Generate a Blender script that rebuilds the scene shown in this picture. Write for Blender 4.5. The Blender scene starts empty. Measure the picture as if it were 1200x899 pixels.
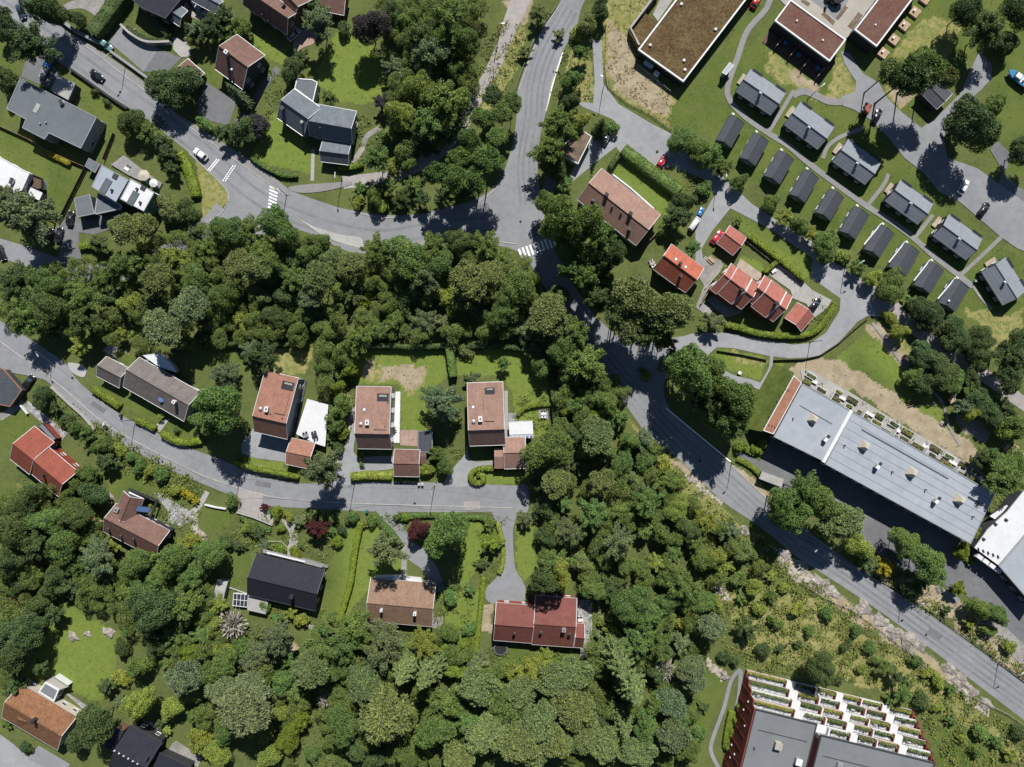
import bpy, math, random
import numpy as np
from mathutils import Vector, Matrix
random.seed(7); rng = np.random.default_rng(7)
C = bpy.context.scene.collection
SC = bpy.context.scene
S = 0.24          # metres on the ground for one pixel of the 1200 px wide photograph
H = 192.0         # height of the drone
def W(px, py, z=0.0):
    f = (H - z) / H
    return Vector(((px - 600) * S * f, (449.5 - py) * S * f, z))
def WP(p, z=0.0): return W(p[0], p[1], z)
ORG = {}
# ---------------------------------------------------------------- materials
def new_mat(name):
    m = bpy.data.materials.new(name); m.use_nodes = True
    nt = m.node_tree; nt.nodes.clear()
    out = nt.nodes.new('ShaderNodeOutputMaterial')
    b = nt.nodes.new('ShaderNodeBsdfPrincipled'); nt.links.new(b.outputs[0], out.inputs[0])
    return m, nt, b
def nd(nt, t, **kw):
    n = nt.nodes.new(t)
    for k, v in kw.items(): setattr(n, k, v)
    return n
def noise(nt, scale, detail=3, rough=.55, coord=None):
    n = nd(nt, 'ShaderNodeTexNoise'); n.inputs['Scale'].default_value = scale
    n.inputs['Detail'].default_value = detail; n.inputs['Roughness'].default_value = rough
    if coord is not None: nt.links.new(coord, n.inputs['Vector'])
    return n
def ramp(nt, fac, a, b):
    n = nd(nt, 'ShaderNodeMapRange'); n.inputs['From Min'].default_value = a; n.inputs['From Max'].default_value = b
    nt.links.new(fac, n.inputs['Value']); return n.outputs[0]
def mixc(nt, fac, a, b, mode='MIX'):
    n = nd(nt, 'ShaderNodeMix', data_type='RGBA', blend_type=mode)
    if hasattr(fac, 'links'): nt.links.new(fac, n.inputs[0])
    else: n.inputs[0].default_value = fac
    for s, i in ((a, 6), (b, 7)):
        if hasattr(s, 'links'): nt.links.new(s, n.inputs[i])
        else: n.inputs[i].default_value = (*s[:3], 1)
    return n.outputs[2]
def wcoord(nt): return nd(nt, 'ShaderNodeNewGeometry').outputs['Position']
def sh(c, k): return tuple(min(1, x * k) for x in c)
def noisy(name, col, var=.18, scales=(.15, 1.2, 9), rough=.85, spec=.3, bump=0.0, tint=None, metal=0):
    """plain surface with large patches, blotches and grain"""
    m, nt, b = new_mat(name); co = wcoord(nt); c = col
    for i, s in enumerate(scales):
        f = ramp(nt, noise(nt, s, 4, .6, co).outputs[0], .3, .7)
        lo = sh(c if i == 0 else (1, 1, 1), 1 - var) ; hi = sh(c if i == 0 else (1, 1, 1), 1 + var) if i == 0 else (1, 1, 1)
        if i == 0: cur = mixc(nt, f, lo, tint or hi)
        else: cur = mixc(nt, 1.0, cur, mixc(nt, f, (1 - var,) * 3, (1 + var * .6,) * 3), 'MULTIPLY')
    nt.links.new(cur, b.inputs['Base Color'])
    b.inputs['Roughness'].default_value = rough; b.inputs['Specular IOR Level'].default_value = spec; b.inputs['Metallic'].default_value = metal
    if bump:
        bn = nd(nt, 'ShaderNodeBump'); bn.inputs['Strength'].default_value = bump; bn.inputs['Distance'].default_value = .05
        nt.links.new(noise(nt, scales[-1], 4, .6, co).outputs[0], bn.inputs['Height']); nt.links.new(bn.outputs[0], b.inputs['Normal'])
    return m
def tiles(name, col, var=.16, row=.34, colw=.3, rough=.8, moss=None, line=.72, mott=(.8, 1.13)):
    """roof covering laid in rows: uv in metres (u along the ridge, v down the slope)"""
    m, nt, b = new_mat(name); uv = nd(nt, 'ShaderNodeUVMap').outputs[0]; co = wcoord(nt)
    br = nd(nt, 'ShaderNodeTexBrick'); nt.links.new(uv, br.inputs['Vector'])
    br.inputs['Scale'].default_value = 1; br.inputs['Brick Width'].default_value = colw; br.inputs['Row Height'].default_value = row
    br.inputs['Mortar Size'].default_value = row * .09; br.inputs['Mortar Smooth'].default_value = .6
    br.inputs['Color1'].default_value = (*sh(col, 1 + var), 1); br.inputs['Color2'].default_value = (*sh(col, 1 - var), 1); br.inputs['Mortar'].default_value = (*sh(col, line), 1)
    f = ramp(nt, noise(nt, .55, 5, .65, co).outputs[0], .3, .7)
    c = mixc(nt, 1.0, br.outputs[0], mixc(nt, f, (mott[0],) * 3, (mott[1],) * 3), 'MULTIPLY')
    mp = nd(nt, 'ShaderNodeMapping'); mp.inputs['Scale'].default_value = (1.6, .12, 1); nt.links.new(uv, mp.inputs[0])
    st = ramp(nt, noise(nt, 1.0, 3, .6, mp.outputs[0]).outputs[0], .35, .75)
    c = mixc(nt, 1.0, c, mixc(nt, st, (1.05,) * 3, (.88,) * 3), 'MULTIPLY')
    if moss: c = mixc(nt, ramp(nt, noise(nt, .9, 6, .7, co).outputs[0], .52, .7), c, moss)
    nt.links.new(c, b.inputs['Base Color']); b.inputs['Roughness'].default_value = rough; b.inputs['Specular IOR Level'].default_value = .3
    bn = nd(nt, 'ShaderNodeBump'); bn.inputs['Strength'].default_value = .5; bn.inputs['Distance'].default_value = .04
    nt.links.new(br.outputs['Fac'], bn.inputs['Height']); bn.invert = True; nt.links.new(bn.outputs[0], b.inputs['Normal'])
    return m
def planks(name, col, var=.2, w=.14):
    m, nt, b = new_mat(name); co = wcoord(nt)
    wv = nd(nt, 'ShaderNodeTexWave'); wv.inputs['Scale'].default_value = .5 / w; wv.bands_direction = 'DIAGONAL'; nt.links.new(co, wv.inputs[0])
    f = ramp(nt, noise(nt, .9, 4, .6, co).outputs[0], .3, .7)
    c = mixc(nt, f, sh(col, 1 - var), sh(col, 1 + var)); c = mixc(nt, 1.0, c, mixc(nt, ramp(nt, wv.outputs[1], 0, .25), (.7,) * 3, (1,) * 3), 'MULTIPLY')
    nt.links.new(c, b.inputs['Base Color']); b.inputs['Roughness'].default_value = .8; b.inputs['Specular IOR Level'].default_value = .25
    return m
def gloss(name, col, rough=.25, metal=0, spec=.5, objcol=False):
    m, nt, b = new_mat(name)
    if objcol:
        oi = nd(nt, 'ShaderNodeObjectInfo'); f = ramp(nt, noise(nt, .8, 3, .5, wcoord(nt)).outputs[0], .3, .7)
        nt.links.new(mixc(nt, 1.0, oi.outputs['Color'], mixc(nt, f, (.9,) * 3, (1,) * 3), 'MULTIPLY'), b.inputs['Base Color'])
    else:
        f = ramp(nt, noise(nt, 1.5, 3, .5, wcoord(nt)).outputs[0], .3, .7)
        nt.links.new(mixc(nt, f, sh(col, .9), col), b.inputs['Base Color'])
    b.inputs['Roughness'].default_value = rough; b.inputs['Metallic'].default_value = metal; b.inputs['Specular IOR Level'].default_value = spec
    return m
def foliage(name, trans=.22, var=.45, objcol=True, col=(.05, .08, .02), clump=.6):
    m = bpy.data.materials.new(name); m.use_nodes = True; nt = m.node_tree; nt.nodes.clear()
    out = nd(nt, 'ShaderNodeOutputMaterial'); g = nd(nt, 'ShaderNodeNewGeometry')
    if objcol: base = nd(nt, 'ShaderNodeObjectInfo').outputs['Color']
    else:
        rgb = nd(nt, 'ShaderNodeRGB'); rgb.outputs[0].default_value = (*col, 1); base = rgb.outputs[0]
    c = mixc(nt, 1.0, base, mixc(nt, g.outputs['Random Per Island'], (1 - var, 1 - var * .9, 1 - var * .7), (1 + var * 1.15, 1 + var, 1 + var * .5)), 'MULTIPLY')
    f = ramp(nt, noise(nt, clump, 3, .6, g.outputs['Position']).outputs[0], .32, .68)
    c = mixc(nt, 1.0, c, mixc(nt, f, (.72, .8, .82), (1.25, 1.16, 1.0)), 'MULTIPLY')
    d = nd(nt, 'ShaderNodeBsdfPrincipled'); d.inputs['Roughness'].default_value = .65; d.inputs['Specular IOR Level'].default_value = .22; nt.links.new(c, d.inputs['Base Color'])
    t = nd(nt, 'ShaderNodeBsdfTranslucent'); nt.links.new(mixc(nt, 1.0, c, (1.1, 1.15, .55), 'MULTIPLY'), t.inputs[0])
    ms = nd(nt, 'ShaderNodeMixShader'); ms.inputs[0].default_value = trans
    nt.links.new(d.outputs[0], ms.inputs[1]); nt.links.new(t.outputs[0], ms.inputs[2]); nt.links.new(ms.outputs[0], out.inputs[0])
    return m
M = {}
M['asphalt'] = noisy('asphalt', (.205,.211,.223), .12, (.06, .5, 7), .9, .25)
M['asphalt_pale'] = noisy('asphalt_pale', (.25,.255,.266), .12, (.08, .6, 7), .9, .25)
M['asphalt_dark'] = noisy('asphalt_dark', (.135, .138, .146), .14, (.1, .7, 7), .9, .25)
M['patch'] = noisy('asphalt_patch', (.13, .132, .138), .1, (.2, 1, 9), .9, .25)
M['worn'] = noisy('worn_asphalt', (.170,.176,.188), .16, (.08, .9, 6), .85, .3)
M['patch_pale'] = noisy('asphalt_patch_pale', (.33, .325, .315), .1, (.2, 1, 9), .9, .25)
M['pavement'] = noisy('pavement', (.21, .206, .206), .1, (.15, .9, 8), .9, .25)
M['path'] = noisy('path', (.30,.275,.265), .14, (.12, .8, 6), .92, .2)
M['gravel'] = noisy('gravel', (0.249, 0.237, 0.224), .25, (.3, 2, 9), .95, .15, .3)
M['kerb'] = noisy('kerb_granite', (.36, .345, .32), .15, (.4, 2, 9), .85, .3)
M['concrete'] = noisy('concrete', (0.310, 0.301, 0.288), .12, (.25, 1.2, 8), .88, .25)
M['beige'] = noisy('beige_paving', (0.323, 0.303, 0.268), .08, (.2, 1, 7), .9, .2)
M['brick_paving'] = tiles('brick_paving', (.34, .24, .20), .12, .3, .5)
M['stone'] = tiles('stone_paving', (.27,.268,.265), .3, .8, 1.1, .85)
M['paint'] = noisy('road_paint', (.85,.85,.84), .12, (.5, 3, 12), .7, .3)
M['rock'] = noisy('rock', (.26,.235,.21), .35, (.35, 1.4, 5), .92, .2, .8, tint=(.37, .335, .30))
M['white'] = noisy('white_paint', (0.574, 0.574, 0.581), .05, (.3, 2, 9), .6, .35)
M['white_roof'] = noisy('white_roof', (0.550, 0.557, 0.571), .06, (.15, .8, 6), .6, .3)
M['cream'] = noisy('cream_wall', (0.413, 0.378, 0.310), .08, (.3, 2, 9), .8, .2)
M['grey_wall'] = noisy('grey_wall', (.22, .24, .26), .1, (.3, 2, 9), .8, .2)
M['dark_wall'] = planks('dark_wall', (.045, .05, .055))
M['black_wall'] = planks('black_wall', (.03, .03, .033))
M['brown_wall'] = planks('brown_wall', (.12, .075, .05))
M['red_wall'] = planks('red_wall', (.22, .045, .03))
M['green_wall'] = planks('green_wall', (.10, .20, .17))
M['wood'] = planks('timber', (.36, .26, .17))
M['deck'] = planks('timber_deck', (.34, .29, .23), .2, .16)
M['grey_deck'] = planks('grey_deck', (.24, .235, .23), .2, .16)
M['dark_wood'] = planks('dark_timber', (.10, .07, .05))
M['glass'] = gloss('window_glass', (.03, .04, .05), .06, 0, .8)
M['glass_blue'] = gloss('blue_glass', (.10, .17, .36), .15, 0, .7)
M['glass_pale'] = gloss('pale_glass', (.55, .6, .62), .2, 0, .6)
M['glass_grey'] = gloss('grey_glass', (.17, .18, .19), .12, 0, .7)
M['metal'] = gloss('galvanised', (.45, .46, .47), .45, .6)
M['dark_metal'] = gloss('dark_metal', (.05, .052, .055), .5, .3)
M['paint_car'] = gloss('car_paint', (1, 1, 1), .22, 0, .6, True)
M['tint'] = gloss('coloured_coat', (1, 1, 1), .55, 0, .4, True)
M['rubber'] = noisy('rubber', (.02, .02, .021), .1, (.5, 3, 9), .8, .3)
M['lamp'] = gloss('lamp_lens', (.8, .78, .7), .2)
M['red_lens'] = gloss('red_lens', (.45, .02, .02), .2)
M['leaf'] = foliage('leaves'); M['needle'] = foliage('needles', .1, .4, clump=.8)
M['hedge'] = foliage('hedge_leaves', .18, .35, clump=1.1)
M['bark'] = noisy('bark', (.11, .085, .065), .25, (1, 4, 14), .95, .1, .6)
M['pale_bark'] = noisy('pale_bark', (.30, .27, .24), .25, (1, 4, 14), .95, .1, .4)
# roofs
M['r_terra'] = tiles('terracotta_tiles', (.29,.14,.10), .14, moss=(.24,.14,.11))
M['r_pink'] = tiles('pinkish_tiles', (.275,.165,.13), .12, moss=(.23,.155,.13))
M['r_brown'] = tiles('brown_tiles', (0.155, 0.086, 0.069), .14)
M['r_dkbrown'] = tiles('dark_brown_tiles', (0.117, 0.072, 0.058), .15)
M['r_taupe'] = tiles('taupe_tiles', (0.144, 0.127, 0.117), .12)
M['r_red'] = tiles('red_tiles', (.235,.064,.042), .12)
M['r_red2'] = tiles('rose_red_tiles', (.33,.118,.09), .10)
M['r_coral'] = tiles('coral_tiles', (.38,.11,.068), .08)
M['r_maroon'] = tiles('maroon_tiles', (.165,.058,.047), .1)
M['r_orange'] = tiles('orange_tiles', (.185,.088,.042), .22, moss=(.25,.12,.06))
M['r_sand'] = tiles('sandy_tiles', (0.224, 0.142, 0.098), .15, moss=(.24,.15,.1))
M['r_black'] = tiles('black_tiles', (.018,.021,.031), .15)
M['r_slate'] = tiles('slate_tiles', (.125,.145,.165), .12)
M['r_felt'] = noisy('grey_felt', (.11,.128,.142), .08, (.12, .7, 6), .8, .3)
M['r_cabin'] = tiles('cabin_roof_felt', (.185,.205,.23), .03, 1.0, 6.0, line=.93, mott=(.93, 1.05))
M['r_small'] = tiles('dark_cabin_felt', (.052,.058,.07), .05, 1.0, 5.0, line=.88, mott=(.88, 1.08))
M['r_metal'] = noisy('grey_roof_sheet', (.285, .312, .35), .09, (.06, .45, 4), .6, .3)
M['r_apart'] = noisy('apartment_roof', (0.151, 0.159, 0.167), .07, (.08, .5, 6), .8, .3)
M['r_blue'] = noisy('blue_grey_roof', (0.273, 0.310, 0.356), .06, (.15, .8, 6), .6, .3)
M['r_copper'] = tiles('copper_brown_sheet', (.36, .17, .11), .08, 8.0, .6, .7)
M['sedum'] = noisy('sedum_roof', (.17, .105, .056), .45, (.22, 1.3, 3.2), .95, .1, .8, tint=(.14, .105, .048))
M['sedum_red'] = noisy('red_sedum_roof', (0.170, 0.077, 0.062), .25, (.3, 1.5, 4), .95, .1, .8, tint=(.15, .09, .07))
M['apt_red'] = planks('apartment_red', (.17, .035, .028), .15, .5)
M['pink_floor'] = noisy('pink_floor', (.62, .52, .52), .06, (.3, 2, 8), .8, .2)
M['turf'] = noisy('artificial_turf', (.03, .14, .04), .15, (.5, 2, 9), .9, .1)
M['bank'] = noisy('grassy_bank', (.082, .125, .027), .25, (.2, .9, 5), .95, .1, .5, tint=(.115, .14, .036))
M['soil'] = noisy('soil', (.16, .12, .09), .3, (.4, 2, 7), .95, .1)
# ---------------------------------------------------------------- mesh builder
class MB:
    def __init__(s): s.v = []; s.f = []; s.m = []; s.uv = []
    def add(s, vs, fs, mi=0, uvs=None):
        o = len(s.v); s.v += [tuple(v) for v in vs]
        for k, f in enumerate(fs):
            s.f.append([o + i for i in f]); s.m.append(mi); s.uv.append(uvs[k] if uvs else None)
        return s
    def box(s, c, size, rot=0.0, mi=0, z0=None, ax=None):
        """c centre; size full lengths; rot about z, or ax = three axes"""
        c = Vector(c); hx, hy, hz = (d / 2 for d in size)
        if ax: X, Y, Z = ax
        else: X, Y, Z = Vector((math.cos(rot), math.sin(rot), 0)), Vector((-math.sin(rot), math.cos(rot), 0)), Vector((0, 0, 1))
        vs = [c + X * a * hx + Y * b * hy + Z * d * hz for d in (-1, 1) for b in (-1, 1) for a in (-1, 1)]
        return s.add(vs, [(0, 2, 3, 1), (4, 5, 7, 6), (0, 1, 5, 4), (2, 6, 7, 3), (0, 4, 6, 2), (1, 3, 7, 5)], mi)
    def bbox(s, c, size, rot=0, mi=0, bev=.06, ax=None):
        """box with chamfered vertical and top edges"""
        c = Vector(c); hx, hy, hz = (d / 2 for d in size)
        if ax: X, Y, Z = ax
        else: X, Y, Z = Vector((math.cos(rot), math.sin(rot), 0)), Vector((-math.sin(rot), math.cos(rot), 0)), Vector((0, 0, 1))
        def ring(k, z): return [c + X * a + Y * b + Z * z for a, b in ((-hx + bev, -hy + k), (hx - bev, -hy + k), (hx - k, -hy + bev), (hx - k, hy - bev), (hx - bev, hy - k), (-hx + bev, hy - k), (-hx + k, hy - bev), (-hx + k, -hy + bev))]
        vs = ring(0, -hz) + ring(0, hz - bev) + ring(bev * .99, hz)
        fs = [tuple(range(7, -1, -1)), tuple(range(16, 24))]
        for r in (0, 8):
            for i in range(8): j = (i + 1) % 8; fs.append((r + i, r + j, r + 8 + j, r + 8 + i))
        return s.add(vs, fs, mi)
    def prism(s, poly, z0, z1, mi=0, top=True, bottom=False, side_mi=None):
        n = len(poly); a = sum(poly[i][0] * poly[(i + 1) % n][1] - poly[(i + 1) % n][0] * poly[i][1] for i in range(n))
        if a < 0: poly = poly[::-1]
        vs = [(p[0], p[1], z0) for p in poly] + [(p[0], p[1], z1) for p in poly]
        if top: s.add([(p[0], p[1], z1) for p in poly], [tuple(range(n))], mi, [[(p[0], p[1]) for p in poly]])
        if bottom: s.add([(p[0], p[1], z0) for p in poly], [tuple(range(n - 1, -1, -1))], mi)
        return s.add(vs, [(i, (i + 1) % n, n + (i + 1) % n, n + i) for i in range(n)], mi if side_mi is None else side_mi)
    def tube(s, pts, rad, n=8, mi=0, cap=True):
        pts = [Vector(p) for p in pts]; rad = rad if isinstance(rad, (list, tuple)) else [rad] * len(pts); vs = []
        for i, p in enumerate(pts):
            d = (pts[min(i + 1, len(pts) - 1)] - pts[max(i - 1, 0)]).normalized()
            X = d.orthogonal().normalized() if abs(d.z) < .99 else Vector((1, 0, 0)); X = (X - d * X.dot(d)).normalized(); Y = d.cross(X)
            vs += [p + (X * math.cos(2 * math.pi * k / n) + Y * math.sin(2 * math.pi * k / n)) * rad[i] for k in range(n)]
        fs = [(i * n + k, i * n + (k + 1) % n, (i + 1) * n + (k + 1) % n, (i + 1) * n + k) for i in range(len(pts) - 1) for k in range(n)]
        if cap: fs += [tuple(range(n - 1, -1, -1)), tuple(range((len(pts) - 1) * n, len(pts) * n))]
        return s.add(vs, fs, mi)
    def disc(s, c, r, h, n=20, mi=0, r2=None):
        c = Vector(c); r2 = r if r2 is None else r2
        vs = [c + Vector((math.cos(2 * math.pi * k / n) * q, math.sin(2 * math.pi * k / n) * q, z)) for q, z in ((r, 0), (r2, h)) for k in range(n)]
        return s.add(vs, [tuple(range(n - 1, -1, -1)), tuple(range(n, 2 * n))] + [(k, (k + 1) % n, n + (k + 1) % n, n + k) for k in range(n)], mi)
    def build(s, name, mats, parent=None, smooth=False, origin=None):
        me = bpy.data.meshes.new(name)
        if parent is not None: o0 = ORG[parent.name]
        elif origin is not None: o0 = Vector(origin)
        else:
            xs = [v[0] for v in s.v]; ys = [v[1] for v in s.v]; zs = [v[2] for v in s.v]
            o0 = Vector(((min(xs) + max(xs)) / 2, (min(ys) + max(ys)) / 2, min(zs)))
        me.from_pydata([(v[0] - o0.x, v[1] - o0.y, v[2] - o0.z) for v in s.v], [], s.f)
        mats = mats if isinstance(mats, (list, tuple)) else [mats]
        for m in mats: me.materials.append(M[m] if isinstance(m, str) else m)
        for p, mi in zip(me.polygons, s.m): p.material_index = mi; p.use_smooth = smooth
        if any(u for u in s.uv):
            uv = me.uv_layers.new(name='UVMap')
            for p, u in zip(me.polygons, s.uv):
                if u:
                    for li, q in zip(p.loop_indices, u): uv.data[li].uv = q
        o = bpy.data.objects.new(name, me); C.objects.link(o)
        if parent is not None: o.parent = parent
        else: o.location = o0
        ORG[o.name] = o0
        return o
def link_mesh(name, me, parent=None, loc=(0, 0, 0)):
    o = bpy.data.objects.new(name, me); C.objects.link(o); o.location = loc
    if parent is not None: o.parent = parent
    return o
LAND = []     # every labelled thing, for checking labels
def tag(o, label, cat, group=None, kind=None):
    o['label'] = label; o['category'] = cat
    if group: o['group'] = group
    if kind: o['kind'] = kind
    return o
def thing(name, label, cat, loc, group=None, rz=0.0):
    o = bpy.data.objects.new(name, None); C.objects.link(o); o.location = loc; o.rotation_euler = (0, 0, rz)
    o.empty_display_size = .5; ORG[o.name] = Vector(loc); tag(o, label, cat, group); return o
def copy_tree(o, parent=None):
    c = o.copy(); C.objects.link(c); c.parent = parent
    for ch in list(o.children): copy_tree(ch, c)
    return c
def struct(o): o['kind'] = 'structure'; return o
def smooth_line(pts, step=3.0, closed=False):
    """Catmull-Rom through pixel points"""
    out = []; n = len(pts)
    for i in range(n if closed else n - 1):
        g = lambda k: np.array(pts[k % n] if closed else pts[min(max(k, 0), n - 1)], float)
        p0, p1, p2, p3 = g(i - 1), g(i), g(i + 1), g(i + 2)
        k = max(1, int(np.hypot(*(p2 - p1)) / step))
        for t in np.arange(k) / k:
            out.append(tuple(.5 * (2 * p1 + (p2 - p0) * t + (2 * p0 - 5 * p1 + 4 * p2 - p3) * t * t + (3 * p1 - p0 - 3 * p2 + p3) * t ** 3)))
    if not closed: out.append(tuple(map(float, pts[-1])))
    return out
def offset_line(pts, d):
    """2D vectors: shift a polyline sideways by d (left of travel positive)"""
    out = []
    for i, p in enumerate(pts):
        a = Vector(pts[max(i - 1, 0)][:2]); b = Vector(pts[min(i + 1, len(pts) - 1)][:2]); t = (b - a).normalized()
        out.append(Vector((p[0] - t.y * d, p[1] + t.x * d)))
    return out
def inset(poly, d):
    n = len(poly); a = sum(poly[i][0] * poly[(i + 1) % n][1] - poly[(i + 1) % n][0] * poly[i][1] for i in range(n)); sg = 1 if a > 0 else -1
    out = []
    for i in range(n):
        p0, p1, p2 = (Vector(poly[(i + k) % n][:2]) for k in (-1, 0, 1))
        n1 = Vector((-(p1 - p0).y, (p1 - p0).x)).normalized() * sg; n2 = Vector((-(p2 - p1).y, (p2 - p1).x)).normalized() * sg
        b = n1 + n2; k = d / max(.25, (1 + n1.dot(n2))); out.append(p1 + b * k)
    return out
# ---------------------------------------------------------------- building kit
_win = {}
def window_mesh(w, h, frame='white'):
    k = (w, h, frame)
    if k not in _win:
        mb = MB(); t = .09
        for c, sz in (((0, 0, h / 2 - t / 2), (w, .1, t)), ((0, 0, -h / 2 + t / 2), (w, .1, t)), ((-w / 2 + t / 2, 0, 0), (t, .1, h - 2 * t)), ((w / 2 - t / 2, 0, 0), (t, .1, h - 2 * t)), ((0, 0, 0), (.06, .1, h - 2 * t))):
            mb.box(c, sz, mi=0)
        mb.box((0, -.02, 0), (w - t, .03, h - t), mi=1); mb.box((0, .05, -h / 2 - .05), (w + .15, .2, .05), mi=0)
        o = mb.build('window', [frame, 'glass'], origin=(0, 0, 0)); _win[k] = o.data; bpy.data.objects.remove(o)
    return _win[k]
def put_windows(root, p0, p1, zc, n=None, w=1.2, h=1.2, frame='white', every=3.4):
    """windows along a wall running p0->p1 with the outside on the right hand"""
    p0, p1 = Vector(p0[:2]), Vector(p1[:2]); d = p1 - p0; L = d.length
    if L < 2.4: return
    n = n or max(1, int(L / every)); a = math.atan2(d.y, d.x)
    for i in range(n):
        q = p0 + d * ((i + .5) / n); o = link_mesh('window', window_mesh(w, h, frame), root)
        out = Vector((d.y, -d.x)).normalized() * .03
        o.location = Vector((q.x + out.x, q.y + out.y, zc)) - ORG[root.name]; o.rotation_euler = (0, 0, a + math.pi)
def put_door(root, p, d, z0=0, mat='dark_wood'):
    """p on the wall, d direction along the wall (outside to its right)"""
    d = Vector(d[:2]).normalized(); out = Vector((d.y, -d.x)); a = math.atan2(d.y, d.x)
    mb = MB(); mb.box((p[0] + out.x * .04, p[1] + out.y * .04, z0 + 1.05), (.95, .1, 2.1), a); o = mb.build('door', mat, root)
    mb = MB(); q = Vector(p[:2]) + out * .11 + d * .35; mb.box((q.x, q.y, z0 + 1.0), (.14, .06, .04), a); mb.build('handle', 'metal', o)
    return o
class G: pass
def gable(root, a, b, c, ridge, zA=3.4, zC=None, zr=6.0, roof='r_terra', wall='brown_wall', oh=.4, th=.2, trim='white', cap=True, win=True, storeys=1, z0=0.0, door=None, roofname='roof', wallname='wall', verge=.22, frame='white', winh=1.2, square=True):
    """a,b: the two ends of one eave, c: the corner beyond b, ridge: a point on the ridge (pixels as the camera sees them)"""
    zC = zA if zC is None else zC
    A, B, Cc, R = WP(a, zA), WP(b, zA), WP(c, zC), WP(ridge, zr); g = G()
    u = (B - A); u.z = 0; L = u.length; u.normalize(); n = Vector((-u.y, u.x, 0)); wd = (Cc - B).dot(n)
    if wd < 0: n = -n; wd = -wd
    t = (R - A).dot(n); t = min(max(t, wd * .12), wd * .9)
    A0 = Vector((A.x, A.y, 0)); g.A, g.u, g.n, g.L, g.w, g.t, g.zA, g.zC, g.zr, g.th, g.z0 = A0, u, n, L, wd, t, zA, zC, zr, th, z0; g.root = root; g.oh = oh
    P = lambda s, q, z: A0 + u * s + n * q + Vector((0, 0, z))
    g.P = P; g.hz = lambda q: zA + (zr - zA) * q / t if q <= t else zr + (zC - zr) * (q - t) / (wd - t)
    mb = MB(); l1 = math.hypot(t, zr - zA); l2 = math.hypot(wd - t, zr - zC); flip = u.cross(n).z < 0
    def quad(vs, uvs=None, mi=0):
        if flip: vs = vs[::-1]; uvs = uvs[::-1] if uvs else None
        mb.add(vs, [(0, 1, 2, 3)], mi, [uvs] if uvs else None)
    quad([P(0, 0, zA), P(L, 0, zA), P(L, t, zr), P(0, t, zr)], [(0, l1), (L, l1), (L, 0), (0, 0)])
    quad([P(0, t, zr), P(L, t, zr), P(L, wd, zC), P(0, wd, zC)], [(0, 0), (L, 0), (L, l2), (0, l2)])
    for s in (0, L):
        mb.add([P(s, 0, zA), P(s, t, zr), P(s, wd, zC), P(s, wd, zC - th), P(s, t, zr - th), P(s, 0, zA - th)], [(0, 1, 4, 5), (1, 2, 3, 4)], 0, [[(0, 0)] * 4] * 2)
    quad([P(0, 0, zA - th), P(L, 0, zA - th), P(L, 0, zA), P(0, 0, zA)], [(0, 0)] * 4); quad([P(L, wd, zC - th), P(0, wd, zC - th), P(0, wd, zC), P(L, wd, zC)], [(0, 0)] * 4)
    quad([P(0, t, zr - th), P(L, t, zr - th), P(L, 0, zA - th), P(0, 0, zA - th)], [(0, 0)] * 4); quad([P(0, wd, zC - th), P(L, wd, zC - th), P(L, t, zr - th), P(0, t, zr - th)], [(0, 0)] * 4)
    g.roof = mb.build(roofname, roof, root)
    if cap:
        mb = MB(); mb.tube([P(-.02, t, zr + .03), P(L + .02, t, zr + .03)], .12, 6); mb.build('ridge_cap', roof, g.roof)
    if trim:
        for s in (-.03, L + .03):
            for (q0, z_0, q1, z_1) in ((-.02, zA, t, zr), (t, zr, wd + .02, zC)):
                p, q = P(s, q0, z_0 - th / 2 + .03), P(s, q1, z_1 - th / 2 + .03); d = (q - p); Ln = d.length; d.normalize(); up = u.cross(d).normalized()
                if up.z < 0: up = -up
                mb = MB(); mb.box((p + q) / 2, (verge * .5, Ln, verge), mi=0, ax=(u, d, up)); mb.build('bargeboard', trim, root)
        for q, z in ((-.07, zA - .04), (wd + .07, zC - .04)): mb = MB(); mb.tube([P(0, q, z), P(L, q, z)], .07, 6); mb.build('gutter', 'metal' if trim == 'white' else 'dark_metal', root)
    # walls
    mb = MB(); o2 = oh; a0, a1, q0, q1 = o2, L - o2, o2, wd - o2; e = .02
    top = lambda q: g.hz(q) - th - e
    loop = [(a0, q0), (a1, q0), (a1, q1), (a0, q1)]
    vs = [P(a0, q0, z0), P(a1, q0, z0), P(a1, q1, z0), P(a0, q1, z0), P(a0, q0, top(q0)), P(a1, q0, top(q0)), P(a1, q1, top(q1)), P(a0, q1, top(q1)), P(a0, t, top(t)), P(a1, t, top(t))]
    fs = [(0, 1, 5, 4), (2, 3, 7, 6), (1, 2, 6, 9, 5), (3, 0, 4, 8, 7)]
    if flip: fs = [f[::-1] for f in fs]
    mb.add(vs, fs); g.wallo = mb.build(wallname, wall, root)
    if win:
        cor = [P(*l, 0) for l in loop]
        if flip: cor = cor[::-1]
        zt = [top(q0), None, top(q1), None]
        for st in range(storeys):
            zc = z0 + 1.5 + st * 2.7
            for i in range(4):
                p, q = cor[i], cor[(i + 1) % 4]; mid = (p + q) / 2; qq = (mid - A0).dot(n)
                lim = g.hz(min(max(qq, 0), wd)) - th
                if zc + winh / 2 + .15 < lim: put_windows(root, p, q, zc, w=1.2 if (p - q).length > 4 else .9, h=winh, frame=frame)
    g.cor = [P(*l, 0) for l in loop]
    return g
def rp(g, p, dz=0.0):
    """point of the roof seen at pixel p"""
    z = g.zr
    for _ in range(14):
        w = WP(p, z + dz); q = (w - g.A).dot(g.n); z = g.hz(min(max(q, 0), g.w))
    return Vector((w.x, w.y, z)), (w - g.A).dot(g.u), q
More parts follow.
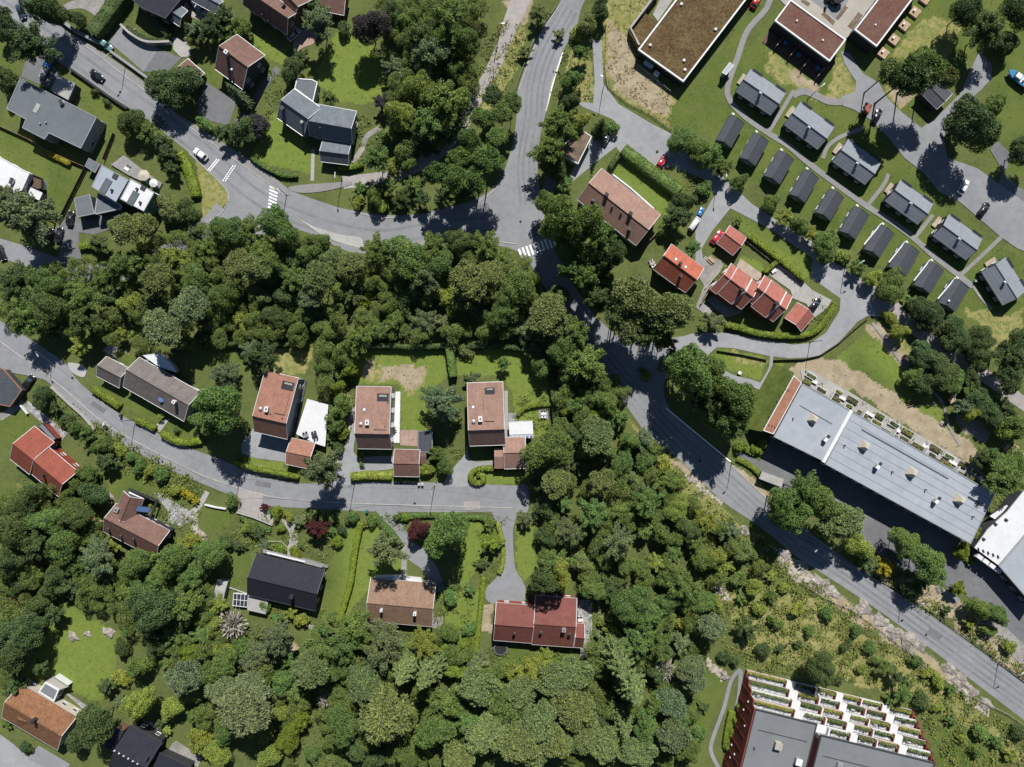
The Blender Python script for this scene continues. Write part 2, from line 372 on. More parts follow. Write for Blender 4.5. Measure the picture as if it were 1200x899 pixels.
def chimney(g, p, w=.8, d=.8, h=1.0, mat='white', capm='dark_metal', name='chimney'):
    pt, s, q = rp(g, p, h * .6); a = math.atan2(g.u.y, g.u.x); mb = MB()
    mb.box((pt.x, pt.y, pt.z + h / 2 - .35), (w, d, h + .7), a); o = mb.build(name, mat, g.root)
    mb = MB(); mb.box((pt.x, pt.y, pt.z + h + .05), (w + .14, d + .14, .1), a); q = mb.build('chimney_cap', mat, o); mb = MB(); mb.box((pt.x, pt.y, pt.z + h + .14), (w * .4, d * .4, .1), a); mb.build('flue', capm, o); return o
def vent(g, p, r=.14, h=.55, mat='dark_metal'):
    pt, s, q = rp(g, p, h * .6); mb = MB(); mb.tube([(pt.x, pt.y, pt.z - .15), (pt.x, pt.y, pt.z + h)], r, 8); mb.disc((pt.x, pt.y, pt.z + h + .02), r * 1.7, .1, 10, r2=r * .6); return mb.build('roof_vent', mat, g.root)
def slope_axes(g, q):
    dz = (g.zr - g.zA) / g.t if q <= g.t else (g.zC - g.zr) / (g.w - g.t); d = (g.n + Vector((0, 0, dz))).normalized(); up = g.u.cross(d)
    return (g.u, d, up if up.z > 0 else -up)
def skylight(g, p, w=.9, l=1.2, mat='glass_pale', frame='dark_metal', name='skylight', h=.09):
    pt, s, q = rp(g, p); ax = slope_axes(g, q); mb = MB(); mb.box(pt + ax[2] * h * .5, (w, l, h), ax=ax); o = mb.build(name, frame, g.root)
    mb = MB(); mb.box(pt + ax[2] * (h + .012), (w - .16, l - .16, .02), ax=ax); mb.build('pane', mat, o); return o
def flat(root, poly, z, roof='r_felt', edge='metal', wall='grey_wall', ew=.3, eh=.22, inw=.25, z0=0.0, win=True, storeys=1, parapet=True, wins=None, frame='white', roofname='roof'):
    pw = [WP(p, z) for p in poly]; p2 = [(p.x, p.y) for p in pw]
    a = sum(p2[i][0] * p2[(i + 1) % len(p2)][1] - p2[(i + 1) % len(p2)][0] * p2[i][1] for i in range(len(p2)))
    if a < 0: p2 = p2[::-1]
    inn = [tuple(v) for v in inset(p2, ew)]
    mb = MB(); mb.prism(inn if parapet else p2, z - .25, z); r = mb.build(roofname, roof, root)
    if parapet:
        mb = MB(); n = len(p2); zt = z + eh
        for i in range(n):
            j = (i + 1) % n; q = [p2[i], p2[j], inn[j], inn[i]]
            mb.add([(x, y, zt) for x, y in q] + [(x, y, z - .28) for x, y in q], [(0, 1, 2, 3), (0, 4, 5, 1), (3, 2, 6, 7)])
        mb.build('parapet', edge, root)
    ww = [tuple(v) for v in inset(p2, inw)]; mb = MB(); mb.prism(ww, z0, z - .26, top=False); mb.build('wall', wall, root)
    if win:
        for i in range(len(ww)):
            for st in range(storeys):
                zc = z0 + 1.55 + st * 2.8
                if zc + .9 < z: put_windows(root, ww[i], ww[(i + 1) % len(ww)], zc, w=1.5, h=1.3, frame=frame, every=3.2)
    return p2
def ctr(poly):
    return W(sum(p[0] for p in poly) / len(poly), sum(p[1] for p in poly) / len(poly))
def roof_box(root, p, z, size, rot, mat, name, cap=None):
    w = WP(p, z + size[2]); mb = MB(); mb.bbox((w.x, w.y, z + size[2] / 2), size, rot, bev=.05); o = mb.build(name, mat, root)
    if cap: mb = MB(); mb.box((w.x, w.y, z + size[2] + .05), (size[0] * 1.12, size[1] * 1.12, .09), rot); mb.build('cover', cap, o)
    return o
def slab(name, poly, z, h, mat, smooth=0, top=None):
    """paved or floor sheet given in pixels: a thin slab whose top lies at z"""
    pts = smooth_line(poly, smooth, True) if smooth else poly
    mb = MB(); mb.prism([tuple(W(*p, z)[:2]) for p in pts], z - h, z); return mb.build(name, mat)
def ribbon(name, pts, width, z, mat, h=.05, smooth=3.0):
    w = [W(*p) for p in (smooth_line(pts, smooth) if smooth else pts)]; l = offset_line(w, width / 2); r = offset_line(w, -width / 2); mb = MB()
    for i in range(len(w) - 1):
        q = [l[i], r[i], r[i + 1], l[i + 1]]; mb.add([(p.x, p.y, z) for p in q], [(0, 1, 2, 3)])
    n = len(w)
    for side in (l, r): mb.add([(p.x, p.y, z) for p in side] + [(p.x, p.y, z - h) for p in side], [(i, i + 1, n + i + 1, n + i) for i in range(n - 1)])
    return mb.build(name, mat)
def wall_line(name, pts, th, h, mat, label, cat='wall', group=None, z0=0.0, smooth=0):
    w = [W(*p) for p in (smooth_line(pts, smooth) if smooth else pts)]; l = offset_line(w, th / 2); r = offset_line(w, -th / 2)
    poly = [tuple(p) for p in l] + [tuple(p) for p in r[::-1]]; n = len(w); mb = MB()
    for i in range(n - 1):
        a, b, c, d = l[i], l[i + 1], r[i + 1], r[i]
        mb.add([(a.x, a.y, h), (b.x, b.y, h), (c.x, c.y, h), (d.x, d.y, h)], [(0, 3, 2, 1)])
        mb.add([(a.x, a.y, z0), (b.x, b.y, z0), (b.x, b.y, h), (a.x, a.y, h)], [(3, 2, 1, 0)]); mb.add([(d.x, d.y, z0), (c.x, c.y, z0), (c.x, c.y, h), (d.x, d.y, h)], [(0, 1, 2, 3)])
    for k in (0, n - 1): mb.add([(l[k].x, l[k].y, z0), (r[k].x, r[k].y, z0), (r[k].x, r[k].y, h), (l[k].x, l[k].y, h)], [(0, 1, 2, 3)])
    return tag(mb.build(name, mat), label, cat, group)
def fence(pts, h, label, mat='wood', post_every=2.5, rails=(.35, .8), group=None, boards=False, name='fence', cat='fence', pmat=None):
    w = [W(*p) for p in pts]; root = thing(name, label, cat, w[0], group); mb = MB()
    post = None; acc = []
    for i in range(len(w) - 1):
        d = w[i + 1] - w[i]; L = d.length; k = max(1, round(L / post_every))
        for j in range(k): acc.append(w[i] + d * j / k)
        a = math.atan2(d.y, d.x); mid = (w[i] + w[i + 1]) / 2
        if boards: mb.box((mid.x, mid.y, h * .52), (L, .06, h * .9), a)
        else:
            for rz in rails: mb.box((mid.x, mid.y, h * rz), (L, .05, .11), a)
    acc.append(w[-1])
    mb.build('panel' if boards else 'rail', mat, root)
    pm = None
    for p in acc[:100]:
        if pm is None:
            q = MB(); q.box((0, 0, h / 2), (.1, .1, h)); o = q.build('post', pmat or mat, origin=(0, 0, 0)); o.parent = root; pm = o.data
        else: o = link_mesh('post', pm, root)
        o.location = p - w[0]
    return root
# ---------------------------------------------------------------- light, camera
EL, AZ = math.radians(47), math.radians(9.5)
sv = Vector((math.sin(AZ) * math.cos(EL), math.cos(AZ) * math.cos(EL), math.sin(EL)))
sun = bpy.data.lights.new('sun', 'SUN'); sun.energy = 5.0; sun.angle = math.radians(.5); sun.color = (1, .965, .905)
so = bpy.data.objects.new('sun', sun); C.objects.link(so); so.rotation_euler = sv.to_track_quat('Z', 'Y').to_euler(); so.location = sv * 300
wd_ = bpy.data.worlds.new('World'); SC.world = wd_; wd_.use_nodes = True; wn = wd_.node_tree
bg = wn.nodes['Background']; sky = wn.nodes.new('ShaderNodeTexSky'); sky.sky_type = 'NISHITA'; sky.sun_disc = False
sky.sun_elevation = EL; sky.sun_rotation = AZ; sky.altitude = 200; sky.air_density = 1.0; sky.dust_density = 0; sky.ozone_density = 1.6; wn.links.new(sky.outputs[0], bg.inputs[0]); bg.inputs[1].default_value = .05
cam = bpy.data.cameras.new('camera'); co_ = bpy.data.objects.new('camera', cam); C.objects.link(co_)
co_.location = (0, 0, H); co_.rotation_euler = (0, 0, 0); cam.sensor_fit = 'HORIZONTAL'; cam.angle = 2 * math.atan(600 * S / H); cam.clip_end = 3000; cam.clip_start = 1
SC.camera = co_
SC.view_settings.view_transform = 'Standard'; SC.view_settings.look = 'None'; SC.view_settings.exposure = 0.5; SC.view_settings.gamma = 1
SC.cycles.max_bounces = 5; SC.cycles.diffuse_bounces = 2; SC.cycles.transmission_bounces = 3; SC.cycles.glossy_bounces = 2; SC.cycles.caustics_reflective = False; SC.cycles.caustics_refractive = False
# ---------------------------------------------------------------- ground cover
def P_(s): return [tuple(float(v) for v in q.split(',')) for q in s.split()]
LAWN = [P_(s) for s in (
 '0,150 35,165 60,182 100,198 78,245 60,264 50,232 55,215 35,200 0,183', '84,86 150,135 128,165 112,190 106,184 118,145 92,118 92,98', '0,45 17,60 20,85 0,80', '26,138 30,128 8,128 4,145',
 '322,130 352,160 368,180 366,205 340,200 300,188 293,180 305,165', '372,80 395,35 420,35 450,70 452,118 420,122 395,118 375,100', '290,45 300,38 336,60 332,77 315,70', '240,85 252,70 262,90 252,110 240,98',
 '712,198 728,182 790,228 797,245 775,252 760,240', '855,243 954,303 952,324 940,328 860,262', '872,298 892,310 897,320 885,327 866,305', '780,142 800,110 830,75 885,5 900,8 870,40 856,92 853,112 866,128 856,142 838,157 812,157',
 '860,60 900,50 905,85 960,112 1000,130 1040,170 1100,225 1170,290 1200,300 1200,400 1165,410 1140,390 1100,355 1060,330 1000,290 960,262 900,222 846,184 830,160 850,130', '1030,75 1070,0 1210,0 1210,210 1165,200 1140,165 1165,95 1150,60 1130,70 1100,130 1060,130',
 '1000,402 1020,375 1062,420 1085,450 1120,500 1112,512 1060,470 975,425', '840,408 898,420 890,445 860,435 835,420', '905,423 919,424 914,462 895,450', '420,412 525,408 525,440 500,465 500,505 470,505 468,450 418,450',
 '535,410 640,410 645,470 640,512 605,512 600,460 590,440 535,440', '540,612 572,612 562,660 540,700 536,670 540,640', '604,612 625,618 628,670 612,682 606,660', '406,620 465,615 480,680 432,690 398,738 368,722 385,670 393,640',
 '122,550 140,546 180,565 228,590 215,594 170,575 130,584', '232,600 260,592 274,602 265,622 240,622', '262,640 292,640 296,670 270,692 252,675', '55,745 75,705 100,720 140,740 135,800 115,827 80,805 60,790 40,800 22,797',
 '0,470 40,490 25,520 0,520', '5,562 60,585 72,600 45,602 0,572', '820,790 850,790 842,830 828,862 806,842', '1085,842 1130,832 1185,910 1100,910', '215,405 300,395 305,425 240,432', '515,690 570,690 560,768 527,745', '140,475 200,505 236,518 222,487 150,452',
 '285,536 335,541 335,552 285,546', '548,560 575,552 616,552 616,568 556,568', '411,556 460,550 492,558 492,566 411,566', '690,690 705,690 706,740 690,768 684,770', '580,760 690,766 640,778 580,778', '870,538 888,545 893,530 878,520', '905,15 925,0 905,25 893,50 905,80 960,110 975,80 990,65 995,100 960,118 900,95 880,60')]
DRY = [P_(s) for s in (
 '708,0 745,-5 765,0 735,38 748,62 743,78 765,92 792,115 786,148 760,132 722,108 707,80', '925,436 955,421 985,424 1040,458 1112,502 1155,535 1145,548 1100,522 1000,456 945,446', '424,420 442,418 442,436 465,425 480,438 502,428 498,450 482,470 468,447 428,450',
 '905,60 960,108 1000,118 985,125 920,100 895,80', '968,100 985,62 1006,100 1002,112 976,115', '1035,95 1060,85 1075,110 1055,132 1040,115', '232,178 262,212 268,235 240,262 234,230', '1040,70 1085,20 1130,30 1100,90 1060,70',
 '320,408 367,408 360,442 318,437', '850,700 900,690 960,712 1040,760 1100,800 1150,840 1205,885 1205,905 1130,838 1080,826 1060,812 1000,795 930,782 870,768', '1000,760 1060,780 1050,812 1000,800', '1090,800 1140,840 1200,880 1150,860 1090,830', '900,690 960,700 1000,740 950,730', '700,440 720,470 800,560 900,640 890,650 800,580', '860,412 900,422 890,430 860,420', '15,565 60,590 50,600', '620,40 600,90 585,120 560,140 600,20', '665,60 690,40 695,90 690,118 660,110', '1130,360 1180,370 1200,360 1200,400 1165,410', '1055,390 1090,440 1082,452 1040,400', '240,60 260,90')]
DIRT = [P_(s) for s in ('716,20 735,40 745,76 770,95 788,118 783,140 760,128 724,104 712,78', '1043,100 1062,90 1072,112 1056,130 1044,118', '918,436 955,418 990,424 1040,456 1112,502 1156,534 1148,551 1100,526 1000,460 945,449', '108,655 125,640 130,670 110,680', '427,424 442,420 442,437 428,446', '448,430 482,424 492,446 478,462 468,446 446,448', '482,430 500,430 495,448 482,460',
 '775,528 800,542 830,566 826,572 795,550', '890,630 970,690 1060,750 1130,806 1120,810 1050,758 960,698', '745,690 770,700 775,740 765,745', '1118,487 1140,485 1163,508 1155,520 1130,508', '850,545 862,545 915,590 900,590', '1090,680 1200,760 1200,800 1110,728 1020,670', '930,80 960,102 955,110 925,92', '590,0 625,0 612,30', '400,455 418,470 412,500 396,520', '285,545 345,556 345,562 285,552', '335,740 350,760 330,790', '1010,380 1030,375 1070,430 1060,435', '560,708 578,706 578,740 565,740')]
ROCK = [P_(s) for s in ('800,556 818,566 850,590 848,596 820,578', '905,642 935,664 960,684 955,690 925,672', '1010,712 1040,732 1075,756 1072,764 1040,744', '1100,782 1130,806 1160,835 1150,838 1115,806', '225,600 232,605 235,625 228,630', '105,640 120,642 122,672 110,675', '832,690 850,690 856,705 840,700', '750,690 768,695 772,725 765,740', '828,770 850,790 845,800 830,785')]
PAINTED_BRIGHT = [P_('40,745 75,705 140,735 140,800 110,830 30,800'), P_('285,25 470,25 460,215 285,215'), P_('405,405 655,405 655,620 640,690 520,770 395,740 400,600 250,540 270,520 400,520'), P_('700,180 800,230 960,310 1000,430 900,470 830,430 870,350 760,260'), P_('1000,400 1060,400 1120,500 1090,505')]  # lawn colour brightened, mostly mid-frame, standing in for lens light falloff
def inside(X, Y, poly):
    r = np.zeros(X.shape, bool); n = len(poly)
    for i in range(n):
        x0, y0 = poly[i]; x1, y1 = poly[(i + 1) % n]
        if y0 == y1: continue
        c = ((y0 > Y) != (y1 > Y)) & (X < (x1 - x0) * (Y - y0) / (y1 - y0) + x0); r ^= c
    return r
def wob(X, Y, a, f, ph=0): return a * (np.sin(X * f + 1.7 * np.sin(Y * f * .7 + ph)) + .6 * np.sin(Y * f * 2.3 + X * f * 1.1 + ph * 2) + .4 * np.sin(X * f * 4.1 - Y * f * 3.7 + ph))
def union(X, Y, polys):
    r = np.zeros(X.shape, bool)
    for p in polys: r |= inside(X, Y, p)
    return r
def blur(a, n=26):
    for _ in range(n):
        p = np.pad(a, 1, mode='edge'); a = (p[:-2, 1:-1] + p[2:, 1:-1] + p[1:-1, :-2] + p[1:-1, 2:] + 2 * a) / 6
    return a
def build_ground():
    xs = np.concatenate([np.linspace(-900, -170, 16), np.arange(-160, 160.1, .62), np.linspace(170, 900, 16)])
    ys = np.concatenate([np.linspace(-900, -130, 16), np.arange(-122, 122.1, .62), np.linspace(130, 900, 16)])
    X, Y = np.meshgrid(xs, ys); nx, ny = len(xs), len(ys)
    px, py = X / S + 600, 449.5 - Y / S
    qx, qy = px + wob(px, py, 1.0, .16), py + wob(py, px, 1.0, .17, 1.3)
    rx, ry = px + wob(px, py, 2.2, .09, 4), py + wob(py, px, 2.2, .1, 2)
    lawn = union(qx, qy, LAWN); dry = union(rx, ry, DRY); dirt = union(rx, ry, DIRT); rock = union(rx, ry, ROCK)
    me = bpy.data.meshes.new('ground'); nv = nx * ny; me.vertices.add(nv)
    Z = np.where(rock, .1 * np.abs(wob(px, py, 1, .5)), 0)
    me.vertices.foreach_set('co', np.stack([X, Y, Z], -1).reshape(-1))
    i = np.arange(nv).reshape(ny, nx); F = np.stack([i[:-1, :-1], i[:-1, 1:], i[1:, 1:], i[1:, :-1]], -1).reshape(-1, 4); nf = len(F)
    me.loops.add(nf * 4); me.polygons.add(nf); me.loops.foreach_set('vertex_index', F.reshape(-1).astype(np.int32))
    me.polygons.foreach_set('loop_start', np.arange(nf, dtype=np.int32) * 4); me.polygons.foreach_set('loop_total', np.full(nf, 4, np.int32)); me.update()
    at = me.attributes.new('cover', 'FLOAT_COLOR', 'POINT')
    at.data.foreach_set('color', np.stack([lawn, dry, dirt, rock], -1).astype(np.float32).reshape(-1))
    al = me.attributes.new('painted_bright', 'FLOAT', 'POINT'); al.data.foreach_set('value', blur(union(rx, ry, PAINTED_BRIGHT).astype(np.float32)).reshape(-1))
    o = bpy.data.objects.new('ground', me); C.objects.link(o); struct(o)
    m, nt, b = new_mat('ground_cover'); me.materials.append(m); co = wcoord(nt)
    a = nd(nt, 'ShaderNodeAttribute', attribute_name='cover'); sp = nd(nt, 'ShaderNodeSeparateColor'); nt.links.new(a.outputs['Color'], sp.inputs[0])
    edge = noise(nt, 1.3, 5, .7, co).outputs[0]
    def mask(src, soft=.22):
        ad = nd(nt, 'ShaderNodeMath', operation='ADD'); nt.links.new(src, ad.inputs[0])
        s2 = nd(nt, 'ShaderNodeMath', operation='MULTIPLY_ADD'); nt.links.new(edge, s2.inputs[0]); s2.inputs[1].default_value = 1.1; s2.inputs[2].default_value = -.55
        nt.links.new(s2.outputs[0], ad.inputs[1]); mr = nd(nt, 'ShaderNodeMapRange'); mr.inputs[1].default_value = .5 - soft; mr.inputs[2].default_value = .5 + soft; nt.links.new(ad.outputs[0], mr.inputs[0]); return mr.outputs[0]
    n1 = lambda s, a_, b_, d=4: ramp(nt, noise(nt, s, d, .62, co).outputs[0], a_, b_)
    base = mixc(nt, n1(.12, .35, .65), (.058, .084, .025), (.105, .138, .038)); base = mixc(nt, n1(.9, .4, .7), base, (.11, .12, .042)); base = mixc(nt, n1(2.2, .5, .75), base, (.06, .055, .034))
    lawnc = mixc(nt, n1(.10, .35, .65), (.062, .10, .021), (.108, .135, .033)); lawnc = mixc(nt, n1(.5, .45, .75), lawnc, (.105, .118, .04)); lawnc = mixc(nt, n1(1.6, .55, .8), lawnc, (.045, .082, .018)); painted_bright = nd(nt, 'ShaderNodeAttribute', attribute_name='painted_bright'); lawnc = mixc(nt, painted_bright.outputs['Fac'], lawnc, mixc(nt, n1(.7, .35, .7), (.11, .162, .03), (.155, .188, .044)))  # last mix paints the falloff brightness into the lawn colour
    dryc = mixc(nt, n1(.16, .35, .65), (.19, .19, .068), (.29, .25, .115)); dryc = mixc(nt, n1(.8, .46, .6), dryc, (.135, .165, .044)); dryc = mixc(nt, n1(2.5, .55, .8), dryc, (.17, .14, .075))
    dirtc = mixc(nt, n1(.3, .35, .65), (.25, .205, .145), (.36, .30, .21)); dirtc = mixc(nt, n1(.7, .6, .7), dirtc, (.10, .11, .036)); dirtc = mixc(nt, n1(3, .5, .8), dirtc, (.14, .115, .085))
    rockc = mixc(nt, n1(.7, .3, .7, 7), (.26, .225, .195), (.48, .43, .38)); rockc = mixc(nt, n1(.9, .52, .66), rockc, (.085, .085, .03))
    c = mixc(nt, mask(sp.outputs[0], .3), base, lawnc); c = mixc(nt, mask(sp.outputs[1], .45), c, dryc); c = mixc(nt, mask(sp.outputs[2], .4), c, dirtc); c = mixc(nt, mask(a.outputs['Alpha'], .3), c, rockc)
    c = mixc(nt, 1.0, c, mixc(nt, n1(5.5, .3, .7, 2), (.82, .82, .82), (1.14, 1.14, 1.1)), 'MULTIPLY')
    nt.links.new(c, b.inputs['Base Color']); b.inputs['Roughness'].default_value = .95; b.inputs['Specular IOR Level'].default_value = .1
    bn = nd(nt, 'ShaderNodeBump'); bn.inputs['Strength'].default_value = .7; bn.inputs['Distance'].default_value = .12; nt.links.new(noise(nt, 2.6, 5, .7, co).outputs[0], bn.inputs['Height']); nt.links.new(bn.outputs[0], b.inputs['Normal'])
build_ground()
# ---------------------------------------------------------------- roads and paving
UP = P_('-60,-70 20,-10 62,22 90,43 147,80 185,110 207,132 250,160 300,193 337,221 387,240 410,246 450,252 490,251 525,243 562,231 585,212 600,172 606,130 607,105 622,62 637,32 655,5 675,-40')
DN = P_('-60,-10 0,25 40,55 77,78 125,110 175,142 220,178 240,197 265,222 268,236 262,250 262,270 300,275 350,270 390,287 423,297 500,293 565,287 600,292 620,308 637,335 660,365 690,410 720,455 742,487 760,510 792,535 820,562 850,590 890,617 937,655 967,674 1050,730 1200,844 1290,912')
R2 = P_('705,-40 682,8 675,32 657,65 647,95 640,130 632,165 630,195 632,220 637,250 648,285 665,322 705,380 755,440 785,482 857,545 900,585 960,632 1017,674 1105,730 1200,799 1290,866')
poly = smooth_line(UP, 4) + smooth_line(R2, 4) + smooth_line(DN, 4)[::-1]
struct(slab('road', poly, .05, .2, 'asphalt'))
Z = [.05]
def nz(): Z[0] += .0015; return Z[0]
def sl(name, s, mat, smooth=0, z=None, kind='structure'):
    o = slab(name, P_(s), z or nz(), .12, mat, smooth); o['kind'] = kind; return o
def rb(name, s, w, mat, z=None): return struct(ribbon(name, P_(s), w * S, z or nz(), mat, .12))
# side roads
sl('road', '-20,364 0,376 45,404 75,425 95,450 140,485 185,508 225,526 262,540 300,556 350,566 412,565 480,565 547,567 600,569 618,570 618,600 600,600 460,600 362,596 300,590 235,566 195,548 145,521 100,488 60,451 45,443 0,431 -20,420', 'asphalt', 4)
sl('road', '700,374 722,392 750,402 775,399 800,394 822,400 826,416 800,424 782,440 778,462 786,484 755,445 722,408', 'asphalt', 3)
sl('lane', '676,119 695,121 697,95 694,47 705,47 707,98 725,122 760,143 785,156 815,180 847,207 880,238 900,252 950,282 977,307 1000,322 1025,335 1042,352 1050,362 1040,372 1017,370 1005,377 984,400 966,415 950,419 925,420 900,417 860,408 840,407 825,420 812,428 790,405 797,395 815,390 850,390 900,399 930,404 950,402 968,390 984,364 985,350 950,325 952,302 900,267 856,244 835,270 822,292 826,316 815,318 815,292 815,267 838,228 825,210 790,196 762,197 735,190 722,172 705,185 672,212 668,205 692,160 720,150 718,140 682,125', 'asphalt_pale')
rb('path', '1047,358 1060,375 1090,398 1130,425 1168,450 1220,488', 15, 'path')
rb('path', '626,-20 605,18 580,75 553,125 535,158 500,188 455,207 402,214', 15, 'path')
sl('path', '598,0 612,-10 626,-10 600,42 585,40', 'path')
rb('lane', '-20,285 20,297 75,315 130,320 190,300 240,268 262,245', 22, 'asphalt')
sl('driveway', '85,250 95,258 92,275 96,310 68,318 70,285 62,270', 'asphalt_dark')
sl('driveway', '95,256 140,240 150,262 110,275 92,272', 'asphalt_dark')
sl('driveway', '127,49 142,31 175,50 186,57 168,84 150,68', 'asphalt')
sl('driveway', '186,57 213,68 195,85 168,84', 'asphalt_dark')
sl('driveway', '202,42 222,50 224,66 212,67 203,58', 'concrete'); sl('courtyard', '218,0 240,5 242,25 215,18', 'beige')
sl('driveway', '68,12 80,3 110,-8 120,-6 124,18 119,24 108,16 95,10', 'gravel', 3)
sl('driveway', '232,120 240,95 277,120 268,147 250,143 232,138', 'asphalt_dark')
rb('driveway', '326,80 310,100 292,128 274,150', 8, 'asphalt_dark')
sl('courtyard', '357,21 368,29 372,40 367,51 353,57 346,68 343,62 345,44 350,30', 'brick_paving', 2)
rb('path', '445,150 430,160 424,175 412,192', 6, 'gravel'); rb('path', '367,175 366,212', 4, 'concrete')
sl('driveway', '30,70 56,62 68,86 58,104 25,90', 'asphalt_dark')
sl('driveway', '392,567 395,540 404,522 413,500 414,478 419,478 418,505 417,533 460,535 460,549 420,553 411,560 410,567', 'asphalt_pale', 2)
sl('driveway', '520,569 532,548 545,532 547,522 553,540 580,540 580,546 557,549 551,558 550,569', 'asphalt_pale', 2)
sl('driveway', '283,520 297,502 338,512 338,542 300,537 283,532', 'asphalt_pale')
sl('driveway', '577,598 604,598 601,625 604,665 612,680 616,692 610,708 574,706 570,690 583,675 590,650 588,625', 'asphalt', 2)
sl('driveway', '439,598 463,598 480,630 500,647 512,665 520,690 505,692 497,670 478,655 466,635', 'asphalt', 2)
rb('path', '474,640 473,678', 6, 'gravel')
sl('courtyard', '278,573 309,578 306,592 321,607 320,614 298,605 278,599', 'path')
sl('path', '330,609 345,612 346,620 349,636 341,654 335,652 339,632 338,622', 'path', 2)
sl('patio', '180,578 186,578 220,597 221,612 212,617 196,612 198,600', 'stone'); rb('path', '216,605 232,595 243,576', 6, 'concrete')
sl('path', '28,477 33,470 79,508 73,516', 'stone'); rb('path', '0,490 15,480 28,471', 8, 'gravel')
sl('patio', '676,703 694,703 694,738 687,770 680,770 678,735', 'stone'); rb('path', '701,696 702,740 690,765', 3, 'stone')
sl('patio', '469,504 489,504 489,523 469,522', 'brick_paving'); sl('patio', '596,484 606,484 607,496 596,500', 'stone'); sl('patio', '631,479 644,479 644,491 632,491', 'gravel')
sl('path', '183,498 192,491 199,491 187,507', 'concrete'); sl('patio', '507,725 519,722 520,737 507,736', 'gravel')
sl('path', '411,480 414,478 411,505 407,500', 'concrete')
rb('path', '828,421 853,441 880,449 897,456 920,472', 8, 'asphalt_pale'); rb('path', '904,416 902,433 891,452', 4, 'asphalt_pale')
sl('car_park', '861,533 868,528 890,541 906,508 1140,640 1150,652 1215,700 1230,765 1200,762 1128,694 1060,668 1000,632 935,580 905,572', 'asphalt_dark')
sl('path', '1098,684 1125,702 1122,708 1095,690', 'asphalt'); sl('path', '1150,722 1165,722 1205,760 1205,790 1170,750', 'gravel')
rb('path', '868,784 857,797 848,830 837,860 833,880 845,905', 4.5, 'asphalt'); rb('path', '868,786 866,815 862,832', 5, 'asphalt')
sl('road', '-20,858 0,861 15,872 32,887 75,908 -20,908', 'asphalt_pale'); sl('driveway', '45,874 82,896 74,908 32,890', 'asphalt')
# cabin paths and the big car park
sl('car_park', '985,60 996,62 1010,85 1030,97 1040,115 1055,130 1080,150 1100,135 1125,110 1143,70 1148,60 1162,75 1162,92 1150,105 1122,130 1108,142 1107,165 1110,185 1145,197 1180,222 1215,247 1215,300 1192,291 1172,277 1124,236 1100,225 1085,205 1060,185 1040,160 1020,140 1000,128 988,124 986,113 1002,108 1003,95 990,75', 'asphalt')
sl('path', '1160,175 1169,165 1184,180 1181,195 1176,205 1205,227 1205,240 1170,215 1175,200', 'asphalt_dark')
rb('path', '905,-12 898,10 876,36 864,68 853,100 855,117 873,137 900,156 925,172 952,195 1009,237 1043,259 1067,276 1093,299 1125,324 1140,336', 6.5, 'pavement')
rb('path', '929,112 942,107 956,112 972,119 990,119 1004,116', 8, 'pavement')
for s in ('900,156 917,128 930,106', '964,186 970,172 984,161 1012,150', '1017,240 1035,217 1041,204', '1073,277 1093,252', '1126,322 1150,300 1173,278'): rb('path', s, 4.5, 'pavement')
rb('path', '1139,334 1150,350 1162,362', 3, 'dirt_path' if 'dirt_path' in M else 'gravel')
rb('path', '1022,378 1040,402 1056,424 1070,436', 3.5, 'gravel'); rb('path', '1090,456 1103,470 1108,485 1112,500 1125,522', 3, 'gravel'); sl('courtyard', '1118,487 1128,485 1162,508 1155,520 1135,508', 'gravel')
sl('plaza', '905,-10 920,6 928,1 991,46 1002,34 1035,-10', 'beige'); sl('car_park', '946,-10 950,0 967,13 979,23 992,6 997,-10', 'asphalt')
for s in ('962,17 966,14 979,25 976,30', '993,31 1006,14 1011,18 999,35', '979,22 990,6 994,9 982,24', '940,-2 950,4 947,8 938,2'): sl('planting_bed', s, 'soil')
sl('terrace', '795,-10 778,-10 765,17 771,25', 'concrete')
sl('terrace', '906,27 893,49 961,97 974,75', 'dark_wood')  # dark decking cut to the block's shadow outline, deepening the shade by colour
# verge patches and repairs on the asphalt
sl('road_patch', '623,263 632,261 634,275 625,278', 'patch', z=.062); sl('road_patch', '352,258 372,267 400,275 423,279 422,291 395,284 372,272', 'patch_pale', 2, z=.062)
sl('road_patch', '193,124 201,129 199,132 191,127', 'patch', z=.062); sl('road_patch', '80,425 100,430 98,442 84,436', 'patch_pale', 3, z=.125)
sl('road_patch', '543,588 562,587 563,597 545,598', 'path', z=.125)
for a, b in (('780,478 856,541', .35), ('660,60 648,98 640,130', .3)): rb('road_marking', a, b / S, 'paint', z=.063)
# pavements with kerbs
def kerb(s, w=.22, h=.12): 
    pts = [W(*p) for p in smooth_line(P_(s), 4)]; l = offset_line(pts, w / 2); r = offset_line(pts, -w / 2); mb = MB(); n = len(pts)
    for i in range(n - 1):
        a, b, c, d = l[i], l[i + 1], r[i + 1], r[i]
        mb.add([(q.x, q.y, .05 + h) for q in (a, b, c, d)], [(0, 3, 2, 1)])
        mb.add([(a.x, a.y, 0), (b.x, b.y, 0), (b.x, b.y, .05 + h), (a.x, a.y, .05 + h), (d.x, d.y, 0), (c.x, c.y, 0), (c.x, c.y, .05 + h), (d.x, d.y, .05 + h)], [(3, 2, 1, 0), (4, 5, 6, 7)])
    return struct(mb.build('kerb', 'kerb'))
KL = '82,44 106,58 150,92 187,119 212,141 250,169 296,202 334,229'
sl('pavement', '90,43 147,80 185,110 207,132 250,160 300,193 337,221 334,229 296,202 250,169 212,141 187,119 150,92 106,58 82,44', 'pavement', 4, z=.16)
kerb(KL)
sl('pavement', '338,221 350,217 412,213 413,216 380,224 352,226', 'pavement', 3, z=.16)
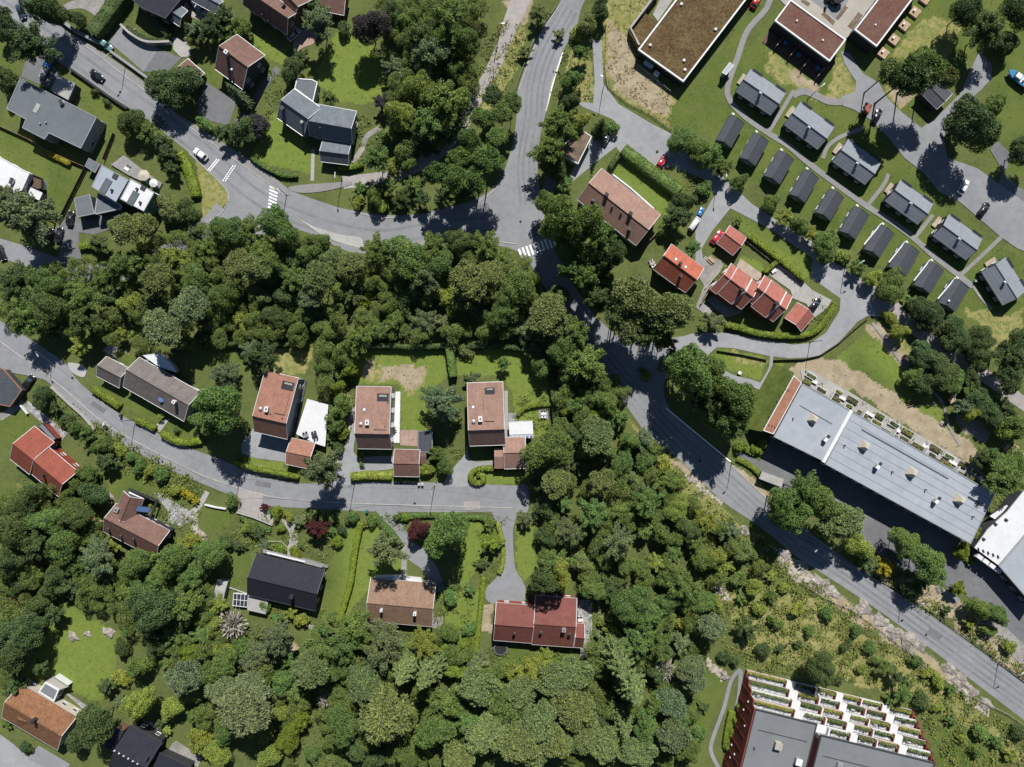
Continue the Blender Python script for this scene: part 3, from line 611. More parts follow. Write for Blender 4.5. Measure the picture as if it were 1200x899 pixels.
for s in ('-10,394 0,400 67,449 120,494 175,526 235,556 300,578 340,585 395,589 480,592 600,595', '268,236 265,222 240,197 222,180', '240,262 258,251 267,238', '352,258 385,279 423,291', '605,286 580,282 562,271', '1017,674 1050,695 1105,731 1200,800', '857,545 900,586 922,604', '413,249 450,255 490,254 528,246 565,234 588,214', '656,6 638,33 623,63 608,106', '657,66 647,96 640,131'): kerb(s)
for s in ('60,450 100,487 118,503', '73,458 88,477'): pass
sl('pavement', '0,403 67,452 120,497 175,529 235,559 235,566 195,548 145,521 100,488 60,451 45,443 0,431', 'asphalt', 4, z=.15)
# zebra crossings and square dashes
def stripe(c, L, w, ang, z=.064):
    p = W(*c); mb = MB(); a = math.radians(ang); X = Vector((math.cos(a), math.sin(a), 0)) * L * S / 2; Y = Vector((-math.sin(a), math.cos(a), 0)) * w * S / 2
    mb.add([p - X - Y + Vector((0, 0, z)), p + X - Y + Vector((0, 0, z)), p + X + Y + Vector((0, 0, z)), p - X + Y + Vector((0, 0, z))], [(0, 1, 2, 3)]); return struct(mb.build('crossing_stripe', 'paint'))
for i in range(10): stripe((610 + i * 4.35, 297.5 - i * 1.6), 12, 2.3, 110)
for i in range(8): stripe((321.3 - i * .35, 216.5 + i * 4.0), 10.5, 1.9, -24)
for (x0, y0, x1, y1) in ((244.5, 200, 256, 186), (262.5, 212, 275, 193)):
    for i in range(8):
        for k in (0, 1):
            t = (i + .5 * k) / 8; stripe((x0 + (x1 - x0) * t + (1.2 if k else -.8), y0 + (y1 - y0) * t + (.8 if k else -.6)), 2.0, 1.1, 52)

def wear(c, offs, w, mat):
    pts = [W(*p) for p in smooth_line(P_(c), 4)]
    for o_ in offs:
        mid = offset_line(pts, o_); l, r = offset_line(mid, w / 2), offset_line(mid, -w / 2); mb = MB()
        for i in range(len(pts) - 1): mb.add([(p.x, p.y, .056) for p in (l[i], r[i], r[i + 1], l[i + 1])], [(0, 1, 2, 3)])
        struct(mb.build('worn_lane', mat))
wear('-10,0 55,44 100,76 150,112 215,158 250,186 290,222 330,246 390,268 450,277 520,266 575,262', (-1.9, 1.7), .8, 'worn'); wear('640,330 665,364 700,410 745,464 790,514 838,554 890,600 940,636 1000,675 1080,732 1215,832', (-2.3, -.9, .9, 2.3), .7, 'worn'); wear('620,240 617,190 625,140 628,100 640,60 668,10', (-2.2, -.8, .9, 2.3), .7, 'worn')
def disc_mark(p, r, name, mat, z):
    w = W(*p); mb = MB(); mb.disc((w.x, w.y, z - .02), r, .02, 14); struct(mb.build(name, mat))
for p, z in (((141, 108), .06), ((486, 590), .06), ((85, 443), .13), ((640, 200), .06), ((610, 260), .06), ((820, 540), .06), ((1085, 744), .06), ((770, 178), .2), ((960, 330), .2), ((470, 566), .06), ((250, 540), .06)): disc_mark(p, .36, 'manhole_cover', 'rubber', z + .01)
for q, z in (('640,205 652,215 648,230 636,222', .057), ('560,240 572,238 574,246 561,248', .057), ('110,470 125,480 121,485 106,474', .058), ('300,563 318,566 317,572 299,569', .058), ('690,395 700,405 694,409 685,400', .057), ('905,606 922,618 918,623 901,611', .057), ('1090,735 1105,745 1101,750 1087,740', .057)): struct(slab('road_patch', P_(q), z, .01, 'patch'))
# ---------------------------------------------------------------- houses
def house(label, p, name='house', cat='house', group=None): return thing(name, label, cat, W(*p), group)
def window_row(root, p0, p1, z, n, **k): put_windows(root, W(*p0), W(*p1), z, n=n, **k)
# three tiled houses with the long shallow slope and the steep rear slope
def gable_w(root, ridge0, ridge1, upper, lower, zU, zL, zr, **k):
    """gable from its ridge ends: upper and lower are points on the two eaves"""
    R0, R1 = WP(ridge0, zr), WP(ridge1, zr); u = (R1 - R0); u.z = 0; L = u.length; u.normalize(); n = Vector((-u.y, u.x, 0))
    U = WP(upper, zU); Lo = WP(lower, zL)
    if (U - R0).dot(n) < 0: n = -n
    tu = max(.4, (U - R0).dot(n)); tl = max(.4, -(Lo - R0).dot(n))
    def px(v): f = H / (H - v.z); return (v.x * f / S + 600, 449.5 - v.y * f / S)
    base = Vector((R0.x, R0.y, 0))
    a = base + n * tu + Vector((0, 0, zU)); b = a + u * L; c = base + u * L - n * tl + Vector((0, 0, zL)); r = base + Vector((0, 0, zr))
    return gable(root, px(a), px(b), px(c), px(r), zU, zL, zr, **k)
def tri_house(label, at, r0, r1, up, lo, roof, zU=7.6, zL=5.0, zr=9.2, wall='grey_wall'):
    h = house(label, at); g = gable_w(h, r0, r1, up, lo, zU, zL, zr, roof=roof, wall=wall, storeys=2, th=.22); return h, g
def loggia(g, p, w, l):
    """terrace cut into the roof: dark well with pale floor and a railing"""
    pt, s, q = rp(g, p); ax = slope_axes(g, q); mb = MB()
    for c, sz in (((0, l / 2, .13), (w, .12, .26)), ((0, -l / 2, .13), (w, .12, .26)), ((w / 2, 0, .13), (.12, l, .26)), ((-w / 2, 0, .13), (.12, l, .26))):
        mb.box(pt + ax[0] * c[0] + ax[1] * c[1] + ax[2] * c[2], sz, ax=ax)
    o = mb.build('roof_terrace', 'dark_metal', g.root); mb = MB(); mb.box(pt + ax[2] * .03, (w - .12, l - .12, .04), ax=ax); mb.build('terrace_floor', 'black_wall', o)
    mb = MB(); mb.box(pt + ax[2] * .08 - ax[1] * l * .26 , (w * .7, l * .25, .05), ax=ax); mb.build('terrace_bench', 'grey_deck', o)
def dormer(g, p, w, l, mat, hgt=.35):
    pt, s, q = rp(g, p); ax = slope_axes(g, q); mb = MB(); mb.box(pt + ax[2] * hgt / 2, (w, l, hgt), ax=ax); o = mb.build('dormer', 'dark_metal', g.root)
    mb = MB(); v = [pt + ax[0] * a * (w / 2 + .08) + ax[1] * b * (l / 2 + .08) + ax[2] * (hgt + .03) for a, b in ((-1, -1), (1, -1), (1, 1), (-1, 1))]
    mb.add(v + [x + ax[2] * .06 for x in v], [(4, 5, 6, 7), (0, 1, 5, 4), (1, 2, 6, 5), (2, 3, 7, 6), (3, 0, 4, 7)], 0, [[(0, 0), (w, 0), (w, l), (0, l)]] + [[(0, 0)] * 4] * 4); mb.build('dormer_roof', mat, o); return o
h, g = tri_house('tiled house with a well cut in its roof, beside the white flat terrace', (325, 475), (295.8, 487.3), (335.3, 496.3), (335, 440), (316, 510), 'r_terra')
loggia(g, (337.5, 452), 3.1, 2.0); dormer(g, (331, 472), 2.6, 6.0, 'r_terra', .22); chimney(g, (312.5, 479.5), .9, 1.3, 1.1); vent(g, (305, 479), .3, .5, 'metal'); vent(g, (330.5, 490), .1, .4); vent(g, (317, 485), .1, .3)
h, g = tri_house('tiled house in the middle of three, with the small dark shed beside it', (440, 490), (415.5, 508), (456.3, 508.6), (440, 453.3), (436, 526), 'r_pink')
loggia(g, (448.7, 466.5), 3.0, 2.3); dormer(g, (446, 487), 3.2, 7.4, 'r_pink', .2); chimney(g, (430.5, 495), .9, 1.3, 1.1); vent(g, (422.5, 497), .3, .5, 'metal'); skylight(g, (427, 480), .8, .9); vent(g, (451, 500), .1, .4)
h, g = tri_house('tiled house with a leaf shadow on its roof, beside the white sunroom', (570, 490), (548.8, 504.4), (591, 503), (570, 448.3), (571, 522), 'r_pink')
loggia(g, (574, 458), 2.6, 1.6); dormer(g, (573, 478), 2.6, 7.0, 'r_pink', .2); chimney(g, (563, 491), .9, 1.3, 1.1); vent(g, (555, 494), .3, .5, 'metal'); skylight(g, (554.5, 477), .8, .9)
# their garages
h = house('tiled garage below the white flat terrace, half under the grey-green tree', (351, 530), 'garage', 'garage'); gable_w(h, (335.4, 529.5), (364, 535.5), (354, 516), (345, 546), 2.9, 2.9, 4.6, roof='r_terra', wall='brown_wall', win=False)
tag(slab('roof_deck', P_('360,467.5 384.7,474.5 381,523.5 368.7,519.5 347,508.5'), 2.4, .3, 'white_roof'), 'white flat terrace deck between the house and its shrubs', 'terrace')
mb = MB(); mb.prism([tuple(W(*p, 2)[:2]) for p in P_('361,470 383.5,476 380,521 368.7,517.5 349,507')], 0, 2.08); h = thing('garage', 'grey garage walls holding up the white flat terrace', 'garage', W(366, 497)); mb.build('wall', 'grey_wall', h)
h = house('tiled garage with a lean-to, next to the small dark shed', (476, 542), 'garage', 'garage'); gable_w(h, (460.7, 543.4), (491, 544), (477, 527), (477, 558.5), 2.9, 2.9, 4.5, roof='r_brown', wall='brown_wall', win=False)
gable(h, (492.6, 530), (499.5, 530), (499.5, 544), (492.6, 535), 2.5, 2.3, 2.75, 'r_dkbrown', 'brown_wall', oh=.15, trim=None, cap=False, win=False, roofname='lean_to_roof', wallname='lean_to_wall')
h = house('small black flat-roofed shed on the brick patio', (498, 518), 'shed', 'shed'); flat(h, P_('489.5,505 506.8,505 506.8,530.3 489.5,530'), 2.6, 'r_small', 'metal', 'brown_wall', .15, .06, win=False)
h = house('tiled garage attached below the white sunroom', (603, 535), 'garage', 'garage'); g = gable_w(h, (590.5, 531), (616, 530.4), (606, 512.5), (600, 549.3), 3.3, 2.8, 5.0, roof='r_pink', wall='brown_wall', win=False)
gable(h, (579.3, 524.7), (590, 524.7), (590, 549.3), (579.3, 535.2), 3.2, 2.7, 4.0, 'r_pink', 'brown_wall', oh=.15, trim=None, cap=False, win=False, roofname='side_roof', wallname='side_wall')
h = house('white-roofed glass sunroom on the terrace', (610, 503), 'sunroom', 'sunroom'); flat(h, P_('596,494.5 624,493 625,508.5 597,509.5'), 3.0, 'white_roof', 'white', 'white', .12, .05, win=True)
mb = MB()
a, b = W(597, 509.8, 2.95), W(625, 508.8, 2.95); d = (b - a).normalized(); n_ = Vector((d.y, -d.x, 0))
mb.box((a + b) / 2 + n_ * .55 - Vector((0, 0, .22)), ((b - a).length, 1.2, .06), ax=(d, (n_ * 1.1 - Vector((0, 0, .35))).normalized(), d.cross((n_ * 1.1 - Vector((0, 0, .35))).normalized()))); o = mb.build('glass_eave', 'white', h)
for i in range(6):
    q = MB(); c = a + (b - a) * ((i + .5) / 6) + n_ * .55 - Vector((0, 0, .16)); q.box(c, (.6, .8, .05), math.atan2(d.y, d.x)); q.build('pane', 'glass_blue', o)
# long grey-brown house
h = house('long grey-brown house with a white glass bay on its far side', (175, 450)); g = gable_w(h, (148, 433.5), (220.7, 475), (200, 440), (180, 473.5), 3.8, 3.6, 6.6, roof='r_taupe', wall='grey_wall')
chimney(g, (204.5, 471), .8, .8, 1.4); vent(g, (189, 468), .5, .05, 'glass_blue')
g2 = gable_w(h, (114, 428.3), (141, 442.5), (137, 424.5), (125, 447), 3.2, 3.0, 5.2, roof='r_taupe', wall='grey_wall', roofname='annex_roof', wallname='annex_wall')
flat(h, P_('167.3,416.5 185.3,414 192,418 201.3,427.3 207.3,436.7 186,430'), 3.0, 'glass_pale', 'white', 'white', .22, .05, win=False, roofname='conservatory_roof')
sl('terrace', '120,411 128,403 152,414 146,425', 'beige'); slab('planting_bed', P_('133,414 142,410 160,420 150,432'), .3, .3, 'bank')['kind'] = 'structure'
# red house at the left
h = house('long red house with a stepped eave, above the scrub at the left edge', (45, 535)); g = gable_w(h, (15, 520), (38.8, 539), (50, 507.5), (27, 550), 3.8, 3.2, 7.0, roof='r_red', wall='red_wall')
g = gable_w(h, (39, 539.5), (72.6, 567.8), (73, 537.5), (50, 566.5), 4.4, 3.2, 6.9, roof='r_red', wall='red_wall', roofname='lower_roof', wallname='lower_wall'); chimney(g, (50, 557), .6, .6, .9, 'dark_metal')
flat(h, P_('44,498 50,496 66,514 62,517'), 3.0, 'glass_grey', 'dark_metal', 'red_wall', .15, .08, win=False, roofname='veranda_roof')
# brown-red L house
h = house('brown-red L-shaped house with a blue roof window', (155, 615)); g = gable_w(h, (122, 607.4), (185.3, 640), (165, 604.5), (150, 638), 4.0, 3.2, 6.6, roof='r_brown', wall='dark_wall')
g2 = gable_w(h, (152.7, 582.6), (141.3, 611), (144.7, 576), (168, 586), 4.2, 4.0, 6.4, roof='r_brown', wall='dark_wall', roofname='wing_roof', wallname='wing_wall', win=False)
chimney(g, (137, 597.5), 1.1, 1.1, 1.0, 'metal'); [vent(g, p, .25, .7) for p in ((126.7, 620), (141.3, 628), (156.3, 631.5))]
skylight(g2, (167.5, 596.5), 1.6, 3.6, 'glass_blue', h=.3)
mb = MB(); 
for a, b in (((150, 573), (184, 587)), ((184, 587), (175, 608)), ((175, 608), (202, 621))):
    p, q = W(*a, 2.6), W(*b, 2.6); d = q - p; mb.box((p + q) / 2, (d.length, .5, .14), math.atan2(d.y, d.x)); mb.box((p + q) / 2 - Vector((0, 0, .6)), (d.length, .08, 1.0), math.atan2(d.y, d.x))
mb.build('veranda', 'black_wall', h)
mb = MB(); p, q = W(151, 577, 2.9), W(168, 585, 2.9); d = q - p; mb.box((p + q) / 2, (d.length, .5, .1), math.atan2(d.y, d.x))
for t0, t1 in ((.05, .2), (.3, .45), (.62, .85)): p0, q0 = W(170, 607, 2.9), W(195, 620.5, 2.9); d = q0 - p0; mb.box(p0 + d * (t0 + t1) / 2, (d.length * (t1 - t0), .55, .1), math.atan2(d.y, d.x))
mb.build('white_rail', 'white', h)
h = house('small pale timber shed on the rock beside the brown-red house', (109, 615), 'shed', 'shed'); gable(h, (104, 609), (118, 612), (113, 626), (102, 616), 2.2, 2.0, 2.6, 'deck', 'wood', oh=.1, trim=None, cap=False, win=False)
# black house
h = house('black house with a long dark roof above the glazed cold frame', (335, 690)); g = gable_w(h, (290, 676.7), (371.3, 696.3), (340, 658.5), (330, 706.5), 4.2, 3.4, 6.9, roof='r_black', wall='black_wall', trim='dark_metal', frame='white')
chimney(g, (342, 699), .9, .9, 1.2, 'black_wall'); mb = MB()
p, q = W(306, 650, 4.0), W(376, 668, 4.0); d = q - p; mb.box((p + q) / 2 + Vector((.3, 1.0, -.4)), (d.length, 1.0, .1), math.atan2(d.y, d.x)); mb.build('balcony', 'grey_deck', h)
p, q = W(312, 651, 3.9), W(357, 662, 3.9); d = q - p; mb = MB(); mb.box((p + q) / 2 + Vector((.1, .8, -.1)), (d.length, .35, .3), math.atan2(d.y, d.x)); mb.build('balcony_rail', 'white', h)
h = house('small grey shed among the bushes left of the black house', (252, 692), 'shed', 'shed'); gable(h, (255, 679), (267, 682), (258, 707), (250, 690), 2.4, 2.2, 2.7, 'concrete', 'grey_wall', oh=.15, trim=None, cap=False, win=False)
h = house('white-framed glazed cold frame beside the black house', (281, 703), 'greenhouse', 'greenhouse'); flat(h, P_('273.5,695 291.5,696.5 290,712 272.5,710'), 1.3, 'glass', 'white', 'white', .16, .04, win=False)
mb = MB()
for i in range(1, 4):
    p, q = W(273.5 + 4.5 * i, 695 + .4 * i, 1.33), W(272.5 + 4.4 * i, 710 + .5 * i, 1.33); d = q - p; mb.box((p + q) / 2, (d.length, .12, .08), math.atan2(d.y, d.x))
p, q = W(273, 702.5, 1.36), W(290.8, 704.3, 1.36); d = q - p; mb.box((p + q) / 2, (d.length, .12, .08), math.atan2(d.y, d.x)); mb.build('glazing_bar', 'white', h)
h = house('low grey flat shed against the lower side of the black house', (303, 710), 'shed', 'shed'); flat(h, P_('291,699 314.5,703.5 311.5,720 289.5,715'), 2.2, 'concrete', 'metal', 'black_wall', .12, .05, win=False)
# house half orange, half brown
h = house('house with a sandy front slope, a brown rear slope and two white chimneys', (470, 705)); g = gable_w(h, (430, 706.8), (507.3, 713.5), (470, 680.5), (465, 731), 3.9, 3.4, 6.4, roof='r_sand', wall='cream')
chimney(g, (447, 715), .6, .6, 1.2); chimney(g, (486.3, 719), .75, .75, 1.4)
flat(h, P_('441,676 470,675 470,682 441,683'), 2.9, 'glass_pale', 'white', 'white', .15, .05, win=False, roofname='porch_roof'); flat(h, P_('473,677 494,679 494,684 473,682'), 2.8, 'white_roof', 'white', 'white', .1, .04, win=False, roofname='canopy')
# red house with trampoline
h = house('long red house with a leaf shadow on its roof, above the trampoline', (630, 730)); g = gable_w(h, (579.7, 732), (625.2, 735.6), (603, 708), (600, 752), 4.0, 3.3, 6.4, roof='r_maroon', wall='red_wall')
[vent(g, p, .28, .8) for p in ((603, 742),)]
g = gable_w(h, (625.6, 731.4), (675, 735), (651, 699.5), (655, 757.5), 3.8, 3.3, 6.6, roof='r_maroon', wall='red_wall', roofname='upper_roof', wallname='upper_wall'); chimney(g, (660.7, 738), .95, .95, 1.1, 'metal'); [vent(g, p, .28, .8) for p in ((634, 741), (667.5, 743))]
gable_w(h, (674.3, 747.3), (685, 748), (680, 731), (680, 759), 3.4, 3.1, 5.2, roof='r_maroon', wall='red_wall', roofname='side_roof', wallname='side_wall', win=False)
# orange house
h = house('orange-roofed house with a white conservatory, at the lower left corner', (40, 838)); g = gable_w(h, (5.3, 823.3), (72, 862.8), (56, 820), (45, 866), 3.8, 3.3, 6.8, roof='r_orange', wall='cream'); chimney(g, (39, 845), .9, .9, 1.4, 'black_wall')
gable_w(h, (31.3, 846), (20, 843), (26, 855), (20, 838), 2.9, 5.6, 5.7, roof='r_orange', wall='cream', trim=None, cap=False, win=False, roofname='wing_roof', wallname='wing_wall')
flat(h, P_('45,811 53,799 69.5,808.5 63.5,822.5'), 3.2, 'glass_grey', 'white', 'white', .38, .1, win=True, roofname='conservatory_roof'); flat(h, P_('53,798.5 62,793 80,805 70,808.5'), 2.9, 'beige', 'metal', 'white', .12, .1, win=False, roofname='balcony')
sl('terrace', '27,799 36,795 47,803 44,810', 'brick_paving'); sl('terrace', '76,812 80,813 103,828 99,833', 'stone')
# black roofed house bottom
h = house('black-roofed house with pale lights on its ridge, at the bottom edge', (160, 878)); g = gable_w(h, (133.7, 880), (171, 900.5), (170, 859.5), (140, 905), 4.4, 3.4, 6.4, roof='r_black', wall='black_wall', trim='dark_metal')
gable(h, (134, 851.5), (144.5, 857.2), (132, 880.3), (134, 856), 3.6, 3.3, 3.7, 'r_black', 'brown_wall', oh=.2, trim='dark_metal', cap=False, win=False, roofname='annex_roof', wallname='annex_wall')
flat(h, P_('186,881.5 224,898.5 214,925 175,908'), 3.2, 'r_black', 'dark_metal', 'black_wall', .2, .1, win=False, roofname='garage_roof'); chimney(g, (172, 889), .5, 1.1, .9, 'dark_metal')
for i in range(6):
    pt = WP((134 + 5.4 * i, 880 + 3.05 * i), 6.5); mb = MB(); mb.bbox(pt, (.45, .35, .14), .5, bev=.04); mb.build('ridge_light', 'white', h)
sl('patio', '170,845 195,852 186,864 160,852', 'gravel', 3); sl('patio', '201,872 206,868 236,888 232,900 222,893 196,882', 'gravel')
# ---------------------------------------------------------------- top left houses
h = house('large grey flat-roofed house with a square garage', (60, 130)); flat(h, P_('23.7,91.3 113.7,137.5 95,174.3 57.5,156.3 52.5,163.7 26,150 30,140 7.5,127.5'), 5.2, 'r_felt', 'grey_wall', 'grey_wall', .22, .08, storeys=1)
roof_box(h, (71, 119), 5.2, (.9, .9, .9), .5, 'white', 'chimney', 'dark_metal'); [roof_box(h, p, 5.2, (.4, .4, .5), .5, 'metal', 'roof_vent') for p in ((46, 144.5), (53, 143))]
mb = MB(); w = W(43, 127, 5.2); mb.bbox((w.x, w.y, 5.26), (1.2, 2.6, .1), -.5, bev=.03); mb.build('roof_patch', 'concrete', h)
flat(h, P_('67.5,87.5 88.7,98 80,117.5 58.7,106'), 3.0, 'concrete', 'grey_wall', 'dark_wall', .2, .08, win=False, roofname='garage_roof')
h = house('white-roofed house with a dark terrace, half under the silvery tree', (10, 205)); flat(h, P_('-25,170 0,184 35,203 26,223 -10,240 -30,225'), 4.2, 'white_roof', 'white', 'white', .25, .1); roof_box(h, (13, 212), 4.2, (.8, 1.6, .8), -.4, 'metal', 'chimney', 'dark_metal')
flat(h, P_('37.5,204 50,209 50,221 46,222 31,217'), 2.2, 'dark_wood', 'dark_metal', 'white', .12, .5, win=False, roofname='terrace')
h = house('small white-roofed shed below the white-roofed house', (41, 227), 'shed', 'shed'); flat(h, P_('35,219 50,226 46,235 33,228.5'), 2.4, 'white_roof', 'white', 'grey_wall', .12, .05, win=False)
h = house('modern twin house with a blue-grey roof and a white roof', (145, 222)); flat(h, P_('119.3,193.3 150.7,210.7 136,236.7 107.3,218.7'), 6.0, 'r_blue', 'metal', 'grey_wall', .2, .08, storeys=2)
flat(h, P_('153.3,209.3 181.3,225.3 168.7,248 140.7,233.3'), 6.4, 'white_roof', 'metal', 'green_wall', .2, .08, storeys=2, roofname='second_roof')
for (p, q, z) in (((128.5, 210.5), (119.5, 226), 6.0), ((160.3, 225), (152, 240), 6.4)):
    a, b = W(*p, z), W(*q, z); d = b - a; mb = MB(); mb.box((a + b) / 2 + Vector((0, 0, .12)), (d.length, 1.9, .2), math.atan2(d.y, d.x)); mb.build('solar_strip', 'r_slate', h)
for p, z in (((134.7, 206.5), 6.0), ((167.5, 220), 6.4)): roof_box(h, p, z, (1.4, 1.4, .25), -.5, 'dark_metal', 'skylight'); 
for p, z in (((130, 222.5), 6.0), ((163.3, 237), 6.4), ((159.5, 221), 6.4)): roof_box(h, p, z, (.5, .7, .7), -.5, 'dark_metal', 'chimney')
flat(h, P_('114.5,225.5 138.5,238 143,240.5 142,245 113,251.5 110.5,250'), 3.6, 'r_slate', 'metal', 'dark_wall', .3, .08, win=False, roofname='lower_roof')
flat(h, P_('86.7,232.5 105.3,227.5 110.8,250.7 90.7,254.7'), 3.2, 'r_felt', 'metal', 'dark_wall', .18, .06, win=False, roofname='carport_roof')
h = house('small slate-roofed shed beside the blue-grey roof', (108, 195), 'shed', 'shed'); flat(h, P_('104,185.3 117.3,192.7 111.3,202.7 99.3,194.7'), 2.7, 'r_slate', 'metal', 'dark_wall', .12, .05, win=False)
slab('terrace', P_('130,193 145,182 167,199 190,215 186,222 165,212 150,205'), .5, .5, 'grey_deck')['kind'] = 'structure'
h = house('black-roofed house cut by the top edge, behind the curved hedge', (190, 6)); flat(h, P_('155,-22 215,-22 218,-8 194,22 166,9.5 150,-4'), 5.0, 'r_black', 'dark_metal', 'black_wall', .2, .06)
gable_w(h, (212, 21), (199, 12), (216, 10), (206, 28), 3.9, 3.0, 4.6, roof='r_slate', wall='brown_wall', win=False, roofname='porch_roof', wallname='porch_wall')
h = house('dark grey roof at the top edge beside the courtyard', (246, -2)); gable(h, (232, -14), (262, 2), (252, 16), (236, -6), 3.4, 3.0, 4.6, 'r_slate', 'grey_wall', win=False)
h = house('brown gabled house with a white chimney, set square to the narrow drive', (282, 74)); g = gable_w(h, (256.7, 54), (290, 78.8), (295, 53.5), (267, 92), 5.4, 4.2, 8.6, roof='r_brown', wall='dark_wall', storeys=2); chimney(g, (265.5, 61.5), .9, .9, 1.2); vent(g, (271.5, 82), .2, .7, 'metal')
h = house('small brown-roofed garage beside the big olive tree', (226, 85), 'garage', 'garage'); gable_w(h, (208, 78.8), (228, 96), (231, 78.5), (214, 92), 2.8, 2.8, 3.7, roof='r_brown', wall='dark_wall', win=False)
h = house('brown house cut by the top edge, above the round brick court', (318, 5)); g = gable_w(h, (285, -14), (337.3, 21.5), (349, 14.7), (332, 37.3), 5.6, 4.0, 8.0, roof='r_brown', wall='brown_wall', storeys=2); chimney(g, (332, 6), .7, .7, 1.2, 'dark_metal'); [vent(g, p, .22, .7) for p in ((308, 17), (315.5, 24))]
gable_w(h, (349, 8), (332, -10), (362, -8), (335, 10), 5.0, 5.0, 7.4, roof='r_brown', wall='brown_wall', win=False, roofname='wing_roof', wallname='wing_wall')
h = house('small orange-brown roof at the top edge beside the big trees', (395, 2)); gable(h, (378, -16), (408, -10), (393, 16), (383, -6), 3.2, 2.8, 4.2, 'r_brown', 'brown_wall', win=False)
h = house('slate L-shaped house with a grey flat extension on the lawn', (365, 140)); g = gable_w(h, (329.2, 117.4), (360.8, 139.6), (358.5, 114), (336, 146), 5.0, 3.6, 7.4, roof='r_slate', wall='grey_wall', storeys=2); chimney(g, (331, 127), .9, .9, .9, 'dark_metal'); chimney(g, (354, 143.5), .5, .5, .9, 'metal')
g = gable_w(h, (360.5, 141.6), (411.4, 150.8), (398, 127), (385, 163), 4.8, 3.4, 7.0, roof='r_slate', wall='grey_wall', roofname='wing_roof', wallname='wing_wall'); vent(g, (375, 150), .16, .6)
flat(h, P_('347.8,91.7 366,93 372.5,96.5 367,120 345,104'), 3.6, 'r_felt', 'white', 'grey_wall', .28, .12, roofname='extension_roof')
h = house('slate-roofed garage beside the slate L-shaped house', (390, 181), 'garage', 'garage'); gable_w(h, (374.5, 177), (408, 181.2), (396, 166), (389, 191), 3.0, 2.6, 4.6, roof='r_slate', wall='grey_wall', win=False)
h = house('brown flat-roofed shed with pale edges, half under the bright tree', (672, 172), 'shed', 'shed'); flat(h, P_('680,151 693.7,160 677.5,192.5 651,178.7'), 3.0, 'soil', 'white', 'grey_wall', .22, .1, win=False)
# ---------------------------------------------------------------- houses right of the road
h = house('long pinkish tiled house with dark chimneys beside the hedged lawn', (725, 243)); g = gable_w(h, (690, 214.8), (760, 269.5), (739, 224), (708, 258.5), 4.6, 4.2, 7.4, roof='r_pink', wall='white', storeys=2)
[chimney(g, p, .9, .9, .9, 'black_wall') for p in ((710.7, 228.5), (738.7, 250.5))]; [chimney(g, p, .7, .7, .7, 'dark_metal') for p in ((695, 234.5), (737.5, 268.5))]; [vent(g, p, .2, .4) for p in ((717.5, 242), (728, 249.5))]
h = house('bright coral-red house with two dark chimneys', (794, 315)); g = gable_w(h, (778, 299.5), (816.7, 328), (807, 301), (784, 329), 4.6, 4.0, 7.4, roof='r_coral', wall='dark_wall', storeys=2); chimney(g, (797, 309), .7, .7, 1.0, 'black_wall'); chimney(g, (797.7, 323.5), .6, .6, 1.0, 'dark_metal'); skylight(g, (792, 304), .8, 1.0); skylight(g, (803.3, 313), .8, 1.0)
h = house('red garage beside the parked red car', (857, 282), 'garage', 'garage'); gable_w(h, (849.3, 273.4), (868.7, 288), (865, 271.5), (849, 292), 2.8, 2.6, 4.3, roof='r_red2', wall='red_wall', win=False)
def row_house(label, secs, at):
    h = house(label, at, 'terraced_house', 'terraced house', 'red terraced houses')
    for i, (r0, r1, u, l, dz) in enumerate(secs):
        g = gable_w(h, r0, r1, u, l, 4.4 + dz, 4.0 + dz, 7.2 + dz, roof='r_red2', wall='red_wall', oh=.12, win=i != 1, storeys=2, roofname='roof' if i == 1 else 'lower_roof', wallname='wall' if i == 1 else 'lower_wall', verge=.3)
        if i == 1: chimney(g, (r1[0] - 4, r1[1] - 1), .7, .7, 1.1, 'black_wall')
row_house('red terraced house nearer the timber terrace', [((848.5, 322), (856, 328), (861.5, 312.5), (835, 341), 0), ((856, 327.5), (873, 340.5), (875, 321.5), (851, 351.5), .5), ((874, 342), (882.7, 348.3), (886, 330.7), (868, 362), 0)], (860, 338))
row_house('red terraced house nearer the pale forecourt', [((888, 337.3), (896, 343.5), (900, 326), (880, 355), 0), ((896, 343), (913.5, 356.5), (914, 336), (890, 366.5), .5), ((914, 357.8), (921, 363), (926, 346), (906, 377), 0)], (903, 353))
h = house('red-roofed garage inside the curved hedge', (938, 372), 'garage', 'garage'); gable_w(h, (948, 362.7), (933, 380.8), (927, 364), (946, 380), 2.7, 2.5, 4.2, roof='r_red2', wall='red_wall', win=False)
slab('terrace', P_('868,303 893,321 890,330 885,328 863,312'), .3, .3, 'deck')['kind'] = 'structure'
sl('courtyard', '905,308 912,310 941,330 952,340 975,352 968,362 955,372 945,356 930,350 926,340 905,325 897,318', 'concrete'); sl('courtyard', '828,352 840,340 870,366 852,372 838,362', 'gravel'); sl('path', '815,318 826,300 845,305 850,316 830,340 822,352 836,362 830,372 815,360 825,335', 'gravel')
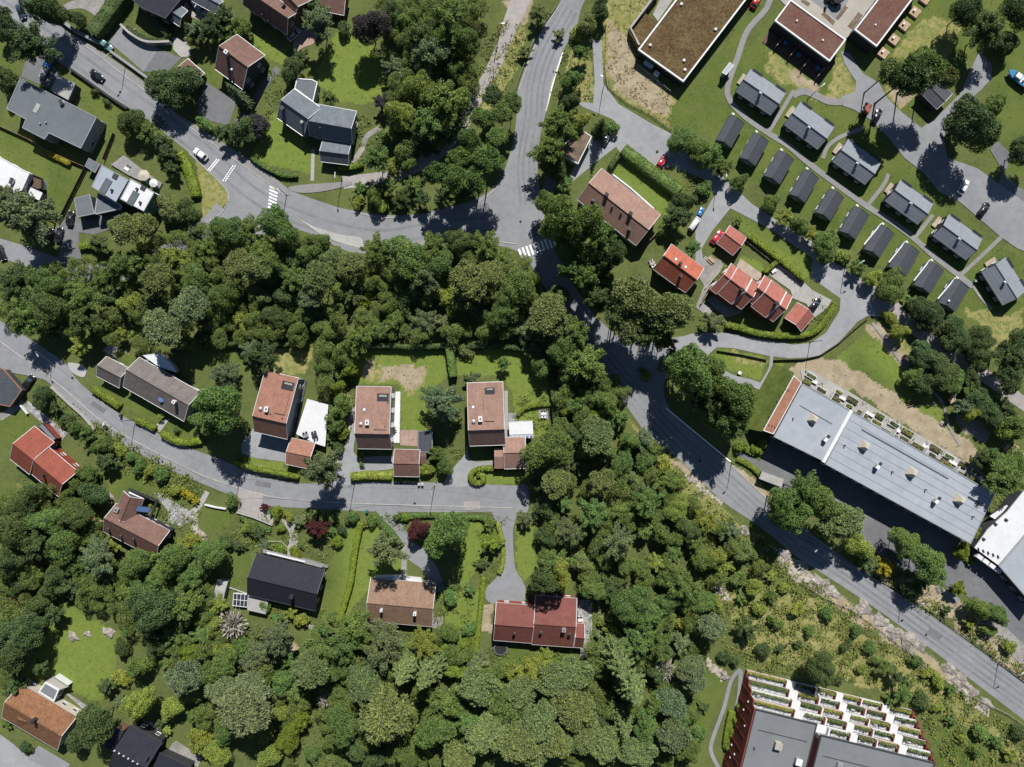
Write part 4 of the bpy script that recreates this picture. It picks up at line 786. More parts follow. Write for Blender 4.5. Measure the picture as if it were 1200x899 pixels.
# ---------------------------------------------------------------- cabins
def shadow_cabin(i, r0, r1, u, l):
    lab = ['large grey cabin nearest the flat-roofed hall, with a notched eave', 'large grey cabin with the tall lamp at its corner', 'large grey cabin with an orange deck, just below the tractor', 'large grey cabin in the middle under the tree shadow', 'large grey cabin just below the black car on the car park', 'large grey cabin at the right edge, set steeper than the rest'][i]
    h = house(lab, ((r0[0] + r1[0]) / 2, (r0[1] + r1[1]) / 2), 'cabin', 'cabin', 'large grey cabins'); g = gable_w(h, r0, r1, u, l, 3.2, 2.9, 4.9, roof='r_cabin', wall='black_wall', trim='dark_metal', oh=.3)
    for k in (-.7, .1, .9):
        f = .5 + k * .022; p = (r0[0] + (r1[0] - r0[0]) * f + (l[0] - u[0]) * .07, r0[1] + (r1[1] - r0[1]) * f + (l[1] - u[1]) * .07); vent(g, p, .17, .75, 'metal')
    P = g.P; Lg = g.L; sgn = 1 if g.P(0, 0, 0).x < g.P(Lg, 0, 0).x else -1
    a0 = 0 if sgn > 0 else Lg
    def deck(s0, s1, q0, q1, mat, z, name):
        mb = MB(); mb.prism([tuple(P(s, q, 0)[:2]) for s, q in ((s0, q0), (s1, q0), (s1, q1), (s0, q1))], z - .25, z); return mb.build(name, mat, h)
    e = -1.5 * sgn
    deck(a0 + e * .62, a0 + .25 * sgn, .6, g.w * .52, 'deck', .45, 'deck')
    # screens at the two recessed corners
    for s in (a0 + 2.2 * sgn, Lg - a0 - 2.0 * sgn): 
        mb = MB(); c = P(s, .35, 0)
        for q, w_ in ((.1, 3.0), (1.3, 3.0)):
            cc = P(s, q - .5, 3.22); mb.box(cc, (w_, .16, .3), ax=(g.u, g.n, Vector((0, 0, 1))))
        for k in (-1, 1): mb.box(P(s + k * 1.5, .1, 3.22), (.16, 1.2, .3), ax=(g.u, g.n, Vector((0, 0, 1))))
        o = mb.build('balcony_screen', 'black_wall', h); mb = MB(); mb.box(P(s, .1, 3.28), (2.6, .9, .06), ax=(g.u, g.n, Vector((0, 0, 1)))); mb.build('balcony_well', 'glass', o)
    return h
for i, q in enumerate((((871.3, 93.3), (913.3, 122), (902, 96), (881.5, 120.5)), ((928.7, 132.8), (969.3, 162.8), (958, 134), (938, 160.5)), ((986, 176), (1025.3, 204), (1013.5, 177), (994.5, 203)), ((1048.7, 222.7), (1088, 251.3), (1075.5, 225.5), (1057, 250)), ((1105.3, 264), (1145.3, 293.3), (1133, 266), (1113.5, 291.5)), ((1166.7, 310), (1192, 350), (1190, 319.5), (1162.5, 338.5)))): shadow_cabin(i, *q)
SM = [(857.3, 134, 873.3, 146, 856, 170.7, 840, 158.7), (884.7, 154.7, 902.7, 167.3, 884, 191.3, 868, 180), (914, 176, 932, 188, 913, 213, 896, 201), (944, 198, 961, 210, 942.5, 234.5, 926, 223), (974, 220.7, 990.7, 232, 972.7, 255.3, 956, 244.5), (1002.7, 241.3, 1020, 253.3, 1002, 278, 984.7, 266), (1032.7, 262.7, 1048.7, 274.7, 1031, 299.5, 1013, 287), (1060.7, 284, 1078.7, 296, 1062, 320.7, 1042, 308), (1090, 305.3, 1106.7, 318, 1090, 342, 1071.3, 329.3), (1120, 326, 1136, 338.7, 1120, 362, 1099.3, 350.7)]
ords = ['small dark cabin at the upper end of its row, beside the first path bend', 'small dark cabin second from the upper end of the row', 'small dark cabin third from the upper end of the row', 'small dark cabin fourth from the upper end, opposite the tall-lamp cabin', 'small dark cabin fifth from the upper end of the row', 'small dark cabin sixth from the upper end, above the single lane tree', 'small dark cabin fourth from the lower end, with a white verge', 'small dark cabin third from the lower end, above the lane shrubs', 'small dark cabin second from the lower end, by a path fork', 'small dark cabin at the lower end of its row, with a roof hatch']
for i, (ax_, ay, bx, by, cx, cy, dx, dy) in enumerate(SM):
    h = house(ords[i], ((ax_ + cx) / 2, (ay + cy) / 2), 'cabin', 'cabin', 'small dark cabins'); r0 = (ax_ + (bx - ax_) * .42, ay + (by - ay) * .42 - 1.5); r1 = (dx + (cx - dx) * .52, dy + (cy - dy) * .52 + 1)
    g = gable_w(h, r0, r1, ((ax_ + dx) / 2, (ay + dy) / 2), ((bx + cx) / 2, (by + cy) / 2), 2.5, 2.5, 3.7, roof='r_small', wall='green_wall', trim='dark_metal', oh=.2)
    w = W(ax_ + 2, ay - .5, 2.6); mb = MB(); mb.bbox(w, (.8, .5, .1), math.radians(-35), bev=.04); mb.build('porch_canopy', 'white', h)
    if i >= 6:
        a, b = W(ax_, ay, 2.6), W(dx, dy, 2.6); d = b - a; mb = MB(); mb.box((a + b) / 2 + Vector((-.1, .1, .02)), (d.length, .35, .12), math.atan2(d.y, d.x)); mb.build('white_verge', 'white', h)
    if i == 9: vent(g, (1112, 353), .2, .5, 'metal')
ORD = 'first second third fourth fifth sixth seventh eighth ninth tenth eleventh twelfth thirteenth fourteenth fifteenth sixteenth'.split()
# ---------------------------------------------------------------- large buildings
h = house('large hall with a brown sedum roof and white edges', (820, 30), 'hall', 'hall')
flat(h, P_('747.3,58.7 800.7,96.7 911,-48 858,-88'), 3.6, 'sedum', 'white', 'black_wall', .42, .25, inw=.15, frame='dark_metal')
for p in ((798.5, 5), (838.5, 34.5), (762, 53), (801.5, 71), (802.5, 82)):
    w = W(*p, 3.8); mb = MB(); mb.disc((w.x, w.y, 3.5), .28, .5, 10); mb.disc((w.x, w.y, 4.0), .42, .12, 10, r2=.2); mb.build('roof_vent', 'white', h)
mb = MB(); mb.prism([tuple(v) for v in [W(*q, 2.6)[:2] for q in P_('739,39 757,15 771,26 749,57')]], 0, 2.3); mb.build('lower_green_roof', 'sedum', h)
mb = MB(); mb.prism([tuple(v) for v in [W(*q, 2.6)[:2] for q in P_('739.5,38.5 757.5,15.5 771,25 771,-20 752,0')]], 0, .2); 
wall_line('retaining_wall', P_('770,-6 737,38 747,58'), .55, 2.7, 'concrete', 'pale angled retaining wall round the grass strip of the sedum hall')
for i, (x, y, b) in enumerate(((756.5, 76.5, 1), (761.5, 80, 1), (768.5, 88.5, 0))):
    t = thing('waste_container', ['white waste container with a blue side, first by the sedum hall wall', 'white waste container with a blue side, second by the sedum hall wall', 'white square waste container standing apart by the sedum hall wall'][i], 'container', W(x, y), 'waste containers'); w = W(x, y); mb = MB(); mb.bbox((w.x, w.y, .75), (1.4, 1.0, 1.3), -.6, bev=.08); mb.build('bin_body', 'glass_blue' if b else 'white', t)
    mb = MB(); mb.bbox((w.x, w.y, 1.47), (1.5, 1.1, .14), -.6, bev=.05); mb.build('lid', 'white', t)
fence(P_('747,77 770,96 785,108'), 1.1, 'low pale fence beside the waste containers of the hall', 'concrete', 2.2)
h = house('flat block with a red-brown sedum roof and a row of shaded patios', (945, 40), 'apartment_block', 'apartment block'); flat(h, P_('907.3,24.7 972,72.7 991.3,46.7 926,-.5'), 4.6, 'sedum_red', 'white', 'black_wall', .4, .22, inw=.15, frame='dark_metal')
for p in ((933.7, 24.3), (964, 47.2)):
    w = W(*p, 4.8); mb = MB(); mb.disc((w.x, w.y, 4.5), .25, .5, 10); mb.build('roof_vent', 'white', h)
for i, p in enumerate(((911, 52.5), (927, 64), (942.5, 76.5), (959, 88))):
    t = thing('privacy_screen', 'timber patio screen, number from the path side: ' + ['first', 'second', 'third', 'fourth'][i], 'screen', W(*p), 'patio screens'); w = W(*p); mb = MB(); mb.box((w.x, w.y, .9), (3.2, .12, 1.8), math.radians(50)); mb.build('boarding', 'wood', t)
    mb = MB(); [mb.box((w.x + k * 1.5 * math.cos(.87), w.y + k * 1.5 * math.sin(.87), .95), (.14, .14, 1.9), .87) for k in (-1, 1)]; mb.build('post', 'dark_wood', t)
    t['label'] = ['timber screen between shaded patios, at the end by the grass path', 'timber screen between shaded patios, beside the first blue table', 'timber screen between shaded patios, beside the second blue table', 'timber screen between shaded patios, at the straw-coloured lawn end'][i]
def table(p, label, r=.9, mat='glass_blue', group=None, hgt=.72):
    t = thing('round_table', label, 'table', W(*p), group); w = W(*p); mb = MB(); mb.disc((w.x, w.y, hgt - .05), r, .06, 18); mb.build('tabletop', mat, t); mb = MB(); mb.tube([(w.x, w.y, 0), (w.x, w.y, hgt - .05)], .08, 8); mb.disc((w.x, w.y, 0), .35, .05, 10); mb.build('leg', 'dark_metal', t); return t
for p, l in (((920, 51), 'blue round table on the first shaded patio'), ((935, 65.5), 'blue round table on the middle shaded patio'), ((957, 81), 'blue round table on the last shaded patio')): table(p, l, .75, 'glass_blue', 'blue patio tables')
h = house('block with a dull red sedum roof and timber balconies at the top edge', (1035, 20), 'apartment_block', 'apartment block'); flat(h, P_('1000.7,35.3 1027,55.3 1084,-20 1058,-40'), 4.8, 'sedum_red', 'white', 'black_wall', .4, .22, inw=.15, frame='dark_metal')
w = W(1026, 29, 5); mb = MB(); mb.disc((w.x, w.y, 4.6), .25, .5, 10); mb.build('roof_vent', 'white', h)
for p in ((1034, 63.5), (1046.5, 47.5), (1058.5, 31), (1071, 15.5), (1083, 0)):
    w = W(*p); mb = MB(); mb.bbox((w.x, w.y, .35), (2.6, 2.6, .7), math.radians(53), bev=.04); o = mb.build('balcony', 'wood', h); mb = MB(); a = math.radians(53); mb.box((w.x - .7 * math.cos(a), w.y + .3, .95), (.7, .5, .5), a); mb.build('balcony_seat', 'white', o)
# long grey block
h = house('long grey sheet-roofed block with a copper-brown end strip', (1030, 545), 'apartment_block', 'apartment block')
flat(h, P_('940.7,449.5 998,481.5 965.5,541 906.7,512'), 7.2, 'r_metal', 'metal', 'black_wall', .25, .12, storeys=2, inw=.4); flat(h, P_('999,482.3 1165.7,578.7 1137.5,637.5 967,544'), 7.0, 'r_metal', 'metal', 'black_wall', .25, .12, storeys=2, inw=.4, roofname='second_roof', )
flat(h, P_('930,440 939.5,448.5 906.5,509 894,504.7'), 6.8, 'r_copper', 'white', 'concrete', .2, .1, win=False, inw=.25, roofname='copper_strip')
a, b = W(997.5, 481, 7.4), W(964.5, 542, 7.4); d = b - a; mb = MB(); mb.bbox((a + b) / 2 - Vector((0, 0, .3)), (d.length, .95, 1.1), math.atan2(d.y, d.x), bev=.06); mb.build('fire_wall', 'white', h)
def hood(root, p, z, rot):
    w = W(*p, z + 1.2); X = Vector((math.cos(rot), math.sin(rot), 0)); Y = Vector((-X.y, X.x, 0)); q = Vector((w.x, w.y, z)); r = 1.25
    b_ = [q + X * a * r + Y * c * r for a, c in ((-1, -1), (1, -1), (1, 1), (-1, 1))]; t_ = [q + X * a * .5 + Y * c * .5 + Vector((0, 0, 1.9)) for a, c in ((-1, -1), (1, -1), (1, 1), (-1, 1))]
    mb = MB(); mb.add(b_ + t_, [(4, 5, 6, 7)] + [(i, (i + 1) % 4, 4 + (i + 1) % 4, 4 + i) for i in range(4)]); mb.build('roof_hood', 'cream', root)
for p in ((954.5, 491.5), (1015, 523), (1071, 554.5), (1127, 586.5)): hood(h, p, 7.1, math.radians(-32))
for p in ((968, 515.5), (1029, 547.5), (1098, 588)):
    roof_box(h, p, 7.1, (1.0, .8, 1.5), .9, 'metal', 'chimney', 'white'); roof_box(h, (p[0] + 2.5, p[1] - 3.4), 7.1, (1.0, .8, 1.2), .9, 'white', 'chimney', 'dark_metal')
for p in ((929.5, 490.5), (990, 522), (1046, 553), (1085, 574), (1140.5, 605.5)): 
    w = W(*p, 7.4); mb = MB(); mb.disc((w.x, w.y, 7.0), .16, .9, 8); mb.build('roof_vent', 'dark_metal', h)
for a, b in (((1135, 582), (1152, 592.5)), ((937, 475), (975, 497)), ((1010, 503), (1112, 561))):
    p, q = W(*a, 7.23), W(*b, 7.23); d = q - p; wdt = .35 if a[0] == 1135 else .14; mb = MB(); mb.box((p + q) / 2, (d.length, wdt, .1), math.atan2(d.y, d.x)); mb.build('roof_seam', 'dark_metal', h)
for k in range(1, 7):
    a, b = Vector((999, 482.3)).lerp(Vector((967, 544)), k / 7), Vector((1165.7, 578.7)).lerp(Vector((1137.5, 637.5)), k / 7); p, q = W(a.x + 1, a.y + 1, 7.01), W(b.x - 1, b.y - 1, 7.01); d = q - p; mb = MB(); mb.box((p + q) / 2, (d.length, .07, .05), math.atan2(d.y, d.x)); mb.build('sheet_seam', 'r_felt', h)
for p in ((921, 456), (924, 457.5), (914, 465), (904.5, 484), (898.5, 495), (901.5, 498), (905, 499), (908, 500.5)): 
    w = W(*p, 7.1); mb = MB(); mb.disc((w.x, w.y, 6.7), .12, .5, 8); mb.build('roof_vent', 'dark_metal', h)
# grassy bank against the copper end
mb = MB(); top_ = [W(*p, 5.9) for p in ((931, 437), (922, 455), (910, 476), (893, 506))]; mid_ = [W(*p, 2.6) for p in ((918, 430), (908, 450), (896, 472), (879, 503))]; bot_ = [W(*p, .01) for p in ((906, 426), (895, 446), (883, 468), (868, 500))]
for r0_, r1_ in ((top_, mid_), (mid_, bot_)):
    for i in range(3): mb.add([r0_[i], r0_[i + 1], r1_[i + 1], r1_[i]], [(3, 2, 1, 0)])
for i in (0, 3): mb.add([top_[i], mid_[i], bot_[i], Vector((top_[i].x, top_[i].y, 0))], [(0, 1, 2, 3)])
struct(mb.build('terrain', 'bank'))
# terraces with planters along its upper side
a0, b0 = Vector((940, 438)), Vector((1166, 570)); dv = (b0 - a0); dn = Vector((dv.y, -dv.x)).normalized()
sl('terrace', '938,434 950,434 1000,462 1060,500 1110,528 1160,562 1168,577 1000,482 941,449', 'concrete')
for i in range(14):
    t0 = (i + .1) / 14
    for k in range(2):
        if (i * 2 + k) in (3, 9, 12, 17, 22): continue
        c = a0 + dv * (t0 + .03) + dn * (-6.2 if k == 0 else 2.2); w = W(c.x, c.y); a = math.atan2(-(dv.y), dv.x)
        t = thing('planter_box', 'planter box of the grey block, ' + ORD[i] + ' place from the copper end, ' + ('wall row' if k == 0 else 'outer row'), 'planter', w, 'planters of the outer row' if k else 'planters of the wall row')
        L = 3.2 if (i + k) % 3 else 2.3; mb = MB()
        for s in (-1, 1): mb.box((w.x - math.sin(a) * .6 * s, w.y + math.cos(a) * .6 * s, .35), (L, .14, .7), a); mb.box((w.x + math.cos(a) * (L / 2 - .07) * s, w.y + math.sin(a) * (L / 2 - .07) * s, .35), (.14, 1.06, .7), a)
        mb.build('box_side', 'white' if (i + k) % 2 else 'dark_wood', t); mb = MB(); mb.box((w.x, w.y, .28), (L - .3, 1.0, .5), a); mb.build('soil', 'soil', t)
        PLANT = globals().setdefault('PLANTS', []); PLANT.append((t, w, L, a))
for i in range(7):
    c = a0 + dv * ((i + .45) / 7) + dn * (-1.5); w = W(c.x, c.y); a = math.atan2(-dv.y, dv.x)
    mb = MB(); mb.bbox((w.x, w.y, .38), (1.5 + i % 3 * .5, .9, .76), a, bev=.05); tag(mb.build('garden_bench', 'white'), 'white boxy bench on the grey block terrace, ' + ORD[i] + ' from the copper end', 'bench', 'white terrace benches')
for i in range(6):
    c = a0 + dv * ((i + .95) / 6.2) + dn * (-7.5); w = W(c.x, c.y); mb = MB(); mb.box((w.x, w.y, 1.2), (.14, 2.4, 2.4), math.atan2(-dv.y, dv.x)); tag(mb.build('partition_wall', 'white'), 'white partition wall on the grey block terrace, ' + ORD[i] + ' from the copper end', 'wall', 'white terrace partitions')
h = house('grey flat bicycle shed beside the dark car park', (904, 562), 'shed', 'shed'); flat(h, P_('893,552 919,561 916,571.3 889.3,561'), 2.5, 'concrete', 'metal', 'dark_wall', .15, .06, win=False)
# white-roofed building at the right edge
h = house('building with a bright white roof and a grey roof at the right edge', (1180, 640), 'apartment_block', 'apartment block')
flat(h, P_('1142,642 1170,662.5 1204,622 1225,590 1200,575 1180,600 1157,621'), 4.6, 'white_roof', 'white', 'dark_wall', .25, .1, win=False); flat(h, P_('1170.5,663.5 1215,715 1260,640 1230,600 1205,623'), 5.4, 'r_metal', 'metal', 'black_wall', .25, .12, storeys=1, roofname='second_roof')
for p in ((1180, 609.5), (1167.5, 614.5), (1153.5, 632)): roof_box(h, p, 4.6, (.6, .9, .4), .9, 'dark_metal', 'roof_hatch')
for k in range(5): roof_box(h, (1147.5 + 5.8 * k, 644 + 2.2 * k), 4.6, (.16, .9, .5), .3, 'dark_metal', 'roof_vent')
w0, w1 = W(1143, 647, 3), W(1172, 668, 3); d = w1 - w0; a = math.atan2(d.y, d.x)
for k in range(4):
    q = w0 + d * ((k + .5) / 4) + Vector((-.35, -.5, 0)); mb = MB(); mb.box((q.x, q.y, 3.6), (1.7, 1.1, 1.1), a); mb.build('balcony', 'white', h)
tag(slab('entrance_canopy', P_('1160,605 1180,592 1192,600 1172,612'), 3.0, .25, 'white_roof'), 'white curved canopy under the trees beside the white roof', 'canopy')
# ---------------------------------------------------------------- stepped apartment block
h = house('tall stepped apartment block with planted white terraces and a dark red end wall', (980, 860), 'apartment_block', 'apartment block')
A = W(878.7, 789.3, 2.7); B = W(1074.7, 837.3, 2.7); u = (B - A); u.z = 0; L = u.length; u.normalize(); n = Vector((u.y, -u.x, 0)); A0 = Vector((A.x, A.y, 0))
Q = lambda s, d_, z=0.0, A0=A0, u=u, n=n: A0 + u * float(s) + n * float(d_) + Vector((0, 0, float(z)))
LV, DP = 2.7, 1.5; Ls = L * .355; DEEP = 34
ax = (u, n, Vector((0, 0, 1)))
def qbox(name, s0, s1, d0, d1, z0, z1, mat, parent=None):
    mb = MB(); mb.box(Q((s0 + s1) / 2, (d0 + d1) / 2, (z0 + z1) / 2), (abs(s1 - s0), abs(d1 - d0), z1 - z0), ax=ax); return mb.build(name, mat, parent or h)
TP = []
for (s0, s1, nl) in ((0, Ls, 4), (Ls, L, 5)):
    for k in range(nl):
        d0 = DP * k; zf = LV * k + .25 if k else .25; off = 2.1 if (s0 > 0) else 0
        qbox('terrace_floor', s0, s1, d0, d0 + DP + 1.2, zf - .25, zf, 'white'); qbox('front_wall', s0 + .05, s1 - .05, d0 + DP + .6, d0 + DP + 1.6, zf, zf + LV - .27, 'glass_grey')
    zr = LV * nl + .1; dr = DP * nl; roofp = [tuple(Q(s, d_)[:2]) for s, d_ in ((s0, dr), (s1, dr), (s1, dr + DEEP), (s0, dr + DEEP))]
    mb = MB(); mb.prism(roofp, zr - .25, zr); mb.build('roof', 'r_apart', h)
    for s_a, s_b, da, db in ((s0, s1, dr, dr + .3), (s0, s0 + .3, dr + .3, dr + DEEP), (s1 - .3, s1, dr + .3, dr + DEEP)): qbox('parapet', s_a, s_b, da, db, zr - .25, zr + .2, 'dark_metal')
    qbox('body', s0 + .1, s1 - .1, DP * nl + .7, dr + DEEP, 0, zr - .26, 'apt_red')
    qbox('roof_seam', s0 + 2, s1 - 1.5, dr + 5.2, dr + 5.4, zr, zr + .06, 'dark_metal')
# dark red end walls, stepped
for s, nl, base in ((-.16, 4, 0), (L + .16, 5, 0)):
    mb = MB(); pr = [(0, 0)]
    for k in range(nl): pr += [(DP * k, LV * k + 1.25), (DP * k + DP * .8, LV * k + 1.35)]
    pr += [(DP * nl, LV * nl + .3), (DP * nl + DEEP, LV * nl + .3), (DP * nl + DEEP, 0)]
    m_ = len(pr); vs = [Q(s + e, d_, z) for e in (-.15, .15) for d_, z in pr]; mb.add(vs, [tuple(range(m_)), tuple(range(2 * m_ - 1, m_ - 1, -1))] + [(i, m_ + i, m_ + (i + 1) % m_, (i + 1) % m_) for i in range(m_)]); mb.build('end_wall', 'apt_red', h)
for k in range(7): qbox('wall_ridge', -.42, -.31, 4 + k * 3.6, 4.25 + k * 3.6, 0, 9.5 if k else 6, 'apt_red')
for d_, z in ((6, 6.5), (9, 5), (12, 8), (20, 3), (21, 6), (23, 4)): qbox('wall_lamp', -.6, -.31, d_, d_ + .35, z, z + .4, 'white')
# zigzag white partitions and planters
bays = [(0, 11.2, 0), (13.7, 19.5, 1), (20.0, 25.5, 1), (27.6, 32.6, 1), (33.0, 38.7, 1), (41.0, L, 1)]
zig = [(11.2, 13.7, 1.0), (19.5, 20.0, 1.3), (25.5, 27.6, 1.0), (32.6, 33.0, 1.3), (38.7, 41.0, 1.0)]
fl = ['beige', 'pink_floor', 'white', 'grey_deck', 'beige', 'turf', 'white', 'deck', 'pink_floor', 'r_slate']
ci = 0
for bi, (s0, s1, _) in enumerate(bays):
    nl = 4 if (s0 + s1) / 2 < Ls else 5
    for k in range(nl):
        d0 = DP * k; zf = LV * k + .25; pm = ['wood', 'white', 'dark_wood'][(bi + k * 2) % 3]
        o = qbox('planter', s0 + .1, s1 - .35, d0 + .03, d0 + .72, zf - .1, zf + .75, pm); TP.append((o, s0 + .2, s1 - .45, d0 + .38, zf + .72))
        qbox('floor_covering', s0 + .1, s1 - .4, d0 + .74, d0 + DP - .05, zf, zf + .03, fl[(bi * 3 + k) % 10]); qbox('side_panel', s1 - .3, s1, d0 + .05, d0 + DP + .4, zf - .1, zf + 1.2, 'apt_red')
        ci += 1; rr = random.Random(ci * 7)
        for _ in range(2):
            a_ = rr.uniform(s0 + .4, max(s0 + .5, s1 - 1.2)); wv = rr.uniform(.35, 1.3); qbox(rr.choice(('bench_seat', 'storage_box', 'terrace_rug', 'lounger')), a_, a_ + wv, d0 + .68, d0 + rr.uniform(.95, 1.4), zf + .04, zf + rr.choice((.06, .4, .5)), rr.choice(('dark_wood', 'r_slate', 'wood', 'glass_grey', 'r_red2', 'black_wall', 'cream', 'turf')))
        if ci % 3 == 0: qbox('terrace_table', s0 + 1.5, s0 + 2.6, d0 + .75, d0 + 1.35, zf + .5, zf + .7, 'white' if ci % 2 else 'dark_wood')
        if ci % 4 == 1: qbox('terrace_chair', s0 + 3, s0 + 3.5, d0 + .8, d0 + 1.3, zf + .3, zf + .8, 'r_red2' if ci % 8 == 1 else 'dark_metal')
for bi, (s0, s1, hh) in enumerate(zig):
    nl = 4 if (s0 + s1) / 2 < Ls else 5
    for k in range(nl):
        d0 = DP * k; zf = LV * k + .25; e = .25 if k % 2 else -.15; qbox('white_partition', s0 + .05 + e * .2, s1 - .05 + e * .2, d0 + .02, d0 + DP + .75, zf - .24, zf + hh, 'white')
roof_box(h, (912.7, 875), 10.9, (1.7, 1.7, 1.3), -.24, 'cream', 'roof_vent_box', 'beige'); roof_box(h, (936.5, 893.5), 10.9, (1.5, 1.6, 1.3), -.24, 'metal', 'roof_vent_box', 'white'); roof_box(h, (985, 898), 13.6, (1.4, 1.4, 1.0), -.24, 'metal', 'roof_vent_box')
roof_box(h, (885, 878), 10.9, (.25, .25, .9), 0, 'dark_metal', 'roof_vent')
# small left-edge roofs
h = house('dark flat carport with brick-red edges at the left edge', (8, 455), 'carport', 'carport'); flat(h, P_('-22,440 4,432 26,457.3 12,477 -20,470'), 2.7, 'r_small', 'r_copper', 'dark_wall', .2, .14, win=False)
h = house('low mossy wood shed at the left edge below the red house', (10, 700), 'shed', 'shed'); gable(h, (0, 690), (24, 694), (14, 716), (0, 700), 2.4, 2.1, 3.0, 'sedum', 'brown_wall', oh=.2, trim=None, cap=False, win=False)
h = house('tiny grey shelter with a long shadow beside the grass path', (853, 80), 'shelter', 'shelter'); flat(h, P_('855,73 860,76.5 851,88 846,85'), 2.9, 'r_metal', 'metal', 'grey_wall', .08, .04, win=False)
h = house('timber hut with a pale roof under the big car park trees', (1095, 118), 'hut', 'hut'); gable(h, (1078, 108), (1098, 128), (1118, 112), (1088, 100), 3.2, 3.2, 4.0, 'r_small', 'black_wall', win=False)
# ---------------------------------------------------------------- vehicles
def loft(mb, secs, mi=0):
    """secs: rings of points with equal counts, front to back"""
    n = len(secs[0]); vs = [p for r in secs for p in r]
    mb.add(vs, [(i * n + k, i * n + (k + 1) % n, (i + 1) * n + (k + 1) % n, (i + 1) * n + k) for i in range(len(secs) - 1) for k in range(n)] + [tuple(range(n - 1, -1, -1)), tuple(range((len(secs) - 1) * n, len(secs) * n))], mi)
def make_car(kind='car'):
    L, Wd, Ht = {'car': (4.4, 1.8, 1.46), 'van': (5.4, 2.0, 2.2), 'pickup': (5.2, 1.9, 1.75)}[kind]
    root = thing('parked_car' if kind != 'van' else 'van', 'x', 'car', (0, 0, 0)); hw = Wd / 2; belt = {'car': .86, 'van': 1.15, 'pickup': .95}[kind]
    def ring(x, w, z0, z1): return [(x, -w * .93, z0), (x, w * .93, z0), (x, w, (z0 + z1) * .5), (x, w * .97, z1 - .06), (x, w * .88, z1), (x, -w * .88, z1), (x, -w * .97, z1 - .06), (x, -w, (z0 + z1) * .5)]
    f, r = L / 2, -L / 2; mb = MB()
    loft(mb, [ring(f, hw * .74, .38, .58), ring(f - .12, hw * .88, .26, .68), ring(f - .5, hw * .97, .22, .76), ring(f - 1.15, hw, .2, belt - .02), ring(0, hw, .2, belt), ring(r + .7, hw, .2, belt + .02), ring(r + .2, hw * .95, .24, belt - .02), ring(r, hw * .82, .36, belt - .16)])
    mb.build('body', 'paint_car', root, True)
    c0, c1, b0, b1 = {'car': (f - 1.15, f - 1.85, r + .25, r + .85), 'van': (f - .55, f - 1.2, r + .03, r + .12), 'pickup': (f - 1.3, f - 1.85, -.65, -.4)}[kind]
    def cr(x, w, z): return [(x, -w, z), (x, w, z)]
    t = .78 * hw; v = [(c0, -hw * .9, belt - .01), (c0, hw * .9, belt - .01), (b0, hw * .9, belt), (b0, -hw * .9, belt), (c1, -t, Ht - .04), (c1, t, Ht - .04), (b1, t, Ht - .04), (b1, -t, Ht - .04)]
    mb = MB(); mb.add(v, [(0, 1, 5, 4), (1, 2, 6, 5), (2, 3, 7, 6), (3, 0, 4, 7)]); mb.build('windows', 'glass' if kind != 'van' else 'paint_car', root)
    if kind == 'van': mb = MB(); mb.add([(c0 + .02, -hw * .8, belt + .1), (c0 + .02, hw * .8, belt + .1), (c1 + .06, t * .9, Ht - .2), (c1 + .06, -t * .9, Ht - .2)], [(0, 1, 2, 3)]); mb.build('windscreen', 'glass', root)
    mb = MB(); m = .5 * (c1 + b1); mb.bbox((m, 0, Ht - .02), (c1 - b1 + .06, t * 2 + .04, .07), bev=.1 if kind != 'van' else .05); mb.build('roof', 'paint_car', root, True)
    if kind == 'pickup':
        mb = MB(); mb.box((r + 1.0, 0, belt - .02), (1.7, hw * 1.6, .06)); mb.build('load_bed', 'dark_metal', root)
    for x in (f - .85, r + .85):
        for y in (-1, 1):
            mb = MB(); mb.tube([(x, y * (hw - .2), .32), (x, y * (hw + .01), .32)], .32, 14); w_ = mb.build('wheel', 'rubber', root); mb = MB(); mb.tube([(x, y * (hw - .05), .32), (x, y * (hw + .02), .32)], .19, 10); mb.build('rim', 'metal', w_)
    for y in (-1, 1):
        mb = MB(); mb.bbox((f - .1, y * hw * .62, .62), (.22, .36, .12), bev=.03); mb.build('headlight', 'lamp', root); mb = MB(); mb.bbox((r + .06, y * hw * .68, belt - .2), (.12, .3, .14), bev=.03); mb.build('taillight', 'red_lens', root)
        mb = MB(); mb.bbox((c0 - .25, y * (hw + .08), belt + .05), (.14, .2, .12), bev=.03); mb.build('mirror', 'paint_car', root)
    return root
PROTO = {k: make_car(k) for k in ('car', 'van', 'pickup')}; USED = set()
def car(p, ang, col, label, kind='car', sc=1.0, group=None, cat=None, z=.11):
    """ang: pixel direction of the nose, degrees anticlockwise from picture right"""
    if kind not in USED: o = PROTO[kind]; USED.add(kind)
    else: o = copy_tree(PROTO[kind])
    w = W(*p); o.location = (w.x, w.y, z); o.rotation_euler = (0, 0, math.radians(ang)); o.scale = (sc,) * 3
    tag(o, label, cat or ('van' if kind == 'van' else 'car'), group or 'cars parked and driving')
    for c in [o] + list(o.children_recursive): c.color = (*col, 1)
    return o
BK, GY, DB, WH, RD, SV, BL, TL_ = (.012, .013, .016), (.05, .055, .065), (.03, .045, .075), (.75, .75, .76), (.42, .02, .035), (.4, .41, .43), (.03, .2, .5), (.12, .25, .24)
